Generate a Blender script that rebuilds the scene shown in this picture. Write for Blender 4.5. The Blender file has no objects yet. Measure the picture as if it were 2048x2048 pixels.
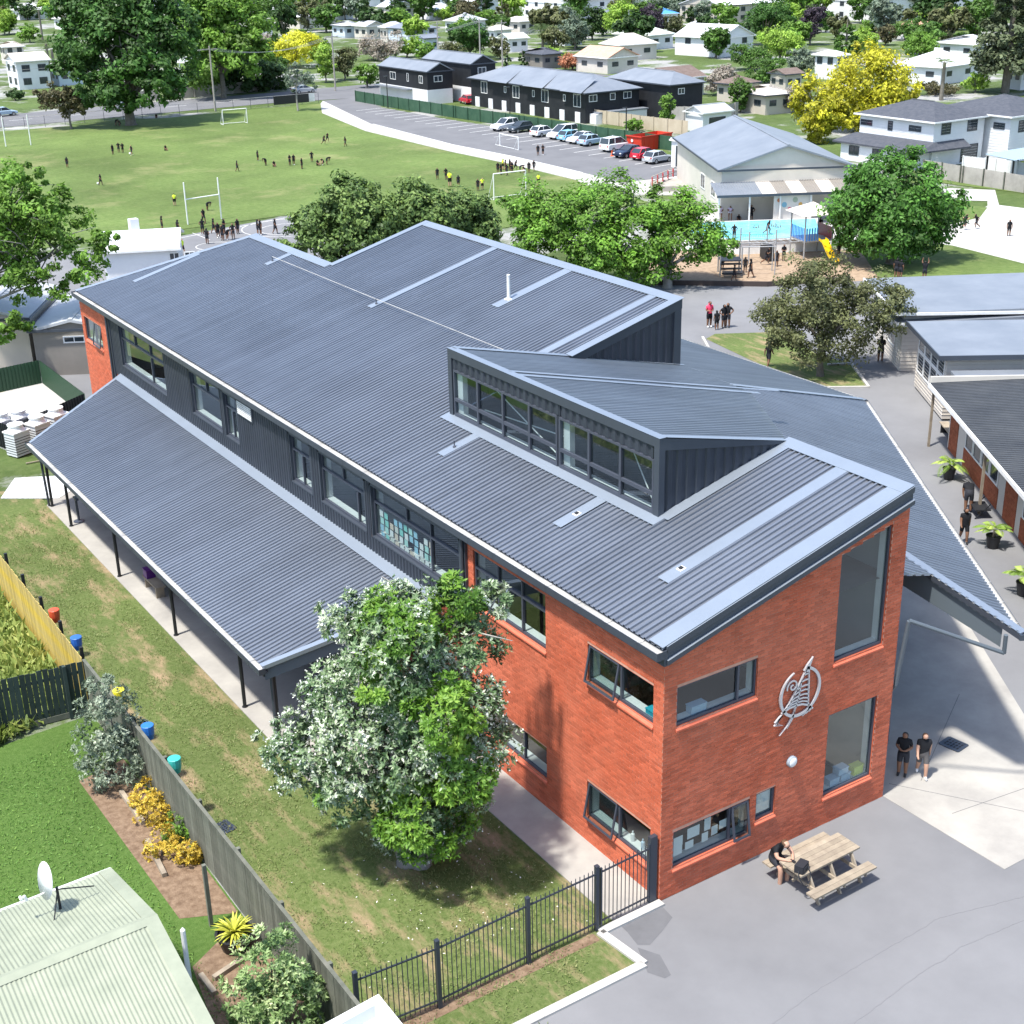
import bpy, bmesh, math, random
import numpy as np
from mathutils import Vector, Matrix, geometry

R = math.radians
scene = bpy.context.scene
COL = scene.collection

# ------------------------------------------------------------------ camera
FPX = 2799.526
YAW, PIT, ROL = R(32.878), R(22.6724), R(1.3024)
def cam_axes():
    f = np.array([math.sin(YAW)*math.cos(PIT), math.cos(YAW)*math.cos(PIT), -math.sin(PIT)])
    r = np.array([math.cos(YAW), -math.sin(YAW), 0.0]); d = np.cross(f, r)
    c, s = math.cos(ROL), math.sin(ROL)
    return np.array([c*r+s*d, -s*r+c*d, f])
CM = cam_axes()
def ray(px, py): return CM.T @ np.array([(px-1024)/FPX, (py-1024)/FPX, 1.0])
_r0 = ray(1318.2, 1802.3)
CP = -35.0*_r0/np.linalg.norm(_r0)
def hit(px, py, n, off):
    d = ray(px, py); n = np.array(n, float); return CP + d*((off-n@CP)/(n@d))
def G(px, py, z=0.0): return hit(px, py, (0, 0, 1), z)       # point at height z
def GX(px, py, x=0.0): return hit(px, py, (1, 0, 0), x)
def GY(px, py, y=0.0): return hit(px, py, (0, 1, 0), y)

cam = bpy.data.cameras.new('camera'); camo = bpy.data.objects.new('camera', cam); COL.objects.link(camo)
cam.sensor_width = 36; cam.lens = 36*FPX/2048; cam.clip_end = 4000; cam.clip_start = 0.1
camo.matrix_world = Matrix(((CM[0][0], -CM[1][0], -CM[2][0], CP[0]), (CM[0][1], -CM[1][1], -CM[2][1], CP[1]),
                            (CM[0][2], -CM[1][2], -CM[2][2], CP[2]), (0, 0, 0, 1)))
scene.camera = camo

# ------------------------------------------------------------------ light
SUN_EL, SUN_AZ = R(67), R(-172)          # azimuth from +X, counter-clockwise, towards the sun
world = bpy.data.worlds.new('World'); scene.world = world; world.use_nodes = True
wn = world.node_tree.nodes; wl = world.node_tree.links
sky = wn.new('ShaderNodeTexSky'); sky.sky_type = 'NISHITA'; sky.sun_disc = False
sky.sun_elevation = SUN_EL; sky.sun_rotation = math.pi/2-SUN_AZ
sky.air_density = 1.0; sky.dust_density = 1.5; sky.ozone_density = 1.0
bg = wn['Background']; bg.inputs[1].default_value = 0.15; wl.new(sky.outputs[0], bg.inputs[0])
sl = bpy.data.lights.new('sun', 'SUN'); sl.energy = 3.5; sl.angle = R(3.0); sl.color = (1.0, 0.955, 0.88)
so = bpy.data.objects.new('sun', sl); COL.objects.link(so)
so.rotation_euler = Vector((math.cos(SUN_AZ)*math.cos(SUN_EL), math.sin(SUN_AZ)*math.cos(SUN_EL), math.sin(SUN_EL))).to_track_quat('Z', 'Y').to_euler()
so.location = (-40, -20, 60)
scene.view_settings.view_transform = 'Standard'; scene.view_settings.look = 'None'
scene.view_settings.exposure = 1.10; scene.view_settings.gamma = 1.0
scene.cycles.max_bounces = 6; scene.cycles.diffuse_bounces = 3; scene.cycles.glossy_bounces = 3
scene.cycles.transparent_max_bounces = 10; scene.cycles.transmission_bounces = 4
scene.cycles.caustics_reflective = False; scene.cycles.caustics_refractive = False
scene.cycles.use_denoising = True

# ------------------------------------------------------------------ helpers
rng = random.Random(7)
nrng = np.random.default_rng(7)

class MB:
    def __init__(s): s.v = []; s.f = []; s.m = []; s.r = []
    def quad(s, a, b, c, d, m=0, r=None):
        i = len(s.v); s.v += [tuple(a), tuple(b), tuple(c), tuple(d)]; s.f.append((i, i+1, i+2, i+3)); s.m.append(m); s.r.append(rng.random() if r is None else r)
    def poly(s, pts, m=0):
        i = len(s.v); s.v += [tuple(p) for p in pts]; s.f.append(tuple(range(i, i+len(pts)))); s.m.append(m); s.r.append(rng.random())
    def box(s, x0, x1, y0, y1, z0, z1, m=0, M=None, skip=''):
        p = [(x0,y0,z0),(x1,y0,z0),(x1,y1,z0),(x0,y1,z0),(x0,y0,z1),(x1,y0,z1),(x1,y1,z1),(x0,y1,z1)]
        if M is not None: p = [tuple(M @ Vector(q)) for q in p]
        i = len(s.v); s.v += p; r = rng.random()
        for k, f in (('b',(3,2,1,0)),('t',(4,5,6,7)),('s',(0,1,5,4)),('e',(1,2,6,5)),('n',(2,3,7,6)),('w',(3,0,4,7))):
            if k in skip: continue
            s.f.append(tuple(i+j for j in f)); s.m.append(m); s.r.append(r)
        return s
    def beam(s, a, b, w, h, m=0, up=(0,0,1)):
        a = Vector(a); b = Vector(b); d = (b-a); L = d.length; d.normalize()
        u = Vector(up); side = d.cross(u)
        if side.length < 1e-4: side = d.cross(Vector((1,0,0)))
        side.normalize(); u = side.cross(d)
        M = Matrix(((d.x, side.x, u.x, a.x),(d.y, side.y, u.y, a.y),(d.z, side.z, u.z, a.z),(0,0,0,1)))
        return s.box(0, L, -w/2, w/2, -h/2, h/2, m, M)
    def tube(s, pts, rad, n=8, m=0, cap=True):
        pts = [Vector(p) for p in pts]
        rad = [rad]*len(pts) if not hasattr(rad, '__len__') else rad
        rings = []; prev = None
        for k, p in enumerate(pts):
            d = (pts[min(k+1, len(pts)-1)]-pts[max(k-1, 0)]).normalized()
            if prev is None: a = d.orthogonal().normalized()
            else: a = (prev-d*prev.dot(d)); a = a.normalized() if a.length > 1e-5 else d.orthogonal().normalized()
            prev = a; b = d.cross(a); i0 = len(s.v)
            for j in range(n):
                t = 2*math.pi*j/n; s.v.append(tuple(p+(a*math.cos(t)+b*math.sin(t))*rad[k]))
            rings.append(i0)
        r = rng.random()
        for k in range(len(rings)-1):
            for j in range(n):
                s.f.append((rings[k]+j, rings[k]+(j+1)%n, rings[k+1]+(j+1)%n, rings[k+1]+j)); s.m.append(m); s.r.append(r)
        if cap:
            s.f.append(tuple(rings[0]+j for j in reversed(range(n)))); s.m.append(m); s.r.append(r)
            s.f.append(tuple(rings[-1]+j for j in range(n))); s.m.append(m); s.r.append(r)
        return s
    def lathe(s, prof, n=16, m=0, c=(0,0,0)):
        rings = []; r = rng.random()
        for (rr, z) in prof:
            i0 = len(s.v); rings.append(i0)
            for j in range(n):
                t = 2*math.pi*j/n; s.v.append((c[0]+rr*math.cos(t), c[1]+rr*math.sin(t), c[2]+z))
        for k in range(len(rings)-1):
            for j in range(n):
                s.f.append((rings[k]+j, rings[k]+(j+1)%n, rings[k+1]+(j+1)%n, rings[k+1]+j)); s.m.append(m); s.r.append(r)
        s.f.append(tuple(rings[-1]+j for j in range(n))); s.m.append(m); s.r.append(r)
        return s
    def prism(s, pts, z0, z1, m=0, mtop=None):
        n = len(pts); i = len(s.v); r = rng.random()
        s.v += [(p[0], p[1], z0) for p in pts]+[(p[0], p[1], z1) for p in pts]
        s.f.append(tuple(i+n+j for j in range(n))); s.m.append(m if mtop is None else mtop); s.r.append(r)
        s.f.append(tuple(i+n-1-j for j in range(n))); s.m.append(m); s.r.append(r)
        for j in range(n):
            k = (j+1) % n; s.f.append((i+j, i+k, i+n+k, i+n+j)); s.m.append(m); s.r.append(r)
        return s
    def mesh(s, name, mats, smooth=False):
        me = bpy.data.meshes.new(name); me.from_pydata(s.v, [], s.f)
        for mt in (mats if isinstance(mats, (list, tuple)) else [mats]): me.materials.append(mt)
        if any(s.m): me.polygons.foreach_set('material_index', s.m)
        at = me.attributes.new('rnd', 'FLOAT', 'FACE'); at.data.foreach_set('value', s.r)
        if smooth: me.polygons.foreach_set('use_smooth', [True]*len(s.f))
        me.update(); return me
    def build(s, name, mats, parent=None, smooth=False, loc=None, rz=None):
        return link(name, s.mesh(name, mats, smooth), parent, loc, rz)

def link(name, me, parent=None, loc=None, rz=None):
    o = bpy.data.objects.new(name, me); COL.objects.link(o)
    if parent is not None: o.parent = parent
    if loc is not None: o.location = loc
    if rz is not None: o.rotation_euler = (0, 0, rz)
    return o
def tag(o, label=None, cat=None, group=None, kind=None):
    if label: o['label'] = label
    if cat: o['category'] = cat
    if group: o['group'] = group
    if kind: o['kind'] = kind
    return o
def thing(name, label, cat, loc=(0,0,0), rz=0.0, group=None):
    o = bpy.data.objects.new(name, None); COL.objects.link(o); o.empty_display_size = 0.3
    o.location = loc; o.rotation_euler = (0, 0, rz); return tag(o, label, cat, group)
def kids(o, ch={}):
    return [c for c in o.children]
def copy_tree(o, loc=None, rz=None, label=None, parent=None, scale=None):
    c = o.copy(); COL.objects.link(c); c.parent = parent
    if loc is not None: c.location = loc
    if rz is not None: c.rotation_euler = (0, 0, rz)
    if scale is not None: c.scale = scale
    if label: c['label'] = label
    for k in list(o.children): copy_tree(k, parent=c)
    return c

def clip_interval(poly, c):
    vs = []
    n = len(poly)
    for i in range(n):
        (c0, r0), (c1, r1) = poly[i], poly[(i+1) % n]
        if (c0 <= c <= c1) or (c1 <= c <= c0):
            if abs(c1-c0) < 1e-9: vs += [r0, r1]
            else: vs.append(r0+(r1-r0)*(c-c0)/(c1-c0))
    return (min(vs), max(vs)) if len(vs) > 1 else None
def ribbed(mb, pts, rib, pitch=0.19, h=0.04, b=0.062, t=0.044, m=0, phase=0.0, wave=False):
    """profiled sheet metal over a convex planar polygon; ribs run along the vector rib"""
    P = [np.array(p, float) for p in pts]
    n = np.zeros(3)
    for i in range(1, len(P)-1): n += np.cross(P[i]-P[0], P[i+1]-P[0])
    n /= np.linalg.norm(n); 
    if n[2] < -1e-6: n = -n
    r = np.array(rib, float); r = r-n*(r@n); r /= np.linalg.norm(r); c = np.cross(r, n)
    q = [(float(p@c), float(p@r)) for p in P]; d0 = float(P[0]@n)
    lo, hi = min(a for a, _ in q), max(a for a, _ in q)
    us = []
    k = math.floor((lo-phase)/pitch)-1
    while k*pitch+phase < hi+pitch:
        u = k*pitch+phase
        if wave:
            for j in range(6): us.append((u+pitch*j/6, h*(0.5-0.5*math.cos(2*math.pi*j/6))))
        else:
            us += [(u-b/2, 0.0), (u-t/2, h), (u+t/2, h), (u+b/2, 0.0)]
        k += 1
    hh = lambda x: np.interp(x, [a for a, _ in us], [e for _, e in us])
    xs = [a for a, _ in us if lo < a < hi]+[a for a, _ in q]
    xs = sorted(set(round(x, 5) for x in xs)); H = hh(xs)
    prev = None
    for x, e in zip(xs, H):
        iv = clip_interval(q, min(max(x, lo+1e-6), hi-1e-6))
        if iv is None: prev = None; continue
        a = c*x+r*iv[0]+n*(d0+e); z = c*x+r*iv[1]+n*(d0+e)
        if prev is not None: mb.quad(prev[0], a, z, prev[1], m)
        prev = (a, z)
    return mb
def holed(mb, outer, holes, m=0):
    """planar polygon with holes (lists of 3-D points)"""
    loops = [[Vector(p) for p in outer]]+[[Vector(p) for p in h] for h in holes]
    flat = [p for l in loops for p in l]
    i = len(mb.v); mb.v += [tuple(p) for p in flat]
    for t in geometry.tessellate_polygon(loops): mb.f.append(tuple(i+j for j in t)); mb.m.append(m); mb.r.append(.5)

# ------------------------------------------------------------------ materials
MATS = {}
def mat(name, col, rough=0.7, metal=0.0, spec=0.4, var=0.0, noise=None, bump=None, attr=0.0, rand=0.0, col2=None, coords='Object', wet=None):
    """noise=(scale,detail) mixes col and col2; bump=(scale,strength,dist); attr/rand: brightness jitter per face / per object"""
    m = bpy.data.materials.new(name); m.use_nodes = True; nt = m.node_tree; N = nt.nodes; L = nt.links
    B = N['Principled BSDF']; B.inputs['Roughness'].default_value = rough; B.inputs['Metallic'].default_value = metal
    B.inputs['Specular IOR Level'].default_value = spec
    cs = N.new('ShaderNodeTexCoord'); src = cs.outputs[coords]
    if coords == 'World': pass
    rgb = N.new('ShaderNodeRGB'); rgb.outputs[0].default_value = (*col, 1); out = rgb.outputs[0]
    if noise:
        nz = N.new('ShaderNodeTexNoise'); nz.inputs['Scale'].default_value = noise[0]; nz.inputs['Detail'].default_value = noise[1]; nz.inputs['Roughness'].default_value = 0.65
        L.new(src, nz.inputs['Vector'])
        rp = N.new('ShaderNodeValToRGB'); rp.color_ramp.elements[0].position = noise[2] if len(noise) > 2 else .35; rp.color_ramp.elements[1].position = noise[3] if len(noise) > 3 else .65
        L.new(nz.outputs[0], rp.inputs[0])
        mx = N.new('ShaderNodeMixRGB'); L.new(rp.outputs[0], mx.inputs[0]); L.new(out, mx.inputs[1])
        mx.inputs[2].default_value = (*(col2 if col2 else tuple(c*(1+var) for c in col)), 1); out = mx.outputs[0]
    if attr or rand:
        fac = None
        if attr:
            at = N.new('ShaderNodeAttribute'); at.attribute_name = 'rnd'; fac = at.outputs['Fac']; amt = attr
        else:
            oi = N.new('ShaderNodeObjectInfo'); fac = oi.outputs['Random']; amt = rand
        mr = N.new('ShaderNodeMapRange'); mr.inputs[3].default_value = 1-amt; mr.inputs[4].default_value = 1+amt; L.new(fac, mr.inputs[0])
        hs = N.new('ShaderNodeHueSaturation'); L.new(mr.outputs[0], hs.inputs['Value']); L.new(out, hs.inputs['Color']); out = hs.outputs[0]
    L.new(out, B.inputs['Base Color'])
    if bump:
        bz = N.new('ShaderNodeTexNoise'); bz.inputs['Scale'].default_value = bump[0]; bz.inputs['Detail'].default_value = 6; L.new(src, bz.inputs['Vector'])
        bp = N.new('ShaderNodeBump'); bp.inputs['Strength'].default_value = bump[1]; bp.inputs['Distance'].default_value = bump[2] if len(bump) > 2 else 0.02
        L.new(bz.outputs[0], bp.inputs['Height']); L.new(bp.outputs[0], B.inputs['Normal'])
    MATS[name] = m; return m

STEEL = mat('roof_steel', (.235,.26,.30), .50, .85, .4, var=.18, noise=(.35,6), attr=.08)
STEELD = mat('roof_flashing', (.32,.37,.43), .56, .8, .4, var=.08, noise=(.6,4))
CLAD = mat('clad_steel', (.036,.043,.058), .45, .2, .5, var=.2, noise=(.8,3), attr=.08)
TRIM = mat('dark_trim', (.055,.066,.085), .45, .25, .5, var=.1, noise=(1.5,3))
ALU = mat('window_aluminium', (.085,.095,.125), .4, .4, .5)
ZINC = mat('gutter_lining', (.62,.61,.58), .55, .35, .5, var=-.35, noise=(1.2,6))
BRICK = mat('brick', (.45,.098,.045), .8, 0, .3, noise=(.45,6), col2=(.53,.145,.078), attr=.2, bump=(40,.25,.004))
MORTAR = mat('mortar', (.46,.26,.19), .9, 0, .2, var=.25, noise=(3,4))
SILL = mat('brick_sill', (.62,.15,.085), .75, 0, .3, var=-.2, noise=(4,5))
WHITE = mat('white_paint', (.78,.79,.78), .5, 0, .4, var=-.12, noise=(2,4))
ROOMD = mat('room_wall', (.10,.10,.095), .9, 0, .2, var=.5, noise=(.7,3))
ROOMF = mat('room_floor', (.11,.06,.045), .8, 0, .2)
CONC = mat('concrete', (.40,.385,.35), .85, 0, .25, noise=(.45,9,.3,.72), col2=(.25,.24,.225), bump=(30,.15,.004))
CONCL = mat('concrete_light', (.46,.45,.425), .85, 0, .25, noise=(.8,8,.35,.75), col2=(.34,.33,.31), bump=(30,.12,.004))
TIMB = mat('weathered_timber', (.34,.29,.22), .8, 0, .2, noise=(3,8), col2=(.24,.20,.155), rand=.14, bump=(25,.3,.004))
BLACKP = mat('black_plastic', (.018,.019,.022), .5, 0, .4)
def glass_mat(name, tint, refl=0.12, rough=0.02):
    m = bpy.data.materials.new(name); m.use_nodes = True; N = m.node_tree.nodes; L = m.node_tree.links
    N.remove(N['Principled BSDF']); out = N['Material Output']
    tr = N.new('ShaderNodeBsdfTransparent'); tr.inputs[0].default_value = (*tint, 1)
    gl = N.new('ShaderNodeBsdfGlossy'); gl.inputs['Roughness'].default_value = rough; gl.inputs[0].default_value = (.9,.97,1,1)
    lw = N.new('ShaderNodeLayerWeight'); pw = N.new('ShaderNodeMath'); pw.operation = 'POWER'; pw.inputs[1].default_value = 4.0; L.new(lw.outputs['Facing'], pw.inputs[0])
    ad = N.new('ShaderNodeMath'); ad.operation = 'ADD'; ad.inputs[1].default_value = refl; ad.use_clamp = True; L.new(pw.outputs[0], ad.inputs[0])
    mx = N.new('ShaderNodeMixShader'); L.new(ad.outputs[0], mx.inputs[0]); L.new(tr.outputs[0], mx.inputs[1]); L.new(gl.outputs[0], mx.inputs[2]); L.new(mx.outputs[0], out.inputs[0])
    return m
GLASS = glass_mat('window_glass', (.72,.80,.80), .10)
GLASSD = bpy.data.materials.new('far_window_glass'); GLASSD.use_nodes = True
_b = GLASSD.node_tree.nodes['Principled BSDF']; _b.inputs['Base Color'].default_value = (.035,.045,.055,1); _b.inputs['Roughness'].default_value = .08; _b.inputs['Specular IOR Level'].default_value = .7
# ------------------------------------------------------------------ the school building
RZ, RS = 6.90, 0.2615
def rz_(x): return RZ+RS*x
def rp(x, y, dz=0.0): return (x, y, rz_(x)+dz)
SB = thing('school_building', 'long two storey red brick school building with dark ribbed metal roofs', 'building')
PITCH = 0.19
mb = MB()
def r1(pts): ribbed(mb, [rp(x, y) for x, y in pts], (1,0,RS), PITCH, .05, .072, .05)
r1([(-.12,-.06),(7.54,-.06),(7.54,4.25),(-.12,4.25)])
r1([(-.12,4.25),(3.25,4.25),(3.25,14.3),(-.12,14.3)])
r1([(-.12,14.3),(7.54,14.3),(7.54,31.0),(-.12,31.0)])
r1([(7.54,14.05),(12.0,14.05),(12.0,31.0),(7.54,31.0)])
r1([(-.12,31.0),(7.45,31.0),(7.45,38.6),(-.12,41.55)])
mb.build('roof_sheet', STEEL, SB)
# flat flashings on the main roof: (x0, x1, y0, y1)
def strip(x0, x1, y0, y1, dz=.057, name='roof_flashing', th=.012):
    m = MB(); ex = .0
    p = [rp(x0,y0,dz), rp(x1,y0,dz), rp(x1,y1,dz), rp(x0,y1,dz)]
    q = [rp(x0,y0,dz-th), rp(x1,y0,dz-th), rp(x1,y1,dz-th), rp(x0,y1,dz-th)]
    m.quad(*p); 
    for i in range(4): j = (i+1) % 4; m.quad(q[i], q[j], p[j], p[i])
    return m.build(name, STEELD, SB)
for a in [(1.5,7.3,1.74,2.14),(1.40,2.95,5.97,6.35),(1.60,2.95,12.2,12.55),(6.05,11.75,24.85,25.2),(8.5,11.8,19.85,20.3),
          (6.9,11.8,15.0,15.35),(6.0,7.3,34.15,34.5),(1.85,5.0,39.3,39.65)]: strip(*a)
strip(-.12,7.5,-.07,.42,.06)                                     # gable edge tray
strip(2.85,3.25,4.0,14.5,.062,'apron_flashing')
strip(3.2,7.3,3.85,4.22,.066,'apron_flashing')
strip(7.22,7.62,-.08,4.25,.07,'ridge_cap')
strip(7.15,7.55,31.0,38.75,.07,'ridge_cap')
strip(11.72,12.1,13.98,31.08,.07,'ridge_cap')
strip(7.5,12.1,13.96,14.32,.075,'ridge_cap')
strip(7.4,12.1,30.75,31.08,.075,'ridge_cap')
m = MB()                                                         # slanted far verge
for dz in (.06,): m.quad(rp(-.15,41.5,dz), rp(-.15,41.8,dz), rp(7.6,38.85,dz), rp(7.6,38.5,dz))
m.quad(rp(-.15,41.8,.06), rp(-.15,41.8,-.3), rp(7.6,38.85,-.3), rp(7.6,38.85,.06)); m.build('verge_cap', STEELD, SB)
# roof vents and anchors
for (x, y) in [(2.05,1.94),(2.03,6.13)]:
    m = MB(); M = Matrix.Translation(rp(x,y,.05)) @ Matrix.Rotation(-math.atan(RS),4,'Y')
    m.box(-.09,.09,-.09,.09,0,.02,0,M); m.box(-.05,.05,-.05,.05,.02,.05,1,M); v = m.build('roof_vent', [WHITE, BLACKP], SB)
m = MB(); m.lathe([(.16,0),(.16,.03),(.07,.05),(.06,.85),(.065,.85),(.065,.9),(.02,.92)],12,0,rp(9.12,20.1,.03)); m.build('vent_pipe', WHITE, SB)
for (x, y) in [(6.35,34.4),(6.34,25.0),(2.08,12.37)]:
    m = MB(); c = rp(x,y,.04); m.lathe([(.05,0),(.05,.05),(.02,.07),(.02,.2),(.03,.21)],8,0,c); m.build('roof_anchor', ALU, SB)
m = MB(); m.tube([rp(6.35,34.4,.24),rp(6.34,25.0,.24),rp(6.4,14.6,.24)],.012,5); m.build('safety_line', ZINC, SB)
# eave gutter of the main roof
def gutter(name, a, b, out, w=.17, h=.16, drop=.03, joint=1.2):
    """open box gutter from a to b; out = outward unit vector"""
    a = Vector(a); b = Vector(b); o = Vector(out); up = Vector((0,0,1)); m = MB(); d = (b-a); L = d.length; d.normalize()
    def q(u, k, z): return a+d*u+o*k+up*z
    t = .018
    m.quad(q(0,w,-h), q(L,w,-h), q(L,w,0), q(0,w,0), 0)
    m.quad(q(0,w,0), q(L,w,0), q(L,w-t,0), q(0,w-t,0), 0)
    m.quad(q(0,w-t,0), q(L,w-t,0), q(L,w-t,-h+t), q(0,w-t,-h+t), 1)
    m.quad(q(0,0,-.05), q(L,0,-.05), q(L,w-t,-.05), q(0,w-t,-.05), 1)
    m.quad(q(0,0,-h), q(L,0,-h), q(L,w,-h), q(0,w,-h), 0)
    m.quad(q(0,0,-h), q(L,0,-h), q(L,0,-.02), q(0,0,-.02), 1)
    for u in (0, L): m.quad(q(u,0,-h), q(u,w,-h), q(u,w,.015), q(u,0,.015), 0)
    u = joint*.6
    while u < L-.2:
        p = [q(u-.012,w+.006,-h), q(u+.012,w+.006,-h), q(u+.012,w+.006,.004), q(u-.012,w+.006,.004)]; m.quad(*p, 0)
        m.quad(q(u-.01,0,.0), q(u+.01,0,.0), q(u+.01,w,.004), q(u-.01,w,.004), 1); u += joint
    return m.build(name, [TRIM, ZINC], SB)
gutter('gutter', (-.11,-.12,6.84), (-.11,41.85,6.84), (-1,0,0), .21, .19)
m = MB(); m.box(-.10,-.004,-.10,41.9,6.45,6.84,0); m.build('fascia', TRIM, SB)
# gable verge: two stepped barge boards
m = MB()
for (y0, y1, t0, t1) in [(-.10,-.002,-.12,.035),(-.06,-.003,-.30,-.12),(-.14,-.003,-.42,-.30)]:
    p = [rp(-.02,y0,t0), rp(7.62,y0,t0), rp(7.62,y0,t1), rp(-.02,y0,t1)]; q = [rp(-.02,y1,t0), rp(7.62,y1,t0), rp(7.62,y1,t1), rp(-.02,y1,t1)]
    m.quad(*p); m.quad(*reversed(q)); m.quad(p[3],p[2],q[2],q[3],1); m.quad(p[0],q[0],q[1],p[1]); m.quad(p[1],q[1],q[2],p[2]); m.quad(p[0],p[3],q[3],q[0])
m.build('barge_board', [TRIM, STEELD], SB)

# ---------------- walls -------------------------------------------------
def frame_uv(axis):
    """returns f(u,z,d): axis 'x' = left wall (u = y, out = -x); 'y' = gable (u = x, out = -y)"""
    if axis == 'x': return lambda u, z, d=0.0: (-d, u, z)
    return lambda u, z, d=0.0: (u, -d, z)
def bricks(F, umin, umax, ztop, holes, name, zbot=0.0, skip=lambda u, z: False):
    """a face of real bricks in running bond around the openings; ztop(u) is the upper edge"""
    m = MB(); H, L, J = .074, .228, .0125; k = 0; z = zbot
    while z < 9.2:
        zc = z+H/2; iv = [(umin, umax)]
        for h in holes:
            u0, u1, z0, zt = h[0], h[1], h[2], h[3]
            def top(u): return zt(u) if callable(zt) else zt
            if z+H > z0+.004 and z < max(top(u0), top(u1)):
                a, b = u0, u1
                if callable(zt):                                   # sloped head
                    if zc > top(u0): a = u0+(u1-u0)*min(1,(zc-top(u0))/(top(u1)-top(u0)))
                niv = []
                for (p, q) in iv:
                    if b <= p or a >= q: niv.append((p, q))
                    else:
                        if a > p: niv.append((p, a))
                        if b < q: niv.append((b, q))
                iv = niv
        off = (L+J)/2*(k % 2)
        for (p, q) in iv:
            s = umin-L+off; 
            while s < q:
                a, b = max(p, s), min(q, s+L)
                if b-a > .03 and zc < ztop((a+b)/2)-.02:
                    d = .008+rng.uniform(-.0025,.0025); r = min(1,max(0,rng.gauss(.5,.24)))
                    e = [F(a,z,d),F(b,z,d),F(b,z+H,d),F(a,z+H,d)]; g = [F(a,z,-.01),F(b,z,-.01),F(b,z+H,-.01),F(a,z+H,-.01)]
                    m.quad(*e, 0, r)
                    for i in range(4): j = (i+1) % 4; m.quad(e[j], e[i], g[i], g[j], 0, r)
                s += L+J
        z += H+J; k += 1
    return m
def window(axis, u0, u1, z0, z1, vert=(), horiz=(), deep=.09, brick=True, open_sash=None, sill=True, board=True, dirty=False, topz=None):
    """vert/horiz: positions of the bars (fractions); a horiz bar may stop at (f, ua, ub)"""
    F = frame_uv(axis); m = MB(); fw = .055
    T = topz if topz else (lambda u: z1)
    def bar(ua, ub, za, zb, d0=-deep+.05, d1=-deep-.02):
        p = [F(ua,za,d0),F(ub,za,d0),F(ub,zb,d0),F(ua,zb,d0)]; q = [F(ua,za,d1),F(ub,za,d1),F(ub,zb,d1),F(ua,zb,d1)]
        m.quad(*p)
        for i in range(4): j = (i+1) % 4; m.quad(p[j],p[i],q[i],q[j])
    bar(u0,u0+fw,z0,T(u0)); bar(u1-fw,u1,z0,T(u1)); bar(u0+fw,u1-fw,z0,z0+fw+.02)
    if topz is None: bar(u0+fw,u1-fw,z1-fw,z1)
    else: m.quad(F(u0,T(u0)-fw,-deep+.05),F(u1,T(u1)-fw,-deep+.05),F(u1,T(u1),-deep+.05),F(u0,T(u0),-deep+.05))
    for v in vert:
        f, a, b = v if isinstance(v, tuple) else (v, 0, 1)
        u = u0+(u1-u0)*f; bar(u-.03,u+.03,z0+fw+(z1-z0)*a,z1-fw-(z1-z0)*(1-b),-deep+.055)
    for h in horiz:
        f, a, b = h if isinstance(h, tuple) else (h, 0, 1)
        z = z0+(z1-z0)*f; bar(u0+fw+(u1-u0)*a, u1-fw-(u1-u0)*(1-b), z-.035, z+.035,-deep+.06)
    w = m.build('window', ALU, SB)
    g = MB(); g.quad(F(u0,z0,-deep),F(u1,z0,-deep),F(u1,T(u1),-deep),F(u0,T(u0),-deep)); g.build('pane', GLASS, w)
    if sill:
        s = MB(); i = 0
        if brick:
            a, b, c, d = (u0-.02,u1+.02,-deep+.045,.05)
            s.poly([F(a,z0-.002,c),F(b,z0-.002,c),F(b,z0-.07,d),F(a,z0-.07,d)]); s.quad(F(a,z0-.07,d),F(b,z0-.07,d),F(b,z0-.115,d),F(a,z0-.115,d)); s.quad(F(a,z0-.115,d),F(b,z0-.115,d),F(b,z0-.115,-.02),F(a,z0-.115,-.02))
            for e in (a, b): s.poly([F(e,z0-.002,c),F(e,z0-.07,d),F(e,z0-.115,d),F(e,z0-.115,c)])
            s.build('sill', SILL, w)
        else:
            s.box(0,1,0,1,0,1) if False else None
            p = [F(u0-.04,z0-.05,.06),F(u1+.04,z0-.05,.06),F(u1+.04,z0+.0,.06),F(u0-.04,z0+.0,.06)]; q = [F(u0-.04,z0-.05,-.06),F(u1+.04,z0-.05,-.06),F(u1+.04,z0,-.06),F(u0-.04,z0,-.06)]
            s.quad(*p); 
            for i in range(4): j = (i+1) % 4; s.quad(p[j],p[i],q[i],q[j])
            # surround of flat trim around the opening
            for (a, b, c, d) in [(u0-.07,u0,z0-.05,z1+.07),(u1,u1+.07,z0-.05,z1+.07),(u0-.07,u1+.07,z1,z1+.07)]:
                e = [F(a,c,.05),F(b,c,.05),F(b,d,.05),F(a,d,.05)]; f = [F(a,c,-.06),F(b,c,-.06),F(b,d,-.06),F(a,d,-.06)]
                s.quad(*e)
                for i in range(4): j = (i+1) % 4; s.quad(e[j],e[i],f[i],f[j])
            s.build('surround', TRIM, w)
    if board:
        s = MB(); zb = z0+.05
        s.quad(F(u0,zb,-deep-.02),F(u1,zb,-deep-.02),F(u1,zb,-deep-.28),F(u0,zb,-deep-.28))
        s.quad(F(u0,zb,-deep-.28),F(u1,zb,-deep-.28),F(u1,zb-.04,-deep-.28),F(u0,zb-.04,-deep-.28))
        for u in ((u0+.003, u1-.003)): s.quad(F(u,zb,-deep-.02),F(u,T(u),-deep-.02),F(u,T(u),-deep-.28),F(u,zb,-deep-.28))
        s.build('inner_sill', WHITE, w)
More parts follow.
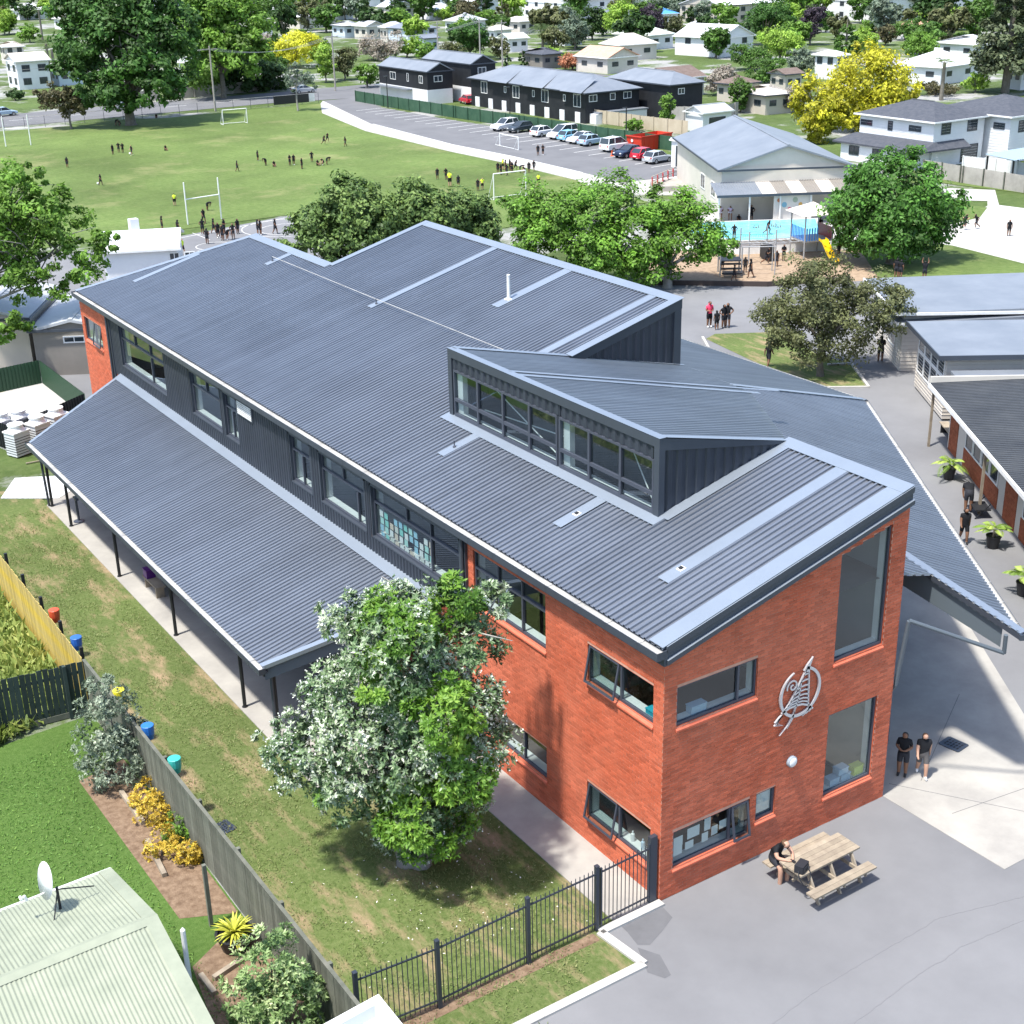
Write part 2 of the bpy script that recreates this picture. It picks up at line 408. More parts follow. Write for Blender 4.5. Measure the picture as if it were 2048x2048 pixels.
    if open_sash:
        ua, ub, ang = open_sash; s = MB(); g = MB()
        Lh = z1-z0-.06; dz = Lh*math.cos(ang); dd = Lh*math.sin(ang)
        def S(u, t, k=0.0): return F(u, z1-.03-dz*t+k*math.sin(ang), -deep+.06+dd*t+k*math.cos(ang))
        def sb(a, b, t0, t1):
            p = [S(a,t0,.02),S(b,t0,.02),S(b,t1,.02),S(a,t1,.02)]; q = [S(a,t0,-.02),S(b,t0,-.02),S(b,t1,-.02),S(a,t1,-.02)]
            s.quad(*p); s.quad(*reversed(q))
            for i in range(4): j = (i+1) % 4; s.quad(p[j],p[i],q[i],q[j])
        e = .05/Lh
        sb(ua,ub,0,e); sb(ua,ub,1-e,1); sb(ua,ua+.05,e,1-e); sb(ub-.05,ub,e,1-e)
        sash = s.build('sash', ALU, w); g.quad(S(ua,0),S(ub,0),S(ub,1),S(ua,1)); g.build('sash_pane', GLASS, w)
    return w
# openings: left wall (u = y) and gable (u = x)
LB = [(4.66,8.06,4.74,6.30),(.36,2.88,4.71,5.73),(2.2+2.2,7.6,.88,1.86),(.37,2.9,.79,1.84)]
LB[2] = (4.69,7.9,.88,1.86)
gtop = lambda u: 7.66+(u-5.36)*.235
GB = [(.38,2.82,4.69,5.72),(5.36,7.06,4.76,gtop),(.38,2.79,.79,1.82),(3.0,3.64,1.06,1.86),(5.33,7.06,.87,3.28)]
FBW = [(39.12,41.5,4.70,5.76)]
DW = [(31.2,36.5,4.64,6.40),(25.5,28.4,4.69,6.34),(23.94,25.15,4.69,6.34),(18.0,19.5,4.69,6.34),(14.25,17.3,4.69,6.34),(8.74,13.8,4.69,6.33)]
Fx, Fy = frame_uv('x'), frame_uv('y')
m = MB()
holed(m, [Fx(0,-.3),Fx(8.34,-.3),Fx(8.34,6.55),Fx(0,6.55)], [[Fx(a,c),Fx(b,c),Fx(b,d),Fx(a,d)] for a,b,c,d in LB])
holed(m, [Fx(37.9,-.3),Fx(41.9,-.3),Fx(41.9,6.55),Fx(37.9,6.55)], [[Fx(a,c),Fx(b,c),Fx(b,d),Fx(a,d)] for a,b,c,d in FBW])
gh = [[Fy(a,c),Fy(b,c),Fy(b,d(b) if callable(d) else d),Fy(a,d(a) if callable(d) else d)] for a,b,c,d in GB]
holed(m, [Fy(0,-.3),Fy(7.61,-.3),Fy(7.61,rz_(7.61)-.12),Fy(0,rz_(0)-.12)], gh)
for (F, hs) in ((Fx,[(a,b,c,d) for a,b,c,d in LB+FBW]),(Fy,GB)):                 # reveals
    for (a,b,c,d) in hs:
        da = d(a) if callable(d) else d; db = d(b) if callable(d) else d
        m.quad(F(a,c,.004),F(a,da,.004),F(a,da,-.22),F(a,c,-.22),1,.5); m.quad(F(b,c,.004),F(b,db,.004),F(b,db,-.22),F(b,c,-.22),1,.5); m.quad(F(a,da,.004),F(b,db,.004),F(b,db,-.22),F(a,da,-.22),1,.5); m.quad(F(a,c,.004),F(b,c,.004),F(b,c,-.22),F(a,c,-.22),1,.5)
m.poly([(7.61,0,-.3),(7.61,38.9,-.3),(7.61,38.9,8.6),(7.61,0,8.6)]); m.poly([(0,41.85,-.3),(7.61,38.9,-.3),(7.61,38.9,8.6),(0,41.85,6.6)])
BWALL = m.build('brick_wall', [MORTAR, BRICK], SB)
bk = bricks(Fx, 0, 8.34, lambda u: 6.50, LB, 'bricks'); b2 = bricks(Fx, 37.9, 41.9, lambda u: 6.50, FBW, 'bricks'); b3 = bricks(Fy, -.008, 7.615, lambda u: rz_(u)-.40, GB, 'bricks')
for o in (b2, b3):
    n0 = len(bk.v); bk.v += o.v; bk.f += [tuple(i+n0 for i in f) for f in o.f]; bk.m += o.m; bk.r += o.r
tag(bk.build('bricks', BRICK, BWALL), kind='stuff')
window('x',4.66,8.06,4.74,6.30,vert=(.33,.66),horiz=(.68,))
window('x',.36,2.88,4.71,5.73,vert=(.5,),open_sash=(1.66,2.84,R(11)))
window('x',4.69,7.9,.88,1.86,vert=(.35,.7))
window('x',.37,2.9,.79,1.84,vert=(.5,),open_sash=(1.68,2.86,R(11)))
window('y',.38,2.82,4.69,5.72,vert=(.77,))
window('y',5.36,7.06,4.76,8.06,topz=gtop)
window('y',.38,2.79,.79,1.82,vert=(.75,),open_sash=(2.22,2.76,R(9)))
window('y',3.0,3.64,1.06,1.86)
window('y',5.33,7.06,.87,3.28)
window('x',39.12,41.5,4.70,5.76,vert=(.45,),open_sash=(39.16,40.15,R(10)))
# dark ribbed cladding of the upper long side
m = MB()
def clad(u0, u1, z0, z1): ribbed(m, [(-.035,u0,z0),(-.035,u1,z0),(-.035,u1,z1),(-.035,u0,z1)], (0,0,1), .19, -.03, .11, .06)
ed = [8.62]+sorted([w[0]-.07 for w in DW]+[w[1]+.07 for w in DW])+[37.55]
ws = sorted(DW); u = 8.5
for (a,b,c,d) in ws:
    if a-.07 > u: clad(u, a-.07, 4.02, 6.5)
    clad(a-.07, b+.07, 4.02, c-.05); clad(a-.07, b+.07, d+.07, 6.5); u = b+.07
clad(u, 37.6, 4.02, 6.5); m.build('wall_cladding', CLAD, SB)
for (u0, u1) in [(8.34,8.52),(37.58,37.9)]: m = MB(); m.box(-.09,-.012,u0,u1,0,6.5); m.build('corner_trim', TRIM, SB)
m = MB(); m.tube([(-.14,8.43,4.05),(-.14,8.43,6.62)],.05,8); m.build('downpipe', TRIM, SB)
m = MB(); m.tube([(-.15,37.75,0),(-.15,37.75,6.62)],.05,8); m.build('downpipe', TRIM, SB)
window('x',31.2,36.5,4.64,6.40,vert=((.33,.69,1),(.67,.69,1),(.33,0,.66)),horiz=(.69,),brick=False)
window('x',25.5,28.4,4.69,6.34,vert=((.5,.69,1),),horiz=(.69,),brick=False)
window('x',23.94,25.15,4.69,6.34,vert=((.5,0,.66),),horiz=(.69,),brick=False)
window('x',18.0,19.5,4.69,6.34,vert=((.5,0,.66),),horiz=(.69,),brick=False)
window('x',14.25,17.3,4.69,6.34,vert=((.5,.69,1),(.2,0,.66)),horiz=(.69,),brick=False)
window('x',8.74,13.8,4.69,6.33,vert=((.6,.69,1),(.33,0,1)),horiz=(.69,),brick=False)
m = MB(); m.box(-.10,-.05,22.4,23.75,5.9,6.48,0)
for k in range(7): m.box(-.115,-.10,22.47,23.68,5.95+k*.07,5.995+k*.07,1)
m.build('louvre_vent', [TRIM, WHITE], SB)
# sheets of student work pinned inside the long window, papers on the near gable window
PAP = [mat('paper_%d' % i, c, .8) for i, c in enumerate([(.80,.80,.78),(.45,.72,.66),(.25,.62,.55),(.72,.58,.46),(.35,.60,.72),(.66,.66,.6)])]
for r_ in range(4):
    for c_ in range(11):
        if rng.random() < .06: continue
        y = 13.62-c_*.295-(r_ % 2)*.03; z = 5.60-r_*.235-rng.uniform(0,.03)
        p = MB(); p.quad((.125,y,z),(.125,y-.21,z),(.125,y-.21,z-.20),(.125,y,z-.20)); p.build('paper_sheet', PAP[rng.choice([0,0,0,1,2,1,3,4,5])], SB)
for (x,z,w,h) in [(.45,1.52,.33,.28),(.47,1.24,.3,.24),(.92,1.62,.38,.3),(.86,1.26,.26,.22),(1.45,1.70,.2,.36),(1.38,1.30,.2,.26),(1.68,1.38,.2,.26),(1.93,1.44,.25,.24),(3.08,1.76,.5,.58)]:
    p = MB(); p.quad((x,.115,z),(x+w,.115,z),(x+w,.115,z-h),(x,.115,z-h)); p.build('paper_sheet', PAP[0], SB)
# rooms behind the glass
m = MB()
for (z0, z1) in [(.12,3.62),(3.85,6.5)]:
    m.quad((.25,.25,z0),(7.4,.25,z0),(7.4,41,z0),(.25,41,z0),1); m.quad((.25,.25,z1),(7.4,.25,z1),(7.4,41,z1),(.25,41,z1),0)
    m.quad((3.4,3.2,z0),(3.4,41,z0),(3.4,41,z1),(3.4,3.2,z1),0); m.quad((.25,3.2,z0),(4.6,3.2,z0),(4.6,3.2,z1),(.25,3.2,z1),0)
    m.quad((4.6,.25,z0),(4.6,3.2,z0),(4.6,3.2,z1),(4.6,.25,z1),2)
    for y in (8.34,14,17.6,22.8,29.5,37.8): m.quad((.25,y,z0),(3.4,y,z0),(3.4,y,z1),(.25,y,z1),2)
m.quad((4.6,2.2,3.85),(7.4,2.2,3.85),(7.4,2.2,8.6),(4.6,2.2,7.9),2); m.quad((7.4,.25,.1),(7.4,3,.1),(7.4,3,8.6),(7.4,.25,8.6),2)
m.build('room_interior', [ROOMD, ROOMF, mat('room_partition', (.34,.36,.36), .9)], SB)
# things standing on the inner sills and desks
TEAL = mat('teal_plastic', (.03,.38,.48), .4); BLUET = mat('pale_blue_plastic', (.42,.55,.68), .3); LIME = mat('lime_plastic', (.6,.68,.12), .4)
def prop(name, label, cat, x0,x1,y0,y1,z0,z1, mm):
    t = MB(); t.box(x0,x1,y0,y1,z0,z1-.02); t.box(x0-.012,x1+.012,y0-.012,y1+.012,z1-.02,z1); return tag(t.build(name, mm), label, cat)
prop('storage_tub','turquoise plastic tub on the upper sill near the brick corner','tub',.14,.34,.45,.82,4.765,4.90,TEAL)
prop('storage_tub','clear pale tub on the upper gable sill left of the window bar','tub',.95,1.4,.14,.34,4.745,4.95,BLUET)
for i,(x,y,z,l) in enumerate([(5.75,.16,.925,'pale blue tub at the left of the lower right gable window'),(6.15,.16,.925,'pale blue tub in the middle of the lower right gable window'),(6.05,.16,1.13,'topmost pale blue tub stacked in the lower right gable window')]):
    prop('storage_tub',l,'tub',x,x+.34,y,y+.22,z,z+.19,BLUET)
prop('storage_tub','lime green tub at the right of the lower right gable window','tub',6.62,6.95,.16,.36,.925,1.18,LIME)
for i,(y,l,mm) in enumerate([(1.35,'tall white bottle on the lower corner window sill',WHITE),(.95,'short pale bottle on the lower corner window sill',BLUET),(.62,'orange capped bottle on the lower corner window sill',mat('orange_plastic',(.7,.22,.05),.4))]):
    t = MB(); t.lathe([(.05,0),(.055,.12),(.05,.2),(.02,.23),(.02,.28)],8,0,(.24,y,.845)); tag(t.build('bottle', mm), l, 'bottle')
# ---------------- clerestory dormer -------------------------------------
DX, DY0, DY1, DZ = 3.22, 4.25, 14.3, 9.90
DK = .236
def dz_(x): return DZ-.06-DK*(x-DX)
m = MB()
def dclad(y0,y1,z0,z1): ribbed(m, [(DX-.005,y0,z0),(DX-.005,y1,z0),(DX-.005,y1,z1),(DX-.005,y0,z1)], (0,0,1), .32, -.045, .20, .12)
zb = rz_(DX)+.05
dclad(DY0+.2, DY1-.2, 9.27, 9.62)
for (a,b) in [(DY0+.12,4.40),(8.52,8.60),(14.1,DY1-.12)]: m.box(DX-.03,DX+.02,a,b,zb,9.62)
dclad(8.5,8.62,zb,9.3)
nx = 7.45                                                             # near side triangle, clad
m2 = m
pts = [(DX+.12,DY0,rz_(DX+.12)+.05),(7.4,DY0,rz_(7.4)+.02),(7.4,DY0,dz_(7.4)-.02),(DX+.12,DY0,dz_(DX+.12)-.02)]
ribbed(m, pts, (0,0,1), .32, .045, .20, .12)
ribbed(m, [(x,DY1,z) for x,_,z in pts], (0,0,1), .32, .045, .20, .12)
m.build('dormer_cladding', CLAD, SB)
m = MB()
m.box(DX-.08,DX+.1,DY0-.08,DY1+.08,9.62,9.88); m.box(DX-.08,DX+.1,DY0-.08,DY0+.13,zb-.05,9.62); m.box(DX-.08,DX+.1,DY1-.13,DY1+.08,zb-.05,9.62)
for (y0,y1) in [(DY0-.08,DY0+.02),(DY1-.02,DY1+.08)]:
    a,b = DX+.1,7.5; q = lambda x,y,t: (x,y,dz_(x)+t)
    p = [q(a,y0,-.28),q(b,y0,-.02),q(b,y0,.06),q(a,y0,.04)]; r_ = [q(a,y1,-.28),q(b,y1,-.02),q(b,y1,.06),q(a,y1,.04)]
    m.quad(*p); m.quad(*reversed(r_)); m.quad(p[3],p[2],r_[2],r_[3]); m.quad(p[0],p[1],r_[1],r_[0])
m.build('dormer_trim', TRIM, SB)
m = MB(); m.quad((DX-.09,DY0-.09,9.885),(DX+.16,DY0-.09,9.885),(DX+.16,DY1+.09,9.885),(DX-.09,DY1+.09,9.885))
for y in (DY0, DY1): m.quad((DX+.16,y-.1,dz_(DX+.16)+.075),(7.55,y-.1,dz_(7.55)+.075),(7.55,y+.16,dz_(7.55)+.075),(DX+.16,y+.16,dz_(DX+.16)+.075))
m.build('dormer_cap', STEELD, SB)
def dwindow(y0,y1,z0,z1,nv):
    m = MB(); fw=.06; x0,x1 = DX-.07,DX+.03
    m.box(x0,x1,y0,y0+fw,z0,z1); m.box(x0,x1,y1-fw,y1,z0,z1); m.box(x0,x1,y0+fw,y1-fw,z0,z0+fw+.03); m.box(x0,x1,y0+fw,y1-fw,z1-fw,z1)
    zt = z0+(z1-z0)*.36; m.box(x0-.004,x1-.02,y0+fw,y1-fw,zt-.05,zt+.05)
    for k in range(1,nv): y = y0+(y1-y0)*k/nv; m.box(x0-.008,x1-.03,y-.045,y+.045,z0+fw+.03,z1-fw)
    w = m.build('window', ALU, SB); g = MB(); g.quad((DX-.02,y0,z0),(DX-.02,y1,z0),(DX-.02,y1,z1),(DX-.02,y0,z1)); g.build('pane', GLASS, w)
    b = MB(); b.box(DX+.05,DX+.2,y0+.05,y1-.05,z0+.04,z0+.09); b.box(DX+.05,DX+.22,y1-.35,y1-.06,z0+.09,z1-.05); b.build('inner_sill', WHITE, w)
dwindow(8.62,14.1,7.80,9.26,4); dwindow(4.40,8.52,7.80,9.26,3)
m = MB(); m.box(4.9,5.0,DY0+.2,DY1-.2,6.5,9.3); m.quad((3.3,DY0+.2,7.0),(4.9,DY0+.2,7.0),(4.9,DY1-.2,7.0),(3.3,DY1-.2,7.0)); m.quad((3.3,DY0+.2,9.5),(4.9,DY0+.2,9.3),(4.9,DY1-.2,9.3),(3.3,DY1-.2,9.5))
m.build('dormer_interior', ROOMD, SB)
m = MB()
for (y0,y1) in [(13.2,9.0),(6.0,4.8)]: m.tube([(3.6,y0,9.25),(3.5,y1,7.9)],.02,6)
m.tube([(3.7,13.2,8.1),(3.7,8.9,8.45)],.02,6); m.build('bracing_rod', WHITE, SB)
# upper back slopes behind the clerestory
ex = np.array([.565,.825]); ex /= np.linalg.norm(ex); en = np.array([ex[1],-ex[0]])        # second building grid
D3 = lambda x,y: (x,y,dz_(x))
m = MB()
ribbed(m, [D3(DX+.12,10.95),D3(11.75,10.28),D3(12.3,14.2),D3(7.6,14.3),D3(DX+.12,14.3)], (1,0,-DK), .19, .05, .072, .05)
ribbed(m, [D3(DX+.12,4.3),D3(7.6,4.3),D3(11.7,10.15),D3(DX+.12,10.9)], (1,0,-DK), .19, .05, .072, .05)
m.build('back_roof_sheet', STEEL, SB)
m = MB()
def dstrip(a,b,w,dz,mm=0):
    a = Vector(D3(*a))+Vector((0,0,dz)); b = Vector(D3(*b))+Vector((0,0,dz)); d = (b-a).normalized(); s = d.cross(Vector((0,0,1))).normalized()*w/2
    m.quad(a-s,b-s,b+s,a+s,mm)
dstrip((DX+.1,10.78),(12.0,10.08),.22,.07); dstrip((DX+.1,11.2),(13.3,10.55),.18,.075); dstrip((7.5,14.2),(12.2,14.0),.14,.07); dstrip((3.3,14.3),(7.6,14.25),.3,.08)
m.build('hip_cap', STEELD, SB)
m = MB()                                                                 # wall under the diagonal eave
a=(7.61,4.25); b=(11.6,10.05); c=(11.72,10.3); d_=(12.25,14.1)
for p,q in ((a,b),(b,c),(c,d_)): m.quad((p[0],p[1],5.2),(q[0],q[1],5.2),(q[0],q[1],dz_(q[0])-.02),(p[0],p[1],dz_(p[0])-.02))
m.build('back_wall', CLAD, SB)
# lower wing roof over the walkway
ZE, PM, PK = 5.0, .32, .27
c0 = G(1727,801,ZE); oE = float(en@c0[:2]); e0 = G(2040,1272,ZE); d1 = G(1367,684,ZE)
def pz(x,y): return ZE+PM*(oE-(en[0]*x+en[1]*y))
def kz(x): return ZE+PK*(c0[0]-x)
P3 = lambda x,y: (x,y,pz(x,y)); K3 = lambda x,y: (x,y,kz(x))
def hipy(x): # y where both planes meet
    return (ZE+PM*oE-PM*en[0]*x-kz(x))/(PM*en[1])
xb = float(e0[0])                                                         # near cut of the wing, parallel to the long side
xl = 12.7
m = MB()
ribbed(m, [P3(e0[0],e0[1]),P3(c0[0],c0[1]),P3(xl,hipy(xl)),P3(xl,6),P3(xb,2.9)], (en[0],en[1],-PM), .19, .05, .072, .05)
ribbed(m, [P3(xb,3.0),P3(xl,6.1),P3(xl,hipy(xl)),P3(8.2,5.2),P3(7.62,4.3),P3(7.62,.8),P3(xb,.8)] if False else [P3(7.62,.9),P3(xb,.9),P3(xb,3.0),P3(7.62,4.3)], (en[0],en[1],-PM), .19, .05, .072, .05)
ribbed(m, [P3(7.62,4.3),P3(xb,2.9),P3(xl,6.0),P3(xl,hipy(xl))], (en[0],en[1],-PM), .19, .05, .072, .05)
ye = float(d1[1])+14
ribbed(m, [K3(c0[0],c0[1]),K3(c0[0],ye),K3(12.1,ye),K3(12.1,hipy(12.1))], (1,0,-PK), .19, .05, .072, .05)
m.build('wing_roof_sheet', STEEL, SB)
m = MB()
def cap(a,b,w,dz):
    a = Vector(a)+Vector((0,0,dz)); b = Vector(b)+Vector((0,0,dz)); d = (b-a).normalized(); s = d.cross(Vector((0,0,1))).normalized()*w/2
    m.quad(a-s,b-s,b+s,a+s)
cap(K3(12.9,hipy(12.9)),K3(c0[0],c0[1]),.34,.07); m.build('hip_cap', STEELD, SB); m = MB()
cap(P3(xb+.12,2.9),P3(e0[0]+.12,e0[1]),.26,.07); m.build('barge_cap', STEELD, SB)
m = MB(); m.quad(P3(xb,3.2),P3(xb,float(e0[1])),(xb,float(e0[1]),ZE-.12),(xb,3.2,pz(xb,3.2)-.12))
m.build('barge_board', TRIM, SB)
m = MB(); m.quad((xb+.1,3.2,pz(xb,3.2)-.1),(xb+.1,float(e0[1])+.6,pz(xb,float(e0[1])+.6)-.1),(xb+.1,float(e0[1])+.6,pz(xb,float(e0[1])+.6)-.75),(xb+.1,3.2,pz(xb,3.2)-.95)); m.build('fascia', mat('grey_fascia',(.10,.125,.145),.6), SB)
gutter('gutter', (e0[0],e0[1],ZE+.0), (c0[0],c0[1],ZE), (en[0],en[1],0), .18, .14)
gutter('gutter', (c0[0],c0[1],ZE), (c0[0],ye,ZE), (1,0,0), .18, .14)
for u in np.arange(12.8, 18.9, 5.8):                                       # posts of the walkway roof
    p = np.array(e0[:2])+ex*u-en*.25; q = MB(); q.tube([(p[0],p[1],0),(p[0],p[1],ZE-.05)],.06,8); q.build('roof_post', TRIM, SB)
# rainwater pipe from the wing to the wall
m = MB(); w0 = GX(1818,1242,7.75); t0 = e0+np.array([ex[0]*.7-en[0]*.1,ex[1]*.7-en[1]*.1,0])
tt = hit(2012,1270,(0,0,1),ZE-.05); tb = hit(2008,1306,(0,0,1),ZE-.6)
m.tube([tt,tb],.055,8); m.tube([tb,w0+np.array([.02,.02,0])],.055,8); m.tube([w0,GX(1791,1371,7.75)],.055,8); m.tube([GX(1791,1371,7.75),(7.7,.5,2.6)],.055,8); m.build('downpipe', mat('grey_pipe',(.09,.11,.13),.5), SB)
# tower walls
m = MB()
ribbed(m, [(7.55,14.1,rz_(7.55)-.1),(12.0,14.1,kz(12.0)-.6),(12.0,14.1,rz_(12.0)-.02),(7.55,14.1,rz_(7.55)-.02)], (0,0,1), .32, .045, .20, .12)
m.quad((12.02,14.1,4),(12.02,31,4),(12.02,31,rz_(12)),(12.02,14.1,rz_(12))); m.quad((7.5,31,4),(12,31,4),(12,31,rz_(12)),(7.5,31,rz_(7.5)))
m.quad((7.5,31,4),(7.5,38.6,4),(7.5,38.6,8.8),(7.5,31,8.8))
m.build('tower_cladding', CLAD, SB)
m = MB()
t0_ = -.28
p = [rp(7.4,14.02,t0_),rp(12.06,14.02,t0_),rp(12.06,14.02,.05),rp(7.4,14.02,.05)]; m.quad(*p)
m.box(11.75,12.05,14.03,14.2,kz(12)-.4,rz_(11.75)-.15); m.quad(rp(12.06,14.02,.05),rp(12.06,31.05,.05),rp(12.06,31.05,-.3),rp(12.06,14.02,-.3)); m.build('tower_trim', TRIM, SB)
# far lower roofs behind the building (white capped valleys)
m = MB(); 
def lowroof(pts): ribbed(m, pts, (1,0,-.2), .19, .05, .072, .05)
lowroof([(7.5,31,7.6),(16,31,5.9),(16,38.9,5.9),(7.5,38.6,7.6)]); m.build('rear_roof_sheet', STEEL, SB)
m = MB(); 
for a,b in [((7.6,38.5,7.75),(16.2,36.5,6.0)),((7.7,35.0,7.72),(15.8,32.2,6.1)),((8.5,33.3,7.55),(14,31.6,6.45))]:
    cap(a,b,.16,.05)
m.build('valley_flashing', STEELD, SB)
m = MB(); m.quad((16,31,3),(16,38.9,3),(16,38.9,5.9),(16,31,5.9)); m.quad((12,31,3),(16,31,3),(16,31,5.9),(12,31,6.7)); m.quad((7.6,38.9,3),(16,38.9,3),(16,38.9,5.9),(7.6,38.9,7.6)); m.build('rear_wall', CLAD, SB)
# ---------------- verandah ---------------------------------------------
VS = .2525
def vz(x): return 4.10+VS*x
V3 = lambda x,y,dz=0: (x,y,vz(x)+dz)
m = MB(); ribbed(m, [V3(-.05,10.05),V3(-4.95,11.35),V3(-4.95,34.05),V3(-.05,36.9)], (1,0,VS), PITCH, .05, .072, .05); m.build('verandah_roof_sheet', STEEL, SB)
m = MB(); m.quad(V3(-.42,9.9,.062),V3(-.42,36.75,.062),V3(-.03,37.0,.062),V3(-.03,9.8,.062)); m.quad(V3(-.03,9.8,.05),V3(-.03,37.0,.05),(-.03,37.0,4.22),(-.03,9.8,4.22)); m.build('apron_flashing', STEELD, SB)
for (a,b,s) in [((-.05,10.0),(-4.98,11.3),-1),((-.05,36.98),(-4.98,34.12),1)]:
    m = MB(); A = Vector(V3(*a,.055)); B = Vector(V3(*b,.055)); o = Vector((0,s*-.2,0)); m.quad(A,B,B+o,A+o); m.quad(A,B,B-Vector((0,0,.12)),A-Vector((0,0,.12))); m.build('barge_cap', STEELD, SB)
VF = mat('fascia_blue',(.10,.125,.155),.55)
for (a,b,s) in [((-.05,10.06),(-4.9,11.36),1),((-.05,36.9),(-4.9,34.05),-1)]:
    A = Vector(V3(*a,-.05)); B = Vector(V3(*b,-.05)); m = MB(); m.quad(A,B,(B.x,B.y,vz(-4.9)-.45),(A.x,A.y,3.6)); m.build('verandah_end_fascia', VF, SB)
gutter('gutter', (-4.93,11.2,2.86), (-4.93,34.2,2.86), (-1,0,0), .2, .17)
m = MB(); m.box(-4.92,-4.8,11.4,34.0,2.5,2.82); m.build('verandah_beam', TRIM, SB)
for y in (33.96,31.4,25.64,19.97,14.26,11.75):
    m = MB(); m.lathe([(.09,0),(.09,.02),(.058,.025),(.058,2.7)],10,0,(-4.5,y,.03)); m.build('verandah_post', BLACKP, SB)
m = MB(); m.tube([(-4.9,11.3,2.7),(-4.62,11.62,2.55),(-4.62,11.62,.1)],.05,8); m.build('downpipe', TRIM, SB)
m = MB(); m.tube([(-4.9,33.9,2.7),(-4.65,34.1,2.5),(-4.6,34.05,.05)],.05,8); m.build('downpipe', TRIM, SB)
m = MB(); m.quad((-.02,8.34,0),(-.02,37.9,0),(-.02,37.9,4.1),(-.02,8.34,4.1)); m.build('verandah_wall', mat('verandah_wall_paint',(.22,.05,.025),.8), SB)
for k,y in enumerate((13,17.5,22,26.5,31)):
    m = MB(); m.box(-.06,-.03,y,y+2.6,.15,2.3); w = m.build('door', ALU, SB); m = MB(); m.quad((-.065,y+.1,.3),(-.065,y+2.5,.3),(-.065,y+2.5,2.2),(-.065,y+.1,2.2)); m.build('pane', GLASSD, w)
# ---------------- emblem and wall lamp on the gable ----------------------
m = MB(); cx, cz, rr = 4.22, 4.36, .64; silver = mat('brushed_emblem', (.62,.64,.67), .4, .6)
def flat(pts, ws, y0=-.03, y1=-.075):
    """flat metal ribbon along 2-D points on the gable"""
    n = len(pts); ws = ws if hasattr(ws,'__len__') else [ws]*n; L = []
    for i in range(n):
        a = np.array(pts[max(i-1,0)]); b = np.array(pts[min(i+1,n-1)]); d = (b-a)/max(1e-6,np.linalg.norm(b-a)); s = np.array([-d[1],d[0]])*ws[i]/2
        p = np.array(pts[i]); L.append((p-s,p+s))
    for (a,b),(c,d) in zip(L[:-1],L[1:]):
        m.quad((a[0],y1,a[1]),(c[0],y1,c[1]),(d[0],y1,d[1]),(b[0],y1,b[1])); m.quad((a[0],y1,a[1]),(c[0],y1,c[1]),(c[0],y0,c[1]),(a[0],y0,a[1])); m.quad((b[0],y1,b[1]),(d[0],y1,d[1]),(d[0],y0,d[1]),(b[0],y0,b[1]))
E2 = lambda x, y: (cx+(x-230)*.265/61, cz-(y-1345)*.265/80-(x-230)*.265/61*.0)
arc = lambda c, r, a0, a1, n=24: [(c[0]+r*math.cos(R(a0+(a1-a0)*i/n)), c[1]+r*math.sin(R(a0+(a1-a0)*i/n))) for i in range(n+1)]
flat(arc((cx,cz),rr,75,-190,40),.075); flat(arc((cx,cz),rr,170,112,10),[.07-.005*i for i in range(11)])
tip = (cx+.36,cz+.86)
flat([(cx+.14,cz+.52),(cx+.22,cz+.66),tip],[.16,.12,.005]); 
left = [(cx+.18,cz+.60),(cx-.12,cz+.12),(cx-.36,cz-.22),(cx-.58,cz-.42)]; right = [(cx+.24,cz+.60),(cx+.27,cz+.15),(cx+.28,cz-.2),(cx+.30,cz-.48)]
flat(left,.035); flat(right,.035)
for t in np.linspace(.12,.98,8):
    i = lambda P: np.array([np.interp(t*3,[0,1,2,3],[p[0] for p in P]),np.interp(t*3,[0,1,2,3],[p[1] for p in P])])
    a, b = i(left), i(right); mid = (a+b)/2+np.array([0,.10*t]); flat([tuple(a),tuple((a+mid)/2+np.array([0,.035*t])),tuple(mid),tuple((b+mid)/2+np.array([0,.035*t])),tuple(b)],.034 if t<.95 else .05)
flat([(cx+.02,cz+.34),(cx-.04,cz-.1),(cx-.16,cz-.5),(cx-.36,cz-.82),(cx-.62,cz-1.02)],[.03,.03,.03,.028,.01]); flat([(cx-.14,cz-.35),(cx-.2,cz-.65),(cx-.38,cz-.9)],[.03,.03,.01])
sp = [(cx-.27+.19*(1-i/26)*math.cos(R(200-i*22)), cz+.24+.19*(1-i/26)*math.sin(R(200-i*22))) for i in range(24)]; flat(sp,.04)
for k in range(4): flat([(cx-.56,cz-.46),(cx-.64-.05*k,cz-.50-.06*k),(cx-.80+.09*k,cz-.60-.05*k)],[.04,.05,.006]); flat([(cx+.34,cz-.5),(cx+.30+.05*k,cz-.6),(cx+.12+.11*k,cz-.72+.03*k)],[.04,.05,.006])
m.build('wall_emblem', silver, SB)
m = MB()
M = Matrix.Translation((4.1,-.012,2.42)) @ Matrix.Rotation(R(90),4,'X')
t = MB(); t.lathe([(.15,0),(.15,.07),(.13,.09)],20); t.v = [tuple(M @ Vector(p)) for p in t.v]; lam = t.build('wall_lamp', mat('lamp_rim',(.28,.33,.38),.5), SB)
t = MB(); t.lathe([(.125,.088),(.11,.105),(.04,.12)],20); t.v = [tuple(M @ Vector(p)) for p in t.v]; t.build('lamp_diffuser', WHITE, lam, smooth=True)
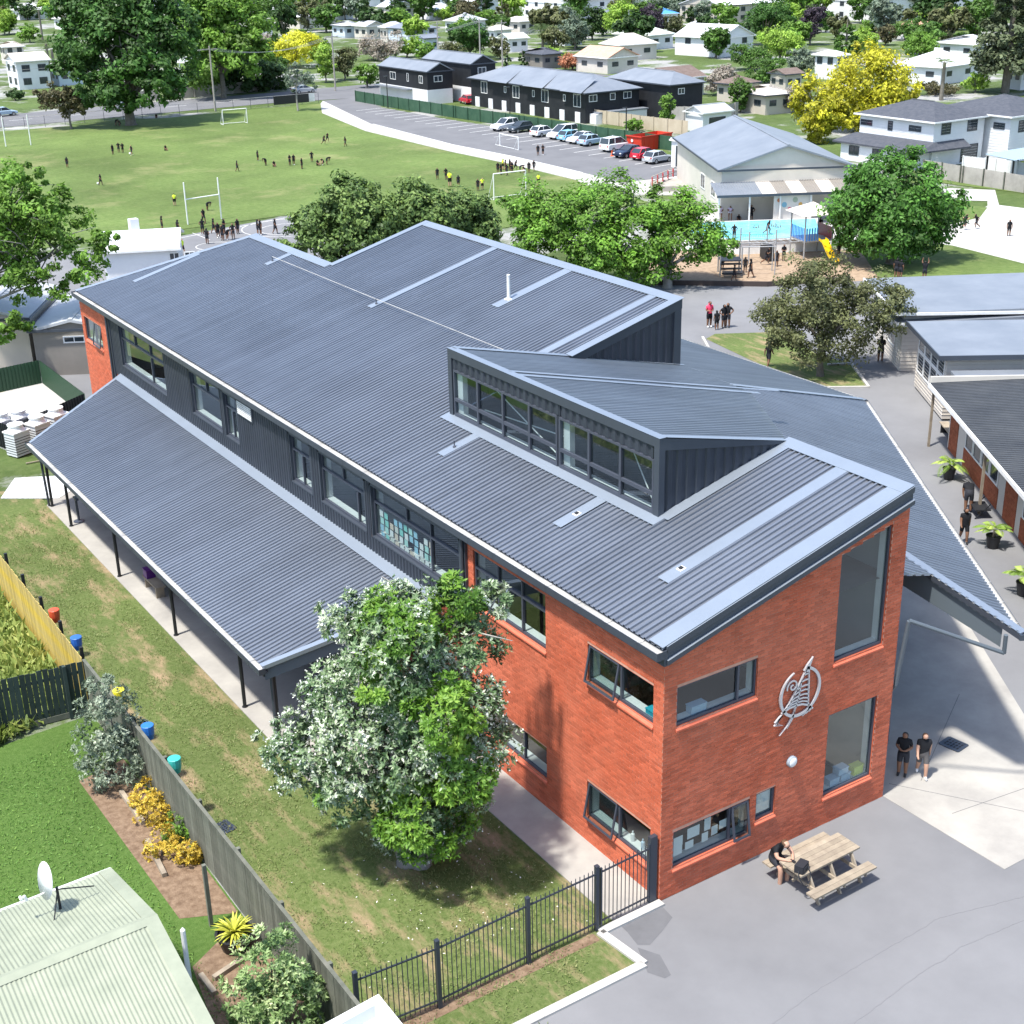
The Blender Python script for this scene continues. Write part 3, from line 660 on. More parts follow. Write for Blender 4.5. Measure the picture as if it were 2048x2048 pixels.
# ---------------- outside stair on the right side ------------------------
m = MB()
for k in range(21): m.box(7.75,9.6,2.0+k*.29,2.0+(k+1)*.29,k*.178+.01,(k+1)*.178)
m.build('stair', mat('stair_dark',(.045,.045,.05),.7), SB)
for x in (9.62,7.72):
    m = MB(); m.quad((x,1.9,.1),(x,8.1,3.8),(x,8.1,4.9),(x,1.9,1.15)); m.build('stair_screen', TRIM, SB)
    m = MB(); m.tube([(x+.02,1.7,.02),(x+.02,1.7,1.1),(x+.02,8.1,4.95)],.025,6); m.build('handrail', ALU, SB)
# ------------------------------------------------------------------ ground sheets
def grass_mat(name, g1, g2, soil, soil_lo, soil_hi, sscale=.35, stretch=(1,1,1), fine=9.0):
    m = bpy.data.materials.new(name); m.use_nodes = True; N = m.node_tree.nodes; L = m.node_tree.links; B = N['Principled BSDF']
    B.inputs['Roughness'].default_value = .9; B.inputs['Specular IOR Level'].default_value = .15
    tc = N.new('ShaderNodeTexCoord'); mp = N.new('ShaderNodeMapping'); mp.inputs['Scale'].default_value = stretch; L.new(tc.outputs['Object'], mp.inputs[0])
    def nz(s, d, v): n = N.new('ShaderNodeTexNoise'); n.inputs['Scale'].default_value = s; n.inputs['Detail'].default_value = d; n.inputs['Roughness'].default_value = .7; L.new(v, n.inputs['Vector']); return n.outputs[0]
    def ramp(x, a, b): r = N.new('ShaderNodeValToRGB'); r.color_ramp.elements[0].position = a; r.color_ramp.elements[1].position = b; L.new(x, r.inputs[0]); return r.outputs[0]
    f = nz(fine, 8, tc.outputs['Object']); big = nz(.06, 4, tc.outputs['Object'])
    mx = N.new('ShaderNodeMixRGB'); mx.inputs[1].default_value = (*g1,1); mx.inputs[2].default_value = (*g2,1); L.new(ramp(f,.32,.68), mx.inputs[0])
    m2 = N.new('ShaderNodeMixRGB'); m2.blend_type = 'MULTIPLY'; m2.inputs[0].default_value = .55; L.new(mx.outputs[0], m2.inputs[1]); L.new(ramp(big,.25,.75), m2.inputs[2])
    hs = N.new('ShaderNodeHueSaturation'); hs.inputs['Value'].default_value = 1.3; L.new(m2.outputs[0], hs.inputs['Color'])
    m3 = N.new('ShaderNodeMixRGB'); m3.inputs[2].default_value = (*soil,1); L.new(hs.outputs[0], m3.inputs[1]); L.new(ramp(nz(sscale, 7, mp.outputs[0]), soil_lo, soil_hi), m3.inputs[0])
    L.new(m3.outputs[0], B.inputs['Base Color'])
    bp = N.new('ShaderNodeBump'); bp.inputs['Strength'].default_value = .8; bp.inputs['Distance'].default_value = .05; L.new(nz(22,6,tc.outputs['Object']), bp.inputs['Height']); L.new(bp.outputs[0], B.inputs['Normal'])
    return m
ASPH = mat('asphalt', (.205,.208,.216), .85, 0, .25, noise=(.16,10,.32,.7), col2=(.145,.147,.154), bump=(60,.3,.006))
ASPHP = mat('asphalt_patch', (.115,.117,.124), .9, 0, .2, noise=(1.2,8), col2=(.14,.142,.15))
ROADM = mat('road_asphalt', (.13,.132,.14), .9, 0, .2, noise=(.3,6), col2=(.16,.162,.17))
FIELD = grass_mat('field_grass', (.085,.135,.034), (.145,.195,.062), (.26,.25,.12), .54, .80, .11, (1,1,1), 2.2)
LAWN = grass_mat('lawn_grass', (.075,.118,.028), (.155,.19,.07), (.33,.24,.15), .50, .68, .7, (1.6,.55,1), 7)
GLAWN = grass_mat('garden_grass', (.05,.105,.018), (.10,.165,.042), (.2,.2,.08), .66, .9, .5, (1,1,1), 8)
TOWNG = grass_mat('town_ground', (.06,.10,.025), (.11,.15,.05), (.30,.30,.29), .50, .58, .07, (1,1,1), 1.5)
BARK = mat('bark_chip', (.36,.27,.19), .95, 0, .15, noise=(3,8), col2=(.26,.19,.13), bump=(25,.5,.02))
SOIL = mat('garden_soil', (.13,.085,.055), .95, 0, .15, noise=(5,8), col2=(.24,.17,.115), bump=(25,.6,.03))
PAINT = mat('road_paint', (.75,.75,.72), .7, 0, .3, noise=(4,6,.3,.6), col2=(.5,.5,.48))
def sheet(name, pts, mm, z, kind='structure'):
    m = MB(); m.poly([(p[0], p[1], z) for p in pts]); return tag(m.build(name, mm), kind=kind)
gp = lambda *pp: [G(*p)[:2] for p in pp]
sheet('ground', [(-900,-300),(1500,-300),(1500,2200),(-900,2200)], TOWNG, -.03)
sheet('sports_field', [(-60,86),(31,86.6),(34,70),(57,72),(59,85),(59.4,97),(59.2,108),(60.1,128.8),(64,148),(68.6,157.8),(63,158.6),(42,157.6),(26,159.6),(-60,162)], FIELD, 0.003)
sheet('road', [(-90,176),(-90,163),(27,163.2),(64.4,163.4),(79,160),(120,160),(120,177),(69.5,176),(49,176.8)], ROADM, 0.004)
sheet('car_park', [(70.3,161),(63.6,134),(61.9,112.3),(62.2,101.2),(61.5,86.4),(61,81),(72,81),(74.2,90),(73.8,117),(72.9,132),(72.8,148),(76,161)], ROADM, 0.002)
m = MB(); m.prism([(68.6,157.8),(64,148),(60.1,128.8),(59.2,108),(59.4,97),(58.8,85),(56.5,77),(62,72),(71,80),(61,80.9),(61.5,86.4),(62.2,101.2),(61.9,112.3),(63.6,134),(70.3,160.5)],-.05,.05); tag(m.build('footpath', CONCL), kind='structure')
sheet('asphalt_yard', [(-.02,-.02),(-1.7,-.22),*gp((1288,1930),(1020,2062)),(-3,-14),(60,-14),(60,20),(58,42),(45,44.2),(38,50),(34,70),(31,86.4),(18,83.5),(-14,82),(-14,60),(0,43),(7.6,39),(7.6,0)], ASPH, 0.0)
for k, pts in enumerate([[(1318,1806),(1345,1835),(1325,1862),(1300,1890),(1275,1890),(1255,1865),(1240,1850)],[(1275,1895),(1320,1910),(1342,1950),(1330,1957),(1295,1945)]]):
    sheet('asphalt_patch', gp(*pts), ASPHP, .004)
m = MB(); m.prism([(7.63,0),(7.7,-3.9),(11.1,-3.9),(14.11,.54),(17.29,5.19),(27,19.3),(27,40),(12,40),(7.63,30)],-.1,.012); tag(m.build('concrete_apron', CONC), kind='structure')
m = MB()                                                             # joints cut in the apron
for a,b in [((8.2,.3),(10.9,-3.85)),((8.5,-1.6),(12.3,-2.1)),((9.0,-.1),(13.5,2.4))]: m.beam((*a,.014),(*b,.014),.014,.003)
tag(m.build('apron_joints', ASPHP), kind='structure')
sheet('lawn', [(-8.35,-9),(-8.35,38),(-4.6,36.5),(-4.66,13.2),(-4.66,9.0),(-1.3,9.0),(-1.3,-.02),(-1.9,-.25),*gp((1280,1926),(1012,2062)),(-4,-9)], LAWN, .004)
m = MB(); m.prism([(-4.66,8.6),(-4.66,34.2),(-3.6,35.6),(0,37.6),(0,8.6)],-.1,.03); tag(m.build('verandah_slab', CONC), kind='structure')
m = MB(); m.prism([(-1.35,0.05),(-1.35,8.55),(-.01,8.55),(-.01,.05)],-.1,.028); tag(m.build('wall_footpath', CONC), kind='structure')
m = MB(); k0 = G(1288,1930)[:2]; k1 = G(1010,2068)[:2]                      # white kerb
def kerbseg(a,b,w=.22,h=.06):
    m.beam((a[0],a[1],h/2),(b[0],b[1],h/2),w,h)
kerbseg((.0,-.1),(-1.85,-.12)); kerbseg((-1.85,-.12),k0); kerbseg(k0,k1); tag(m.build('kerb', CONCL), kind='structure')
sheet('soil_strip', [(-8.0,-.35),(-2.0,-.32),(-2.0,-.05),(-8.0,.1)], SOIL, .008)
# neighbours' yards
sheet('garden_lawn', [(-60,-30),(-8.45,-30),(-8.45,16.6),(-60,12)], GLAWN, .004)
sheet('rough_grass', [(-60,12.5),(-8.45,17.1),(-8.45,60),(-60,60)], GLAWN, .003)
sheet('grass_by_shed', [(-30,38),(0,44),(-4,60),(-40,75)], LAWN, .006)
sheet('garden_bed', [(-9.75,6.0),(-8.5,5.4),(-8.5,13.6),(-9.9,13.2)], SOIL, .01)
sheet('garden_bed', gp((385,1935),(470,1850),(500,1850),(640,2048),(430,2060)), SOIL, .016)
# ------------------------------------------------------------------ paling fences
def palings(root, a, b, h, mm, pw=.15, gap=.006, th=.02, jit=.012):
    a = Vector((*a,0)); b = Vector((*b,0)); d = b-a; L = d.length; n = int(L/(pw+gap)); ang = math.atan2(d.y,d.x)
    mesh = MB().box(-pw/2,pw/2,-th/2,th/2,0.02,h).mesh('paling', mm)
    for i in range(n):
        p = a+d*((i+.5)/n)
        o = link('paling', mesh, root, (p.x,p.y,rng.uniform(-jit,jit)), ang+rng.uniform(-.02,.02)); o.scale = (1,1,1+rng.uniform(-.012,.012)); o.rotation_euler.y = rng.uniform(-.006,.006)
    return ang
def rails(root, a, b, zs, off, mm, name='rail'):
    d = (Vector((*b,0))-Vector((*a,0))).normalized(); s = Vector((-d.y,d.x,0))*off
    for z in zs:
        m = MB(); m.beam((a[0]+s.x,a[1]+s.y,z),(b[0]+s.x,b[1]+s.y,z),.045,.09); m.build(name, mm, root)
def posts(root, a, b, step, h, off, mm, w=.1):
    d = (Vector((*b,0))-Vector((*a,0))); L = d.length; d.normalize(); s = Vector((-d.y,d.x,0))*off; u = 0
    mesh = MB().box(-w/2,w/2,-w/2,w/2,0,h).mesh('fence_post', mm)
    while u < L: p = Vector((*a,0))+d*u+s; link('fence_post', mesh, root, (p.x,p.y,0), math.atan2(d.y,d.x)); u += step
FGREY = mat('fence_grey_timber', (.175,.175,.145), .85, 0, .2, noise=(2.2,9,.3,.7), col2=(.085,.095,.075), rand=.22, bump=(20,.4,.005))
FYEL = mat('fence_lichen_timber', (.52,.36,.035), .85, 0, .2, noise=(1.3,6,.35,.7), col2=(.30,.27,.19), rand=.2, bump=(20,.4,.005))
FDARK = mat('fence_dark_stain', (.022,.036,.034), .7, 0, .3, noise=(2,6), col2=(.035,.05,.045), rand=.2)
FPALE = mat('fence_pale_timber', (.40,.38,.345), .85, 0, .2, noise=(1,6), col2=(.30,.285,.26), rand=.12)
FGREEN = mat('fence_green_paint', (.028,.075,.045), .75, 0, .3, noise=(1,5), col2=(.05,.105,.065), rand=.12)
FX = -8.42
t = thing('paling_fence', 'weathered grey paling fence between the garden lawn and the school grass', 'fence', (0,0,0))
palings(t,(FX,-9),(FX,16.7),1.78,FGREY); rails(t,(FX,-9),(FX,16.7),(.35,1.45),-.04,FGREY); posts(t,(FX,-9),(FX,16.7),2.4,1.8,-.09,FGREY)
m = MB(); m.beam((FX,-9,1.81),(FX,16.7,1.81),.09,.03); m.build('capping', FGREY, t)
t = thing('paling_fence', 'yellow lichen covered paling fence beside the long rough grass', 'fence', (0,0,0))
palings(t,(FX,16.9),(FX,38),1.78,FYEL); rails(t,(FX,16.9),(FX,38),(.35,1.45),-.04,FGREY); posts(t,(FX,17.2),(FX,38),2.1,1.98,-.1,BLACKP)
da = G(0,1362,1.75)[:2]; db = np.array([FX-.05,16.75]); da2 = db+(da-db)*2.2
t = thing('paling_fence', 'dark stained paling fence dividing the two neighbouring gardens', 'fence', (0,0,0))
palings(t,da2,db,1.75,FDARK,gap=.012); rails(t,da2,db,(.35,1.4),.04,FDARK); posts(t,da2,db,2.3,1.76,-.07,FDARK)
m = MB(); m.beam((*da2,.09),(*db,.09),.06,.18); m.build('base_board', FGREY, t)
# ------------------------------------------------------------------ steel picket fence and gate
PCK = mat('picket_steel', (.045,.055,.075), .4, .3, .5)
t = thing('picket_fence', 'dark grey steel picket fence from the timber fence to the brick corner', 'fence', (0,0,0))
pk = MB().lathe([(.012,.08),(.012,1.72),(.004,1.74)],6).mesh('picket', PCK)
FP = [G(690,2040)[:2], G(885,2022)[:2], G(1058,1928)[:2], G(1195,1860)[:2]]
FP = [np.array([-8.05,.02]),np.array([-6.16,-.1]),np.array([-3.79,-.03]),np.array([-1.86,0.0])]
for a,b in zip(FP[:-1],FP[1:]):
    n = int(np.linalg.norm(b-a)/.118)
    for i in range(1,n): p = a+(b-a)*i/n; link('picket', pk, t, (p[0],p[1],0))
    for z in (.22,1.60): m = MB(); m.beam((*a,z),(*b,z),.03,.035); m.build('rail', PCK, t)
for p in FP:
    m = MB(); m.box(-.045,.045,-.045,.045,0,1.80); m.box(-.05,.05,-.05,.05,1.80,1.83); m.build('fence_post', PCK, t, loc=(p[0],p[1],0))
t = thing('picket_gate', 'steel picket gate closing the path beside the brick corner', 'gate', (0,0,0))
a, b = np.array([-1.74,0.0]), np.array([-.28,.06])
for i in range(0,13): p = a+(b-a)*i/12; link('picket', pk, t, (p[0],p[1],0))
for z in (.22,1.60): m = MB(); m.beam((*a,z),(*b,z),.03,.035); m.build('rail', PCK, t)
for p,w in ((a,.05),(b,.05)): m = MB(); m.box(-w/2,w/2,-w/2,w/2,.1,1.72); m.build('gate_stile', PCK, t, loc=(p[0],p[1],0))
m = MB(); m.box(-.10,.10,-.06,.06,0,1.9,0); m.box(-.08,.08,.06,.12,.9,1.55,0); m.build('latch_post', PCK, t, loc=(-.17,.08,0))
# ------------------------------------------------------------------ picnic table
PT = thing('picnic_table', 'weathered timber picnic table with two bench seats beside the brick gable', 'picnic table', (0,0,0))
q0 = G(1536+255*.265,1536+825*.265,.74); q1 = G(1536+700*.265,1536+600*.265,.74)
pd = (q1-q0)[:2]; pl = np.linalg.norm(pd); pd /= pl; pn = np.array([-pd[1],pd[0]]); pang = math.atan2(pd[1],pd[0])
pc = q0[:2]+pd*pl/2+pn*.38
PT.location = (pc[0],pc[1],0); PT.rotation_euler = (0,0,pang)
for k in range(5): m = MB(); y = -.36+k*.148; m.box(-pl/2,pl/2,y,y+.142,.70,.745); m.build('table_plank', TIMB, PT)
for s in (-1,1):
    for k in range(2): m = MB(); y = s*.74-.145+k*.148; m.box(-pl/2-.05,pl/2+.05,y,y+.142,.41,.455); m.build('bench_plank', TIMB, PT)
for x in (-pl/2+.28, 0, pl/2-.28):
    m = MB(); m.box(x-.045,x,-.88,.88,.32,.41); m.build('bench_bearer', TIMB, PT); m = MB(); m.box(x,x+.045,-.36,.36,.61,.70); m.build('table_bearer', TIMB, PT)
    for s in (-1,1): m = MB(); m.beam((x+.022,s*.70,0),(x+.022,s*.28,.69),.045,.1,0,(0,1,0)); m.build('leg', TIMB, PT)
m = MB(); m.beam((-.9,0,.36),(0,0,.66),.04,.08); m.beam((.9,0,.36),(0,0,.66),.04,.08); m.build('brace', TIMB, PT)
t = thing('shoulder_bag', 'black shoulder bag with its strap hanging off the picnic table', 'bag', (pc[0],pc[1],0), pang)
BAG = mat('bag_fabric', (.02,.022,.028), .6)
m = MB(); M = Matrix.Translation((-pl/2+.18,-.18,.75)) @ Matrix.Rotation(R(20),4,'Z'); m.box(-.17,.17,-.11,.11,0,.2,0,M); m.box(-.15,.15,-.13,-.11,.03,.14,0,M); m.build('pouch', BAG, t)
m = MB(); pts = [(-pl/2+.05,-.2,.86),(-pl/2-.03,-.32,.7),(-pl/2+.05,-.40,.5),(-pl/2+.16,-.42,.42),(-pl/2+.26,-.40,.55),(-pl/2+.3,-.36,.74),(-pl/2+.3,-.25,.88)]; m.tube(pts,.016,6); m.build('strap', BAG, t)
# drain grates
def grate(x,y,z,rz,label,w=.5,l=.6):
    t = thing('drain_grate', label, 'drain', (x,y,z), rz); m = MB()
    for s in (-1,1): m.box(s*w/2-.03,s*w/2+.03,-l/2,l/2,0,.02); m.box(-w/2,w/2,s*l/2-.03,s*l/2+.03,0,.019)
    m.build('rim', PCK, t); m = MB()
    for k in range(6): u = -l/2+l*(k+.5)/6; m.box(-w/2,w/2,u-.02,u+.02,.002,.015)
    for k in range(4): u = -w/2+w*(k+.5)/4; m.box(u-.02,u+.02,-l/2,l/2,.001,.014)
    m.build('bars', PCK, t); m = MB(); m.quad((-w/2,-l/2,-.0),(w/2,-l/2,-.0),(w/2,l/2,-.0),(-w/2,l/2,-.0)); m.build('sump', BLACKP, t)
p = G(1907,1490); grate(p[0],p[1],.014,R(8),'black square drain grate in the pale concrete apron')
p = G(450,1655); grate(p[0],p[1],.01,R(10),'small drain grate in the grass beside the grey paling fence',.35,.5)
# things hung along the inner side of the timber fences
for (px,py,c,l,cc) in [(112,1222,(.55,.08,.03),'orange red tub hung on the inner side of the yellow fence','tub'),(157,1280,(.03,.12,.42),'blue tub hung beside the end of the yellow fence','tub'),(243,1388,(.7,.62,.03),'yellow tub on the fence behind the silvery shrub','tub'),(302,1470,(.03,.16,.5),'blue tub on the grey fence just past the silvery shrub','tub'),(357,1546,(.05,.42,.36),'turquoise tub on the grey fence above the yellow shrubs','tub')]:
    p = GX(px,py,FX+.28); m = MB(); m.lathe([(.07,-.30),(.13,-.27),(.165,-.1),(.175,.14),(.16,.15),(.03,.16)],14,0,(FX+.215,p[1],1.76)); tag(m.build('plastic_tub', mat('tub_'+l[:6],c,.35), smooth=False), l, cc, 'tubs along the timber fence')
# bench and box on the verandah
t = thing('bench', 'low timber bench on the verandah slab between two posts', 'bench', (-3.9,23.6,.03)); m = MB(); m.box(-.18,.18,-.7,.7,.4,.45); m.build('seat', TIMB, t)
for y in (-.55,.55): m = MB(); m.box(-.15,.15,y-.04,y+.04,0,.4); m.build('leg', TIMB, t)
m = MB(); m.box(-.16,.16,-.18,.18,0,.3); m.box(-.18,.18,-.2,.2,.3,.33); tag(m.build('storage_crate', mat('purple_plastic',(.10,.02,.18),.4), loc=(-3.9,24.0,.48)), 'purple crate on the verandah bench', 'crate')
m = MB(); m.lathe([(.22,0),(.22,.02),(.05,.05),(.05,.9),(.08,.95)],10,0,(-4.1,31.7,.03)); m.box(-4.16,-4.04,31.5,31.9,.98,1.05); tag(m.build('drinking_fountain', ALU), 'grey drinking fountain beside the far verandah posts', 'fountain')
t = thing('ground_mat', 'white plastic ground mat lying on the grass past the verandah', 'mat', (0,0,0)); pts = gp((2,998),(30,958),(122,953),(140,985),(118,998)); m = MB(); m.prism(pts,.01,.05); m.build('sheet', mat('white_mat',(.72,.74,.76),.6,noise=(9,3,.4,.6),col2=(.5,.52,.55)), t)
# ------------------------------------------------------------------ neighbour's house at lower left
NR = mat('pale_green_roof', (.30,.325,.245), .65, .0, .3, noise=(1.2,8,.3,.7), col2=(.22,.245,.185))
H = thing('neighbour_house', 'low house with a pale green corrugated roof in the near left corner', 'house')
rz0 = 3.6; A = G(315,1832,rz0); B_ = G(-260,2066,rz0); ez = 2.75
rd = (B_-A)/np.linalg.norm(B_-A); up_ = G(222,1737,ez); lo_ = G(448,2085,2.75)
Bu = up_+rd*16; Bl = lo_+rd*16; Br = A+rd*16
m = MB(); ribbed(m,[A,Br,Bu,up_],(up_-A),.09,.02,wave=True); ribbed(m,[A,Br,Bl,lo_],(lo_-A),.09,.02,wave=True); m.build('roof', NR, H)
m = MB()
for a,b in ((A,up_),(A,lo_)):
    d = Vector(b-a); s = Vector(rd)*.28; z = Vector((0,0,.035)); m.quad(Vector(a)+z,Vector(b)+z,Vector(b)+s+z,Vector(a)+s+z); m.quad(Vector(a)+z,Vector(b)+z,Vector(b)-Vector((0,0,.12)),Vector(a)-Vector((0,0,.12)))
m.build('barge_cap', NR, H)
m = MB(); s1 = Vector((up_-A)).normalized()*.16; s2 = Vector((lo_-A)).normalized()*.16; z = Vector((0,0,.05)); A_=Vector(A); Br_=Vector(Br); m.quad(A_+z,Br_+z,Br_+s1+z*.6,A_+s1+z*.6); m.quad(A_+z,Br_+z,Br_+s2+z*.6,A_+s2+z*.6); m.build('ridge_cap', NR, H)
m = MB(); 
for a,b in ((up_,A),(A,lo_)): 
    i = rd*.25; m.quad((a+i)[:2].tolist()+[0],(b+i)[:2].tolist()+[0],(b+i)-np.array([0,0,.06]),(a+i)-np.array([0,0,.06]))
i = (lo_-A)*.06; m.quad((up_-rd*0)[:2].tolist()+[0],Bu[:2].tolist()+[0],Bu-np.array([0,0,.1]),up_-np.array([0,0,.1])); m.build('wall', WHITE, H)
m = MB(); m.tube([up_+np.array([0,0,-.03]),Bu+np.array([0,0,-.03])],.06,8); m.build('gutter', WHITE, H)
# satellite dish on that roof
ds = hit(121,1818,tuple(np.cross(Br-A,up_-A)),float(np.cross(Br-A,up_-A)@A)); S = thing('satellite_dish', 'white oval satellite dish on a strutted pole on the pale green roof', 'satellite dish', tuple(ds))
m = MB(); m.tube([(0,0,0),(0,0,.55)],.03,8); m.tube([(0,0,.5),(.75,.05,.22)],.014,6); m.tube([(0,0,.45),(-.35,-.65,.0)],.014,6); m.build('pole', BLACKP, S)
m = MB(); M = Matrix.Translation((-.12,.02,.78)) @ Matrix.Rotation(R(-78),4,'Y') @ Matrix.Rotation(R(10),4,'X')
m.lathe([(0.001,0),(.12,.01),(.24,.035),(.34,.075),(.345,.085)],20); m.v = [tuple(M @ Vector((p[0]*1.22,p[1]*.95,p[2]))) for p in m.v]; m.build('reflector', WHITE, S, smooth=True)
m = MB(); m.tube([(-.1,.02,.52),(-.62,.0,.5)],.018,6); m.tube([(-.62,0,.5),(-.66,0,.62)],.035,8); m.tube([(-.72,-.05,.58),(-.72,.08,.58)],.03,8); m.build('feed_arm', WHITE, S)
# white parapet roof at the bottom edge
W_ = thing('flat_roof_shed', 'white flat roofed shed with a raised parapet at the bottom edge', 'shed', (0,0,0)); zt = 2.7
c_ = G(757,1988,zt)[:2]; a_ = G(625,2060,zt)[:2]; b_ = G(815,2060,zt)[:2]; u_ = (a_-c_)/np.linalg.norm(a_-c_); v_ = (b_-c_)/np.linalg.norm(b_-c_); a_ = c_+u_*3.2; b_ = c_+v_*3.2; d_ = a_+v_*3.2
LG = mat('pale_grey_paint', (.60,.62,.66), .6)
m = MB(); ci = c_+(u_+v_)*.2; ai = a_+(-u_+v_)*.2; bi = b_+(u_-v_)*.2; di = d_-(u_+v_)*.2
for (o1,o2,i1,i2) in ((c_,a_,ci,ai),(c_,b_,ci,bi),(a_,d_,ai,di),(b_,d_,bi,di)):
    m.quad((*o1,zt),(*o2,zt),(*i2,zt),(*i1,zt)); m.quad((*i1,zt),(*i2,zt),(*i2,zt-.3),(*i1,zt-.3),1); m.quad((*o1,zt),(*o2,zt),(*o2,0),(*o1,0))
m.build('parapet', [WHITE, LG], W_); m = MB(); m.quad((*ci,zt-.3),(*ai,zt-.3),(*di,zt-.3),(*bi,zt-.3)); m.build('roof_deck', LG, W_)
# small garden things
for (a,b,l) in [((243,1588),(287,1650),'upper timber sleeper edging the yellow shrub bed'),((295,1685),(330,1755),'lower timber sleeper edging the yellow shrub bed'),((350,1728),(398,1712),'short timber board at the end of the yellow shrub bed'),((428,1962),(508,1908),'timber sleeper beside the potted bromeliad'),((402,1955),(430,1992),'short timber sleeper near the white roof pipe')]:
    p,q = G(*a),G(*b); m = MB(); m.beam((p[0],p[1],.07),(q[0],q[1],.07),.12,.12); tag(m.build('garden_sleeper', TIMB), l, 'sleeper', 'timber sleepers in the garden')
p = G(423,1852); m = MB(); m.box(-.045,.045,-.045,.045,0,1.75); tag(m.build('garden_post', FGREY, loc=tuple(p)), 'lone weathered timber post standing on the garden lawn', 'post')
p = G(376,1960,.0); pt = G(368,1880,2.6); m = MB(); m.lathe([(.055,0),(.055,2.55),(.02,2.6)],10,0,(pt[0],pt[1],.3)); tag(m.build('vent_pipe', WHITE), 'white vent pipe standing at the side of the green roof', 'pipe')
m = MB(); a = G(85,990); b = G(50,992); p=G(52,928); q=G(84,922); m.beam((p[0],p[1],.03),(q[0],q[1],.03),.07,.04); tag(m.build('timber_stick', TIMB), 'loose timber stick on the grass before the fenced plant enclosure', 'stick')
# sports ground furniture
def goalpost(px0,px1,w,h,bar,label):
    a,b = G(*px0),G(*px1); t = thing('rugby_posts', label, 'goal posts', tuple((a+b)/2), 0, 'rugby posts on the field'); a=a-np.array(t.location); b=b-np.array(t.location)
    for p in (a,b): m = MB(); m.lathe([(.06,0),(.055,h),(.01,h+.02)],8,0,tuple(p)); m.build('upright', WHITE, t)
    m = MB(); m.tube([a+np.array([0,0,bar]),b+np.array([0,0,bar])],.045,8); m.build('crossbar', WHITE, t)
goalpost((376,449),(443,438),3,3.35,2.0,'white rugby posts at the near end of the field by the court')
goalpost((12,293),(62,290),3,3.3,1.9,'white rugby posts at the far left side of the field')
def soccer(px0,px1,h,label):
    a,b = G(*px0),G(*px1); t = thing('soccer_goal', label, 'goal', tuple((a+b)/2), 0, 'soccer goals'); a=a-np.array(t.location); b=b-np.array(t.location)
    m = MB(); m.tube([a,a+np.array([0,0,h])],.05,8); m.build('upright', WHITE, t); m = MB(); m.tube([b,b+np.array([0,0,h])],.05,8); m.build('upright', WHITE, t)
    m = MB(); m.tube([a+np.array([0,0,h]),b+np.array([0,0,h])],.05,8); m.build('crossbar', WHITE, t)
    m = MB()
    for p in (a,b): m.tube([p+np.array([0,0,h]),p+np.array([0,.9,.05]),p],.03,6)
    m.tube([a+np.array([0,.9,.05]),b+np.array([0,.9,.05])],.03,6); m.build('back_frame', WHITE, t)
soccer((447,250),(495,246),1.75,'white soccer goal on the far edge of the field'); soccer((1000,292),(1037,300),1.3,'small white soccer goal beside the car park path')
soccer((988,400),(1052,392),2.2,'white goal half hidden behind the round bushes')
# court lines
m = MB()
def line(a,b,w=.06): p,q = G(*a),G(*b); m.beam((p[0],p[1],.006),(q[0],q[1],.006),w,.004)
line((350,478),(570,436),.1); line((385,466),(420,480))
for (c,r) in (((430,492),1.4),((575,458),2.2),((575,455),3.6)):
    o = G(*c); pts = [(o[0]+r*math.cos(2*math.pi*i/28),o[1]+r*math.sin(2*math.pi*i/28),.006) for i in range(29)]
    for a,b in zip(pts[:-1],pts[1:]): m.beam(a,b,.07,.004)
tag(m.build('court_lines', PAINT), kind='structure')
m = MB()                                                            # parking bay lines
for y in np.arange(84,148,2.55): m.beam((73.2,y,.006),(68.6,y-.4,.006),.12,.004)
for a,b in zip([(63.9,134),(62.1,112.3),(62.4,101.2)],[(62.1,112.3),(62.4,101.2),(61.8,88)]): m.beam((*a,.006),(*b,.006),.12,.004)
tag(m.build('parking_lines', PAINT), kind='structure')
m = MB()
for x in np.arange(30,60,7.0): m.beam((x,169.5,.008),(x+3,169.5,.008),.15,.004)
tag(m.build('road_lines', PAINT), kind='structure')

# seams and cracks of the yard, short and long grass
m = MB()
for pts in ([(1530,2060),(1640,1975),(1760,1905),(1880,1835),(1990,1808),(2060,1790)],[(1690,2060),(1830,1955),(1930,1890),(2060,1835)]):
    P_ = [G(*p) for p in pts]; Q = []
    for a,b in zip(P_[:-1],P_[1:]):
        for u in np.linspace(0,1,12,endpoint=False): q = a+(b-a)*u; Q.append((q[0]+rng.gauss(0,.012),q[1]+rng.gauss(0,.012),.003))
    for a,b in zip(Q[:-1],Q[1:]): m.beam(a,b,.018+.012*rng.random(),.003)
tag(m.build('asphalt_seams', mat('asphalt_seam',(.165,.167,.175),.9)), kind='structure')
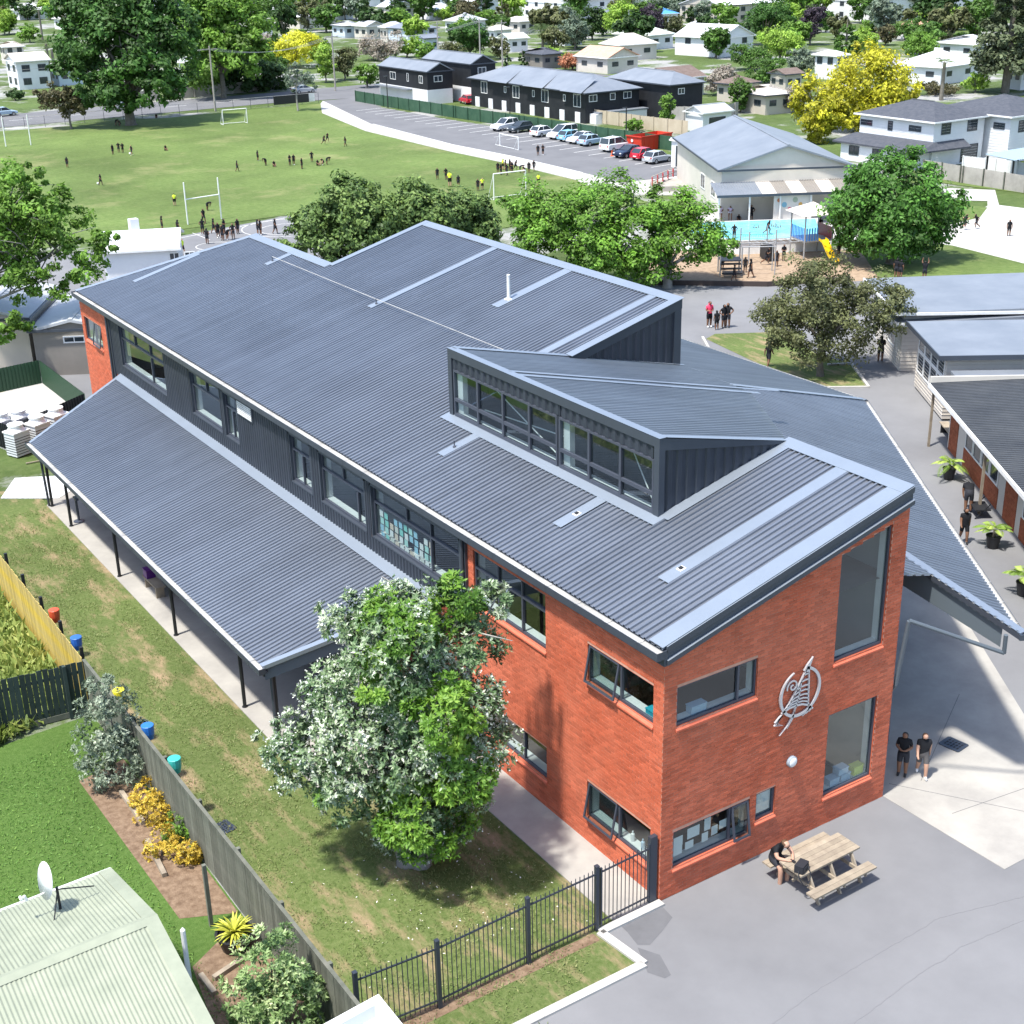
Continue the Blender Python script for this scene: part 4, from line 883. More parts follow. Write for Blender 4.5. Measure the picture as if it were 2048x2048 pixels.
# ------------------------------------------------------------------ trees
FH = np.array([math.sin(YAW), math.cos(YAW), 0.0])
def depth(p): return float((np.array(p)-CP)@CM[2])
def zat(px, py, base): return float(hit(px, py, FH, FH@np.array(base))[2])      # height of a pixel above a base point
def leaf_mat(name, cols, trans=.35, rough=.6):
    m = bpy.data.materials.new(name); m.use_nodes = True; N = m.node_tree.nodes; L = m.node_tree.links; B = N['Principled BSDF']
    B.inputs['Roughness'].default_value = rough; B.inputs['Specular IOR Level'].default_value = .4
    cols = [(q, tuple(min(.85,x*1.4) for x in c)) for q,c in cols]
    at = N.new('ShaderNodeAttribute'); at.attribute_name = 'lv'
    r = N.new('ShaderNodeValToRGB'); cr = r.color_ramp
    while len(cr.elements) < len(cols): cr.elements.new(.5)
    for i, c in enumerate(cols): cr.elements[i].position = c[0]; cr.elements[i].color = (*c[1], 1)
    L.new(at.outputs['Fac'], r.inputs[0]); L.new(r.outputs[0], B.inputs['Base Color'])
    tl = N.new('ShaderNodeBsdfTranslucent'); L.new(r.outputs[0], tl.inputs[0]); mx = N.new('ShaderNodeMixShader'); mx.inputs[0].default_value = trans
    L.new(B.outputs[0], mx.inputs[1]); L.new(tl.outputs[0], mx.inputs[2]); L.new(mx.outputs[0], N['Material Output'].inputs[0]); return m
def ramp3(c, lo=.5, hi=1.7, tint=(1,1,1)):
    return [(.0,tuple(x*lo for x in c)),(.5,c),(1.0,tuple(min(.9,x*hi*t) for x,t in zip(c,tint)))]
LM = {k: leaf_mat('leaf_'+k, ramp3(c, lo, hi)) for k, c, lo, hi in [
    ('dark',(.028,.062,.014),.5,1.8),('mid',(.055,.115,.018),.5,1.8),('light',(.10,.19,.026),.5,1.6),('lime',(.20,.31,.045),.55,1.5),('gold',(.30,.29,.018),.35,1.7),
    ('yellow',(.42,.42,.03),.45,1.4),('purple',(.040,.030,.042),.5,1.8),('olive',(.085,.095,.038),.5,1.9),('silver',(.115,.150,.105),.45,1.9),('pine',(.075,.095,.048),.4,2.1),
    ('rust',(.34,.15,.08),.5,1.5),('oak',(.040,.095,.018),.45,1.9),('maple',(.050,.125,.018),.4,2.0),('bare',(.26,.23,.19),.6,1.3),('feather',(.085,.175,.020),.4,2.0),('palm',(.055,.085,.028),.5,2.2),('bronze',(.075,.070,.032),.5,1.8)]}
BARKM = mat('tree_bark', (.13,.115,.095), .9, 0, .2, noise=(3,7), col2=(.20,.185,.16), bump=(14,.6,.02))
BARKG = mat('grey_bark', (.33,.31,.28), .9, 0, .2, noise=(2,7), col2=(.22,.21,.19), bump=(14,.6,.02))
def leaf_mesh(name, P, Nrm, S, lv, mm, aspect=1.9, jit=.5, seed=0, T=None):
    """P points, Nrm facing, S sizes -> one mesh of rhombic leaves"""
    g = np.random.default_rng(seed); n = len(P)
    Nn = Nrm+g.normal(0, jit, (n,3)); Nn /= np.linalg.norm(Nn,axis=1)[:,None]+1e-9
    t = g.normal(0,1,(n,3)) if T is None else T+g.normal(0,.25,(n,3))
    t -= Nn*np.sum(t*Nn,1)[:,None]; t /= np.linalg.norm(t,axis=1)[:,None]+1e-9; b = np.cross(Nn,t)
    a = S[:,None]*t; c = b*(S/aspect)[:,None]
    V = np.empty((n,4,3)); V[:,0] = P-a*.5; V[:,1] = P+c*.5; V[:,2] = P+a*.5; V[:,3] = P-c*.5
    me = bpy.data.meshes.new(name); me.vertices.add(4*n); me.vertices.foreach_set('co', V.ravel())
    me.loops.add(4*n); me.loops.foreach_set('vertex_index', np.arange(4*n, dtype=np.int32))
    me.polygons.add(n); me.polygons.foreach_set('loop_start', np.arange(0,4*n,4,dtype=np.int32))
    me.update(calc_edges=True); me.materials.append(mm)
    at = me.attributes.new('lv','FLOAT','POINT'); at.data.foreach_set('value', np.repeat(np.clip(lv,0,1),4).astype(np.float32)); return me
def crown(name, clumps, nsub, nleaf, size, mm, seed=0, subr=.32, aspect=1.9, shell=.55, up=.5, jit=.55, droop=0.0, lvspread=.5):
    """clumps: ellipsoids (x,y,z,rx,ry,rz); leaves gather in sub-clumps near the surface"""
    g = np.random.default_rng(seed); C = np.array(clumps, float); w = (C[:,3]*C[:,4]+C[:,4]*C[:,5]+C[:,3]*C[:,5]); w /= w.sum()
    k = g.choice(len(C), nsub, p=w); d = g.normal(0,1,(nsub,3)); d /= np.linalg.norm(d,axis=1)[:,None]
    r = shell+(1.04-shell)*g.random(nsub)**.7; r += g.normal(0,.05,nsub)
    sc = C[k,:3]+C[k,3:]*d*r[:,None]; sr = (C[k,3:].mean(1)*subr)*g.uniform(.65,1.35,nsub); slv = g.normal(0,.16,nsub)+.10*d[:,2]*0
    j = g.integers(0,nsub,nleaf); q = g.normal(0,1,(nleaf,3)); q /= np.linalg.norm(q,axis=1)[:,None]; q *= (g.random(nleaf)**.45)[:,None]
    P = sc[j]+q*sr[j][:,None]*np.array([1,1,.72]); P[:,2] -= droop*sr[j]*(q[:,0]**2+q[:,1]**2)
    Nn = d[j]*.6+q*.7+np.array([0,0,up]); lv = .5+slv[j]+g.normal(0,.17,nleaf)*lvspread*2
    return leaf_mesh(name, P, Nn, size*g.uniform(.6,1.35,nleaf), lv, mm, aspect, jit, seed+1)
def limbs(mb, base, targets, r0, fork, seed=0, n=8, wob=.25, sub=2):
    g = random.Random(seed); f = Vector(fork); b = Vector(base)
    mid = b.lerp(f,.5)+Vector((g.uniform(-.1,.1),g.uniform(-.1,.1),0)); mb.tube([b-Vector((0,0,.15)),b+Vector((0,0,.12)),mid,f],[r0*1.7,r0*1.12,r0*.95,r0*.85],n)
    for t in targets:
        t = Vector(t); L = (t-f).length; m1 = f.lerp(t,.4)+Vector((g.uniform(-wob,wob),g.uniform(-wob,wob),g.uniform(0,wob)))*L*.3
        mb.tube([f-Vector((0,0,r0*.4)),m1,t],[r0*.55,r0*.34,r0*.10],max(5,n-2))
        for k in range(sub):
            e = m1.lerp(t,g.uniform(.2,.8)); d = Vector((g.uniform(-1,1),g.uniform(-1,1),g.uniform(-.1,.9)))*L*.35; mb.tube([e,e+d*.5+Vector((0,0,.05*L)),e+d],[r0*.2,r0*.12,r0*.04],5)
def tree(name, label, base, cl, nsub, nleaf, size, mm, r0=.2, fork=.35, bark=None, seed=1, group=None, sub=2, **kw):
    """cl: ellipsoids relative to the base"""
    t = thing(name, label, 'tree' if 'tree' in name or 'pine' in name or 'palm' in name else 'shrub', (base[0],base[1],base[2] if len(base)>2 else 0), 0, group)
    hz = max(c[2]+c[5] for c in cl); m = MB(); zf = hz*fork
    limbs(m, (0,0,0), [(c[0]*.85,c[1]*.85,c[2]+c[5]*.2) for c in cl], r0, (0,0,zf), seed, sub=sub); m.build('trunk', bark or BARKM, t, smooth=True)
    link('crown', crown('crown', cl, nsub, nleaf, size, mm, seed, **kw), t); return t
def blob(w, h, z0, n=7, seed=0, flat=.36):
    """a crown of n overlapping ellipsoids, w wide, between heights z0 and h"""
    g = random.Random(seed); cl = [(0,0,(z0+h)/2,w*.34,w*.34,(h-z0)*.46)]
    for i in range(n):
        a = 2*math.pi*i/n+g.uniform(-.3,.3); r = w*.30*g.uniform(.7,1.1); z = z0+(h-z0)*g.uniform(.25,.78); s = w*g.uniform(.17,.25)
        cl.append((r*math.cos(a),r*math.sin(a),z,s,s,min(s*.9,(h-z0)*flat)))
    return cl
# ---- the flowering tree in front of the building
def px_clump(px, py, rp, base, dd=0.0):
    p = hit(px, py, FH, FH@np.array(base)+dd); r = rp*depth(p)/FPX; return (p[0]-base[0],p[1]-base[1],p[2],r,r,r*.92)
pb = G(835,1722); PW = leaf_mat('leaf_pohutukawa', [(0,(.022,.050,.018)),(.35,(.055,.105,.036)),(.55,(.13,.19,.09)),(.8,(.34,.38,.28)),(.95,(.6,.62,.55))], .12, .5)
PG = leaf_mat('leaf_fresh', [(0,(.035,.085,.012)),(.5,(.095,.20,.022)),(1,(.24,.36,.06))], .35, .5)
cl = [px_clump(*a, pb) for a in [(800,1300,130,.0),(760,1460,140,-.3),(880,1480,140,-.5),(930,1320,95,.5),(690,1400,90,.3),(620,1500,85,-.2),(840,1600,115,-.3),(560,1490,50,.1),(700,1240,60,.8),(930,1220,75,.9),(985,1200,42,.9),(960,1430,70,.5),(790,1240,80,.9),(700,1560,90,-.6),(930,1580,60,.3)]] if False else []
for (px,py,r,dd) in [(800,1300,125,.0),(760,1460,135,-.3),(880,1480,135,-.5),(930,1320,90,.5),(690,1400,85,.3),(620,1500,80,-.2),(840,1600,105,-.3),(560,1490,48,.1),(690,1235,52,.8),(930,1215,62,.9),(990,1200,40,.9),(955,1430,66,.5),(790,1240,75,.9),(700,1560,80,-.6),(930,1570,52,.3),(820,1660,60,-.2)]: cl.append(px_clump(px,py,r,pb,dd))
def sprigs(name, cl, nsub, nspr, per, L, mm, seed, lvb=0.0, subr=.3):
    g = np.random.default_rng(seed); C = np.array(cl); w = C[:,3]**2; w /= w.sum(); k = g.choice(len(C),nsub,p=w); d = g.normal(0,1,(nsub,3)); d[:,2] += .12; d /= np.linalg.norm(d,axis=1)[:,None]
    sc = C[k,:3]+C[k,3:]*d*(.50+.52*g.random(nsub)**.6)[:,None]; sr = C[k,3]*subr*g.uniform(.6,1.3,nsub); sl = g.normal(0,.13,nsub)
    j = g.integers(0,nsub,nspr); q = g.normal(0,1,(nspr,3))+d[j]*.9; q /= np.linalg.norm(q,axis=1)[:,None]; O = sc[j]+q*sr[j][:,None]*(g.random(nspr)**.35)[:,None]; ax = q*.8+d[j]*.6+np.array([0,0,.45]); ax /= np.linalg.norm(ax,axis=1)[:,None]
    P = np.repeat(O,per,0); A = np.repeat(ax,per,0); rd = g.normal(0,1,(nspr*per,3)); rd -= A*np.sum(rd*A,1)[:,None]; rd /= np.linalg.norm(rd,axis=1)[:,None]; T = rd*.85+A*.6; T /= np.linalg.norm(T,axis=1)[:,None]
    S = L*g.uniform(.7,1.25,nspr*per); lv = np.repeat(.42+sl[j]+lvb+g.normal(0,.08,nspr),per)+g.normal(0,.12,nspr*per); Nn = A*.9-rd*.5
    return leaf_mesh(name, P+T*S[:,None]*.5, Nn, S, lv, mm, 3.0, .2, seed+1, T*3), O, ax, j, sl
t = thing('pohutukawa_tree', 'big budding tree with silvery and bright green leaves before the building', 'tree', tuple(pb))
m = MB()
for k,(dx,dy) in enumerate([(-.25,.1),(.28,.05),(.02,-.15)]):
    tg = [c for i,c in enumerate(cl) if i % 3 == k]; limbs(m,(dx,dy,0),[(c[0],c[1],c[2]) for c in tg],.22,(dx*2.6,dy*2.2,1.35),k,wob=.3)
m.build('trunk', BARKG, t, smooth=True)
fresh = [0,6,2,12,9,15]; me, O, ax, j, sl = sprigs('crown', cl, 620, 15000, 7, .125, PW, 3, .06); link('crown', me, t)
fc = [px_clump(px,py,r,pb,dd) for px,py,r,dd in [(800,1262,78,-.35),(925,1190,50,.6),(765,1372,48,-1.35),(885,1430,66,-1.9),(905,1540,74,-1.6),(850,1632,78,-1.2),(780,1650,42,-.9),(660,1600,30,-.9)]]
me2, *_ = sprigs('fresh_growth', fc, 90, 4200, 7, .135, PG, 5, .06, .42); link('fresh_growth', me2, t)
g = np.random.default_rng(9); sel = g.random(len(O)) < .34; sel &= (np.sin(O[:,0]*1.3+1)+np.sin(O[:,1]*1.1)+np.sin(O[:,2]*1.7)) > -.6; Ob = O[sel]+ax[sel]*.10; nb = len(Ob)
rep = 3; Pb = np.repeat(Ob,rep,0)+g.normal(0,.018,(nb*rep,3)); link('flower_buds', leaf_mesh('flower_buds', Pb, g.normal(0,1,(nb*rep,3))+np.array([0,0,.6]), np.full(nb*rep,.05), g.random(nb*rep), leaf_mat('bud_white',[(0,(.42,.46,.38)),(1,(.78,.80,.74))],.2), 1.2, .8, 4), t)
# fallen leaves
g = np.random.default_rng(2); n = 150; P = np.stack([pb[0]+g.normal(0,1.7,n)+.2, pb[1]+g.normal(-1.3,1.6,n), np.full(n,.02)],1); P = P[P[:,0] < -1.5]; P = P[P[:,1] > .3]; n = len(P)
tag(link('fallen_leaves', leaf_mesh('fallen_leaves', P, np.tile([0,0,1.],(n,1)), g.uniform(.04,.08,n), g.random(n), leaf_mat('dry_leaf',[(0,(.5,.45,.33)),(1,(.8,.76,.66))],.0), 2.2, .3, 5)), kind='stuff')
# ---- shrubs in the neighbour's garden
p = G(228,1562); c2 = [px_clump(210,1450,62,p), px_clump(235,1520,58,p,-.1), px_clump(185,1500,45,p,-.2), px_clump(215,1390,42,p,.1), px_clump(262,1470,38,p,.1)]
SV = leaf_mat('leaf_silver_shrub', [(0,(.05,.075,.05)),(.5,(.14,.18,.12)),(1,(.42,.46,.36))], .25)
t = thing('silver_shrub', 'tall silvery green shrub leaning against the grey paling fence', 'shrub', tuple(p)); m = MB(); limbs(m,(0,0,0),[(c[0],c[1],c[2]) for c in c2],.07,(0,0,.5),3); m.build('stem', BARKM, t)
link('foliage', sprigs('foliage', c2, 120, 2600, 6, .10, SV, 13, .05)[0], t)
p = G(560,2080); c2 = [px_clump(530,1960,75,p), px_clump(560,2020,80,p,-.1), px_clump(500,2010,50,p,-.2), px_clump(545,1895,42,p,.1), px_clump(600,1990,45,p,.15)]
SG = leaf_mat('leaf_light_shrub', [(0,(.06,.11,.04)),(.5,(.17,.26,.09)),(1,(.50,.56,.32))], .3)
t = thing('light_shrub', 'pale green bushy shrub at the bottom edge beside the paling fence', 'shrub', tuple(p)); m = MB(); limbs(m,(0,0,0),[(c[0],c[1],c[2]) for c in c2],.06,(0,0,.4),4); m.build('stem', BARKM, t)
link('foliage', sprigs('foliage', c2, 110, 2600, 6, .11, SG, 14, .05)[0], t)
YM = leaf_mat('leaf_croton', [(0,(.10,.09,.02)),(.5,(.40,.27,.03)),(1,(.70,.52,.08))], .25)
for i,(px,py,r,l,mm) in enumerate([(300,1590,34,'yellow leaved shrub nearest the silvery shrub',YM),(303,1622,36,'yellow leaved shrub in the middle of the fence bed',YM),(325,1690,34,'yellow leaved shrub low in the fence bed',YM),(375,1705,22,'small yellow leaved shrub hard against the fence',YM),(355,1655,30,'green clump between the yellow leaved shrubs',LM['light'])]):
    p = G(px,py+20); c2 = [px_clump(px,py,r,p), px_clump(px+r*.6,py+6,r*.6,p), px_clump(px-r*.5,py+8,r*.6,p)]
    t = thing('yellow_shrub' if mm is YM else 'green_shrub', l, 'shrub', tuple(p), 0, 'shrubs in the fence bed'); m = MB(); limbs(m,(0,0,0),[(c[0],c[1],c[2]) for c in c2],.03,(0,0,.12),i); m.build('stem', BARKM, t); link('foliage', sprigs('foliage', c2, 40, 380, 6, .085, mm, 20+i, .08)[0], t)
# potted bromeliad, potted palms
def strap_leaves(name, n, L, w, mm, seed, rise=.8, droop=.5, z0=.0, seg=4):
    g = np.random.default_rng(seed); m = MB(); lv = []
    for i in range(n):
        a = g.uniform(0,2*math.pi); e = g.uniform(.25,1.25)*rise; l = L*g.uniform(.7,1.15); d = Vector((math.cos(a),math.sin(a),0)); s = Vector((-d.y,d.x,0)); prev = None; v = g.uniform(0,1)
        for k in range(seg+1):
            u = k/seg; p = d*(l*u*math.cos(e)*1.0)+Vector((0,0,z0+l*(math.sin(e)*u-droop*u*u))); hw = w*(1-u)**.6*.5+.002
            cur = (p-s*hw, p+s*hw)
            if prev: m.quad(prev[0],prev[1],cur[1],cur[0]); lv += [v]*4
            prev = cur
    me = m.mesh(name, mm); at = me.attributes.new('lv','FLOAT','POINT'); at.data.foreach_set('value', lv); return me
def pot(t, r=.24, h=.42): m = MB(); m.lathe([(r*.72,0),(r,h*.92),(r*1.07,h*.93),(r*1.07,h),(r*.92,h),(r*.9,h*.86),(.01,h*.86)],16); m.build('pot', BLACKP, t, smooth=False)
p = G(472,1895); t = thing('potted_bromeliad', 'yellow green spiky bromeliad in a black pot by the fence', 'potted plant', tuple(p)); pot(t,.42,.45)
link('leaves', strap_leaves('leaves',90,.62,.075,leaf_mat('leaf_brom',[(0,(.12,.16,.02)),(.5,(.38,.38,.04)),(1,(.68,.60,.12))],.3),3,1.0,.35,.42), t)
def palm_fronds(n, L, seed, mm=None, nl=16, lw=.035):
    g = np.random.default_rng(seed); m = MB(); lv = []
    for i in range(n):
        a = 2*math.pi*i/n+g.uniform(-.3,.3); e = g.uniform(.3,1.1); l = L*g.uniform(.8,1.1); d = Vector((math.cos(a),math.sin(a),0)); s = Vector((-d.y,d.x,0)); v = g.uniform(.2,.9)
        P = [d*(l*u*math.cos(e))+Vector((0,0,l*(math.sin(e)*u-.75*u*u))) for u in np.linspace(0,1,nl+1)]
        for k in range(2,nl+1):
            for sg in (-1,1):
                q = P[k]; t_ = (P[k]-P[k-1]).normalized(); ll = l*.30*math.sin(math.pi*min(1,.18+k/nl*.86)); dr = (s*sg*.85+t_*.6+Vector((0,0,-.35))).normalized()*ll; w = t_*lw
                m.quad(q,q+dr*.5+w,q+dr,q+dr*.5-w); lv += [v+g.uniform(-.15,.15)]*4
    me = m.mesh('fronds', mm or LM['palm']); at = me.attributes.new('lv','FLOAT','POINT'); at.data.foreach_set('value', lv); return me
PLM = leaf_mat('leaf_palm_fresh',[(0,(.06,.11,.02)),(.5,(.16,.25,.04)),(1,(.34,.42,.10))],.35)
for i,(px,py,l) in enumerate([(1897,958,'potted palm beside the far end of the brick classroom wall'),(1985,1095,'potted palm near the walking child by the classroom'),(2046,1190,'potted palm cut by the right edge of the picture')]):
    p = G(px,py); t = thing('potted_palm', l, 'potted plant', tuple(p), .7*i, 'potted palms in the alley'); pot(t,.27,.5); m = MB(); m.tube([(0,0,.4),(.02,.01,.75)],[.05,.035],6); m.build('stem', BARKM, t); o = link('fronds', palm_fronds(11,1.0,30+i,PLM), t); o.location = (.02,.01,.72)
# ---- trees round the school
p = G(1640,752); tree('olive_tree','grey green tree in the kerbed bed beside the classrooms',p,[px_clump(*a,p,d) for a,d in [((1600,590,78),.0),((1680,650,80),.3),((1560,640,60),-.2),((1740,610,70),.6),((1650,560,60),.8),((1790,600,42),.9),((1620,670,65),-.6)]],260,26000,.17,LM['olive'],.17,.28,seed=21,shell=.35,bark=BARKM)
p = G(1782,527); tree('maple_tree','dense round green tree on the grass right of the playground',p,[px_clump(*a,p,d) for a,d in [((1785,400,95),.0),((1720,430,70),.5),((1850,430,72),.4),((1760,350,58),.5),((1820,345,50),.9),((1880,400,46),.8),((1700,400,45),1.),((1790,450,80),-1.2),((1690,460,45),.2),((1860,470,50),-.3)]],300,26000,.30,LM['maple'],.32,.24,seed=22,subr=.36)
p = G(1335,575); tree('feathery_tree','wide feathery bright green tree behind the tall roof',p,[px_clump(*a,p,d) for a,d in [((1290,460,85),.0),((1180,440,85),.5),((1380,470,75),.3),((1100,430,75),1.),((1050,420,60),1.5),((1230,410,70),1.2),((1340,420,60),1.2),((1430,500,40),.2),((1200,500,70),-1.),((1300,520,60),-1.),((1090,480,60),-.5)]],420,42000,.26,LM['feather'],.28,.2,bark=BARKG,seed=23,shell=.4,up=.9,jit=.4,sub=4)
BD = leaf_mat('leaf_bush', [(0,(.026,.052,.012)),(.5,(.065,.115,.026)),(1,(.15,.22,.055))],.2)
for i,(px,py,l,cc) in enumerate([(705,540,'tallest dark bush behind the far ridge',[((700,410,62),0),((640,450,55),.3),((730,450,70),-.3),((600,480,40),.2),((690,370,26),.2),((690,480,60),-.5)]),(830,520,'broad dark bush left of the tall roof peak',[((820,430,70),0),((780,460,60),-.4),((870,440,60),.4),((820,480,60),-.6)]),(935,500,'bush behind the top of the tall roof',[((925,430,55),0),((960,450,45),.3),((890,460,50),-.3),((940,475,50),-.4)])]):
    p = G(px,py); tree('round_bush',l,p,[px_clump(*a,p,d) for a,d in cc],240,20000,.30,BD,.2,.3,seed=24+i,subr=.34,group='bushes behind the building')
p = G(-60,740); tree('spreading_tree','pale barked spreading tree at the left edge beyond the verandah',p,[px_clump(*a,p,d) for a,d in [((60,430,70),.0),((130,420,55),.8),((20,380,60),.6),((180,500,45),.5),((90,500,60),-.4),((150,560,50),-.8),((30,560,50),-1.2),((-60,450,110),.0),((10,650,45),-2.),((60,360,35),1.),((210,480,28),.4)]],330,26000,.24,LM['light'],.26,.25,bark=BARKG,seed=27,shell=.35,sub=5)
p = G(262,250); tree('oak_tree','huge spreading tree at the far edge of the sports field',p,[px_clump(*a,p,d) for a,d in [((240,90,95),.0),((320,70,75),3.),((170,70,65),2.),((140,150,45),-2.),((330,130,65),-1.),((250,20,70),2.),((190,20,60),4.),((300,10,60),3.),((360,60,45),4.),((250,175,55),-3.),((320,170,42),-3.),((180,180,36),-3.),((150,20,45),3.)]],380,30000,.62,LM['oak'],.62,.17,seed=28,subr=.3)
p = G(448,196); tree('plane_tree','light green tree behind the road fence beside the huge tree',p,[px_clump(*a,p,d) for a,d in [((440,60,70),.0),((400,40,55),1.),((480,50,60),1.),((440,0,55),2.),((420,120,60),-1.),((490,110,55),-1.),((510,80,40),1.)]],240,16000,.65,LM['light'],.4,.2,seed=29,subr=.34)
for i,(px,py,l,cc) in enumerate([(430,192,'dark hedge tree behind the road fence left part',[((430,140,50),0),((400,160,40),1.)]),(500,188,'dark hedge tree behind the road fence right part',[((500,150,50),0),((545,155,40),1.),((470,160,40),1.)])]):
    p = G(px,py-6); tree('hedge_tree',l,p,[px_clump(*a,p,d) for a,d in cc],110,7000,.6,LM['dark'],.25,.2,seed=40+i,subr=.36,group='hedge trees along the road')
p = G(143,258); tree('plum_tree','small bronze leaved tree beside the huge field tree',p,[px_clump(*a,p,d) for a,d in [((115,195,34),.0),((145,205,30),.5),((90,200,24),.2),((160,215,18),.3)]],90,5500,.36,LM['bronze'],.14,.35,seed=31,shell=.35)
p = G(596,222); tree('thin_tree','thin grey leafless looking tree beside the school gate',p,[px_clump(*a,p,d) for a,d in [((600,150,30),.0),((580,165,18),.3),((622,160,18),.3)]],40,900,.4,LM['silver'],.12,.5,bark=BARKG,seed=32,shell=.2,sub=6)

# ---- grass blades
def blades(name, poly, n, h, cols, seed, keep=None):
    g = np.random.default_rng(seed); A = np.array(poly); lo, hi = A.min(0), A.max(0); P = g.uniform(lo,hi,(n*2,2))
    ins = np.zeros(len(P),bool); j = len(A)-1
    for i in range(len(A)):
        c_ = ((A[i,1] > P[:,1]) != (A[j,1] > P[:,1])) & (P[:,0] < (A[j,0]-A[i,0])*(P[:,1]-A[i,1])/(A[j,1]-A[i,1]+1e-12)+A[i,0]); ins ^= c_; j = i
    P = P[ins][:n]; cl_ = np.sin(P[:,0]*2.1+np.sin(P[:,1]*1.3)*2)*np.sin(P[:,1]*1.7+np.sin(P[:,0]*.9)*2)
    if keep is not None: k_ = g.random(len(P)) < np.clip(.45+.6*cl_,.05,1); P = P[k_]; cl_ = cl_[k_]
    m_ = len(P); S = h*g.uniform(.5,1.3,m_); T = g.normal(0,.45,(m_,3))+np.array([0,0,1.]); N_ = g.normal(0,1,(m_,3)); Q = np.stack([P[:,0],P[:,1],S*.42],1)
    o = link(name, leaf_mesh(name, Q, N_, S, .5+.18*cl_+g.normal(0,.16,m_), leaf_mat('blade_'+name,cols,.3), 4.5, .05, seed+1, T*4)); return tag(o, kind='stuff')
blades('lawn_grass', [(-8.2,-4),(-8.2,34),(-4.9,34),(-4.8,9),(-1.5,8.6),(-1.5,.2),(-2,-.2),(-3.2,-1.2),(-6.5,-3.2)], 60000, .085, [(0,(.07,.10,.025)),(.5,(.13,.17,.055)),(1,(.27,.27,.12))], 51, True)
blades('garden_grass', [(-24,-6),(-10,-2),(-9.9,4),(-10,13),(-9,15.5),(-24,13)], 45000, .10, [(0,(.04,.10,.014)),(.5,(.085,.18,.03)),(1,(.18,.28,.06))], 52)
blades('rough_tall_grass', [(-16,14.6),(-8.6,17.3),(-8.6,32),(-16,32)], 16000, .55, [(0,(.07,.11,.02)),(.5,(.17,.22,.05)),(1,(.38,.38,.12))], 53)
# ------------------------------------------------------------------ other buildings
WB = mat('weatherboard_cream', (.60,.56,.50), .6, 0, .3, noise=(.6,4), col2=(.54,.50,.45))
WBW = mat('weatherboard_white', (.74,.75,.76), .6, 0, .3, noise=(.6,4), col2=(.68,.69,.71))
WBB = mat('pale_blue_wall', (.55,.62,.70), .6); BEIGE = mat('beige_wall', (.52,.47,.40), .7, noise=(.5,4), col2=(.47,.43,.37)); TAUPE = mat('taupe_cladding', (.235,.215,.19), .7, noise=(.7,4), col2=(.20,.185,.165))
BLKC = mat('black_cladding', (.014,.016,.020), .6, 0, .3, noise=(1,4), col2=(.022,.024,.028))
RGREY = mat('grey_metal_roof', (.20,.225,.26), .5, .3, .4, noise=(.4,5), col2=(.25,.275,.31)); RDARK = mat('dark_tile_roof', (.055,.062,.078), .75, 0, .3, noise=(2.5,6), col2=(.085,.09,.105), bump=(9,.6,.03))
RWHITE = mat('white_metal_roof', (.74,.75,.76), .5, .1, .4, noise=(.5,4), col2=(.66,.67,.69)); RBROWN = mat('brown_tile_roof', (.12,.085,.07), .8, noise=(2,6), col2=(.17,.13,.11)); RTERRA = mat('terracotta_roof', (.50,.27,.19), .8, noise=(2,6), col2=(.58,.36,.27)); RPALE = mat('pale_tile_roof', (.52,.48,.42), .8, noise=(2,6), col2=(.45,.42,.38)); RPGRN = mat('pale_green_metal', (.55,.62,.54), .6); RLG = mat('light_grey_roof', (.42,.44,.46), .6, .2, .4, noise=(.5,5), col2=(.48,.5,.52))
CREAM = mat('cream_render', (.62,.585,.52), .8, noise=(.8,5), col2=(.56,.53,.47))
def wpart(t, face, lx, ly, u, z, w, h, fm=WHITE, gm=GLASSD, bars=1, name='window', proud=.04):
    m = MB(); g = MB()
    def P(a, b, d):
        if face == 'x': return (-d, a, b)
        if face == 'y': return (a, -d, b)
        if face == 'X': return (lx+d, a, b)
        return (a, ly+d, b)
    def bx(a0,a1,b0,b1,d):
        e = [P(a0,b0,d),P(a1,b0,d),P(a1,b1,d),P(a0,b1,d)]; f = [P(a0,b0,.0),P(a1,b0,.0),P(a1,b1,.0),P(a0,b1,.0)]; m.quad(*e)
        for i in range(4): j = (i+1) % 4; m.quad(e[j],e[i],f[i],f[j])
    fw = .07
    bx(u,u+fw,z,z+h,proud); bx(u+w-fw,u+w,z,z+h,proud); bx(u+fw,u+w-fw,z,z+fw,proud); bx(u+fw,u+w-fw,z+h-fw,z+h,proud)
    for k in range(1,bars+1): c = u+w*k/(bars+1); bx(c-fw*.35,c+fw*.35,z+fw,z+h-fw,proud-.004)
    o = m.build(name, fm, t); g.quad(P(u,z,.012),P(u+w,z,.012),P(u+w,z+h,.012),P(u,z+h,.012)); g.build('pane', gm, o); return o
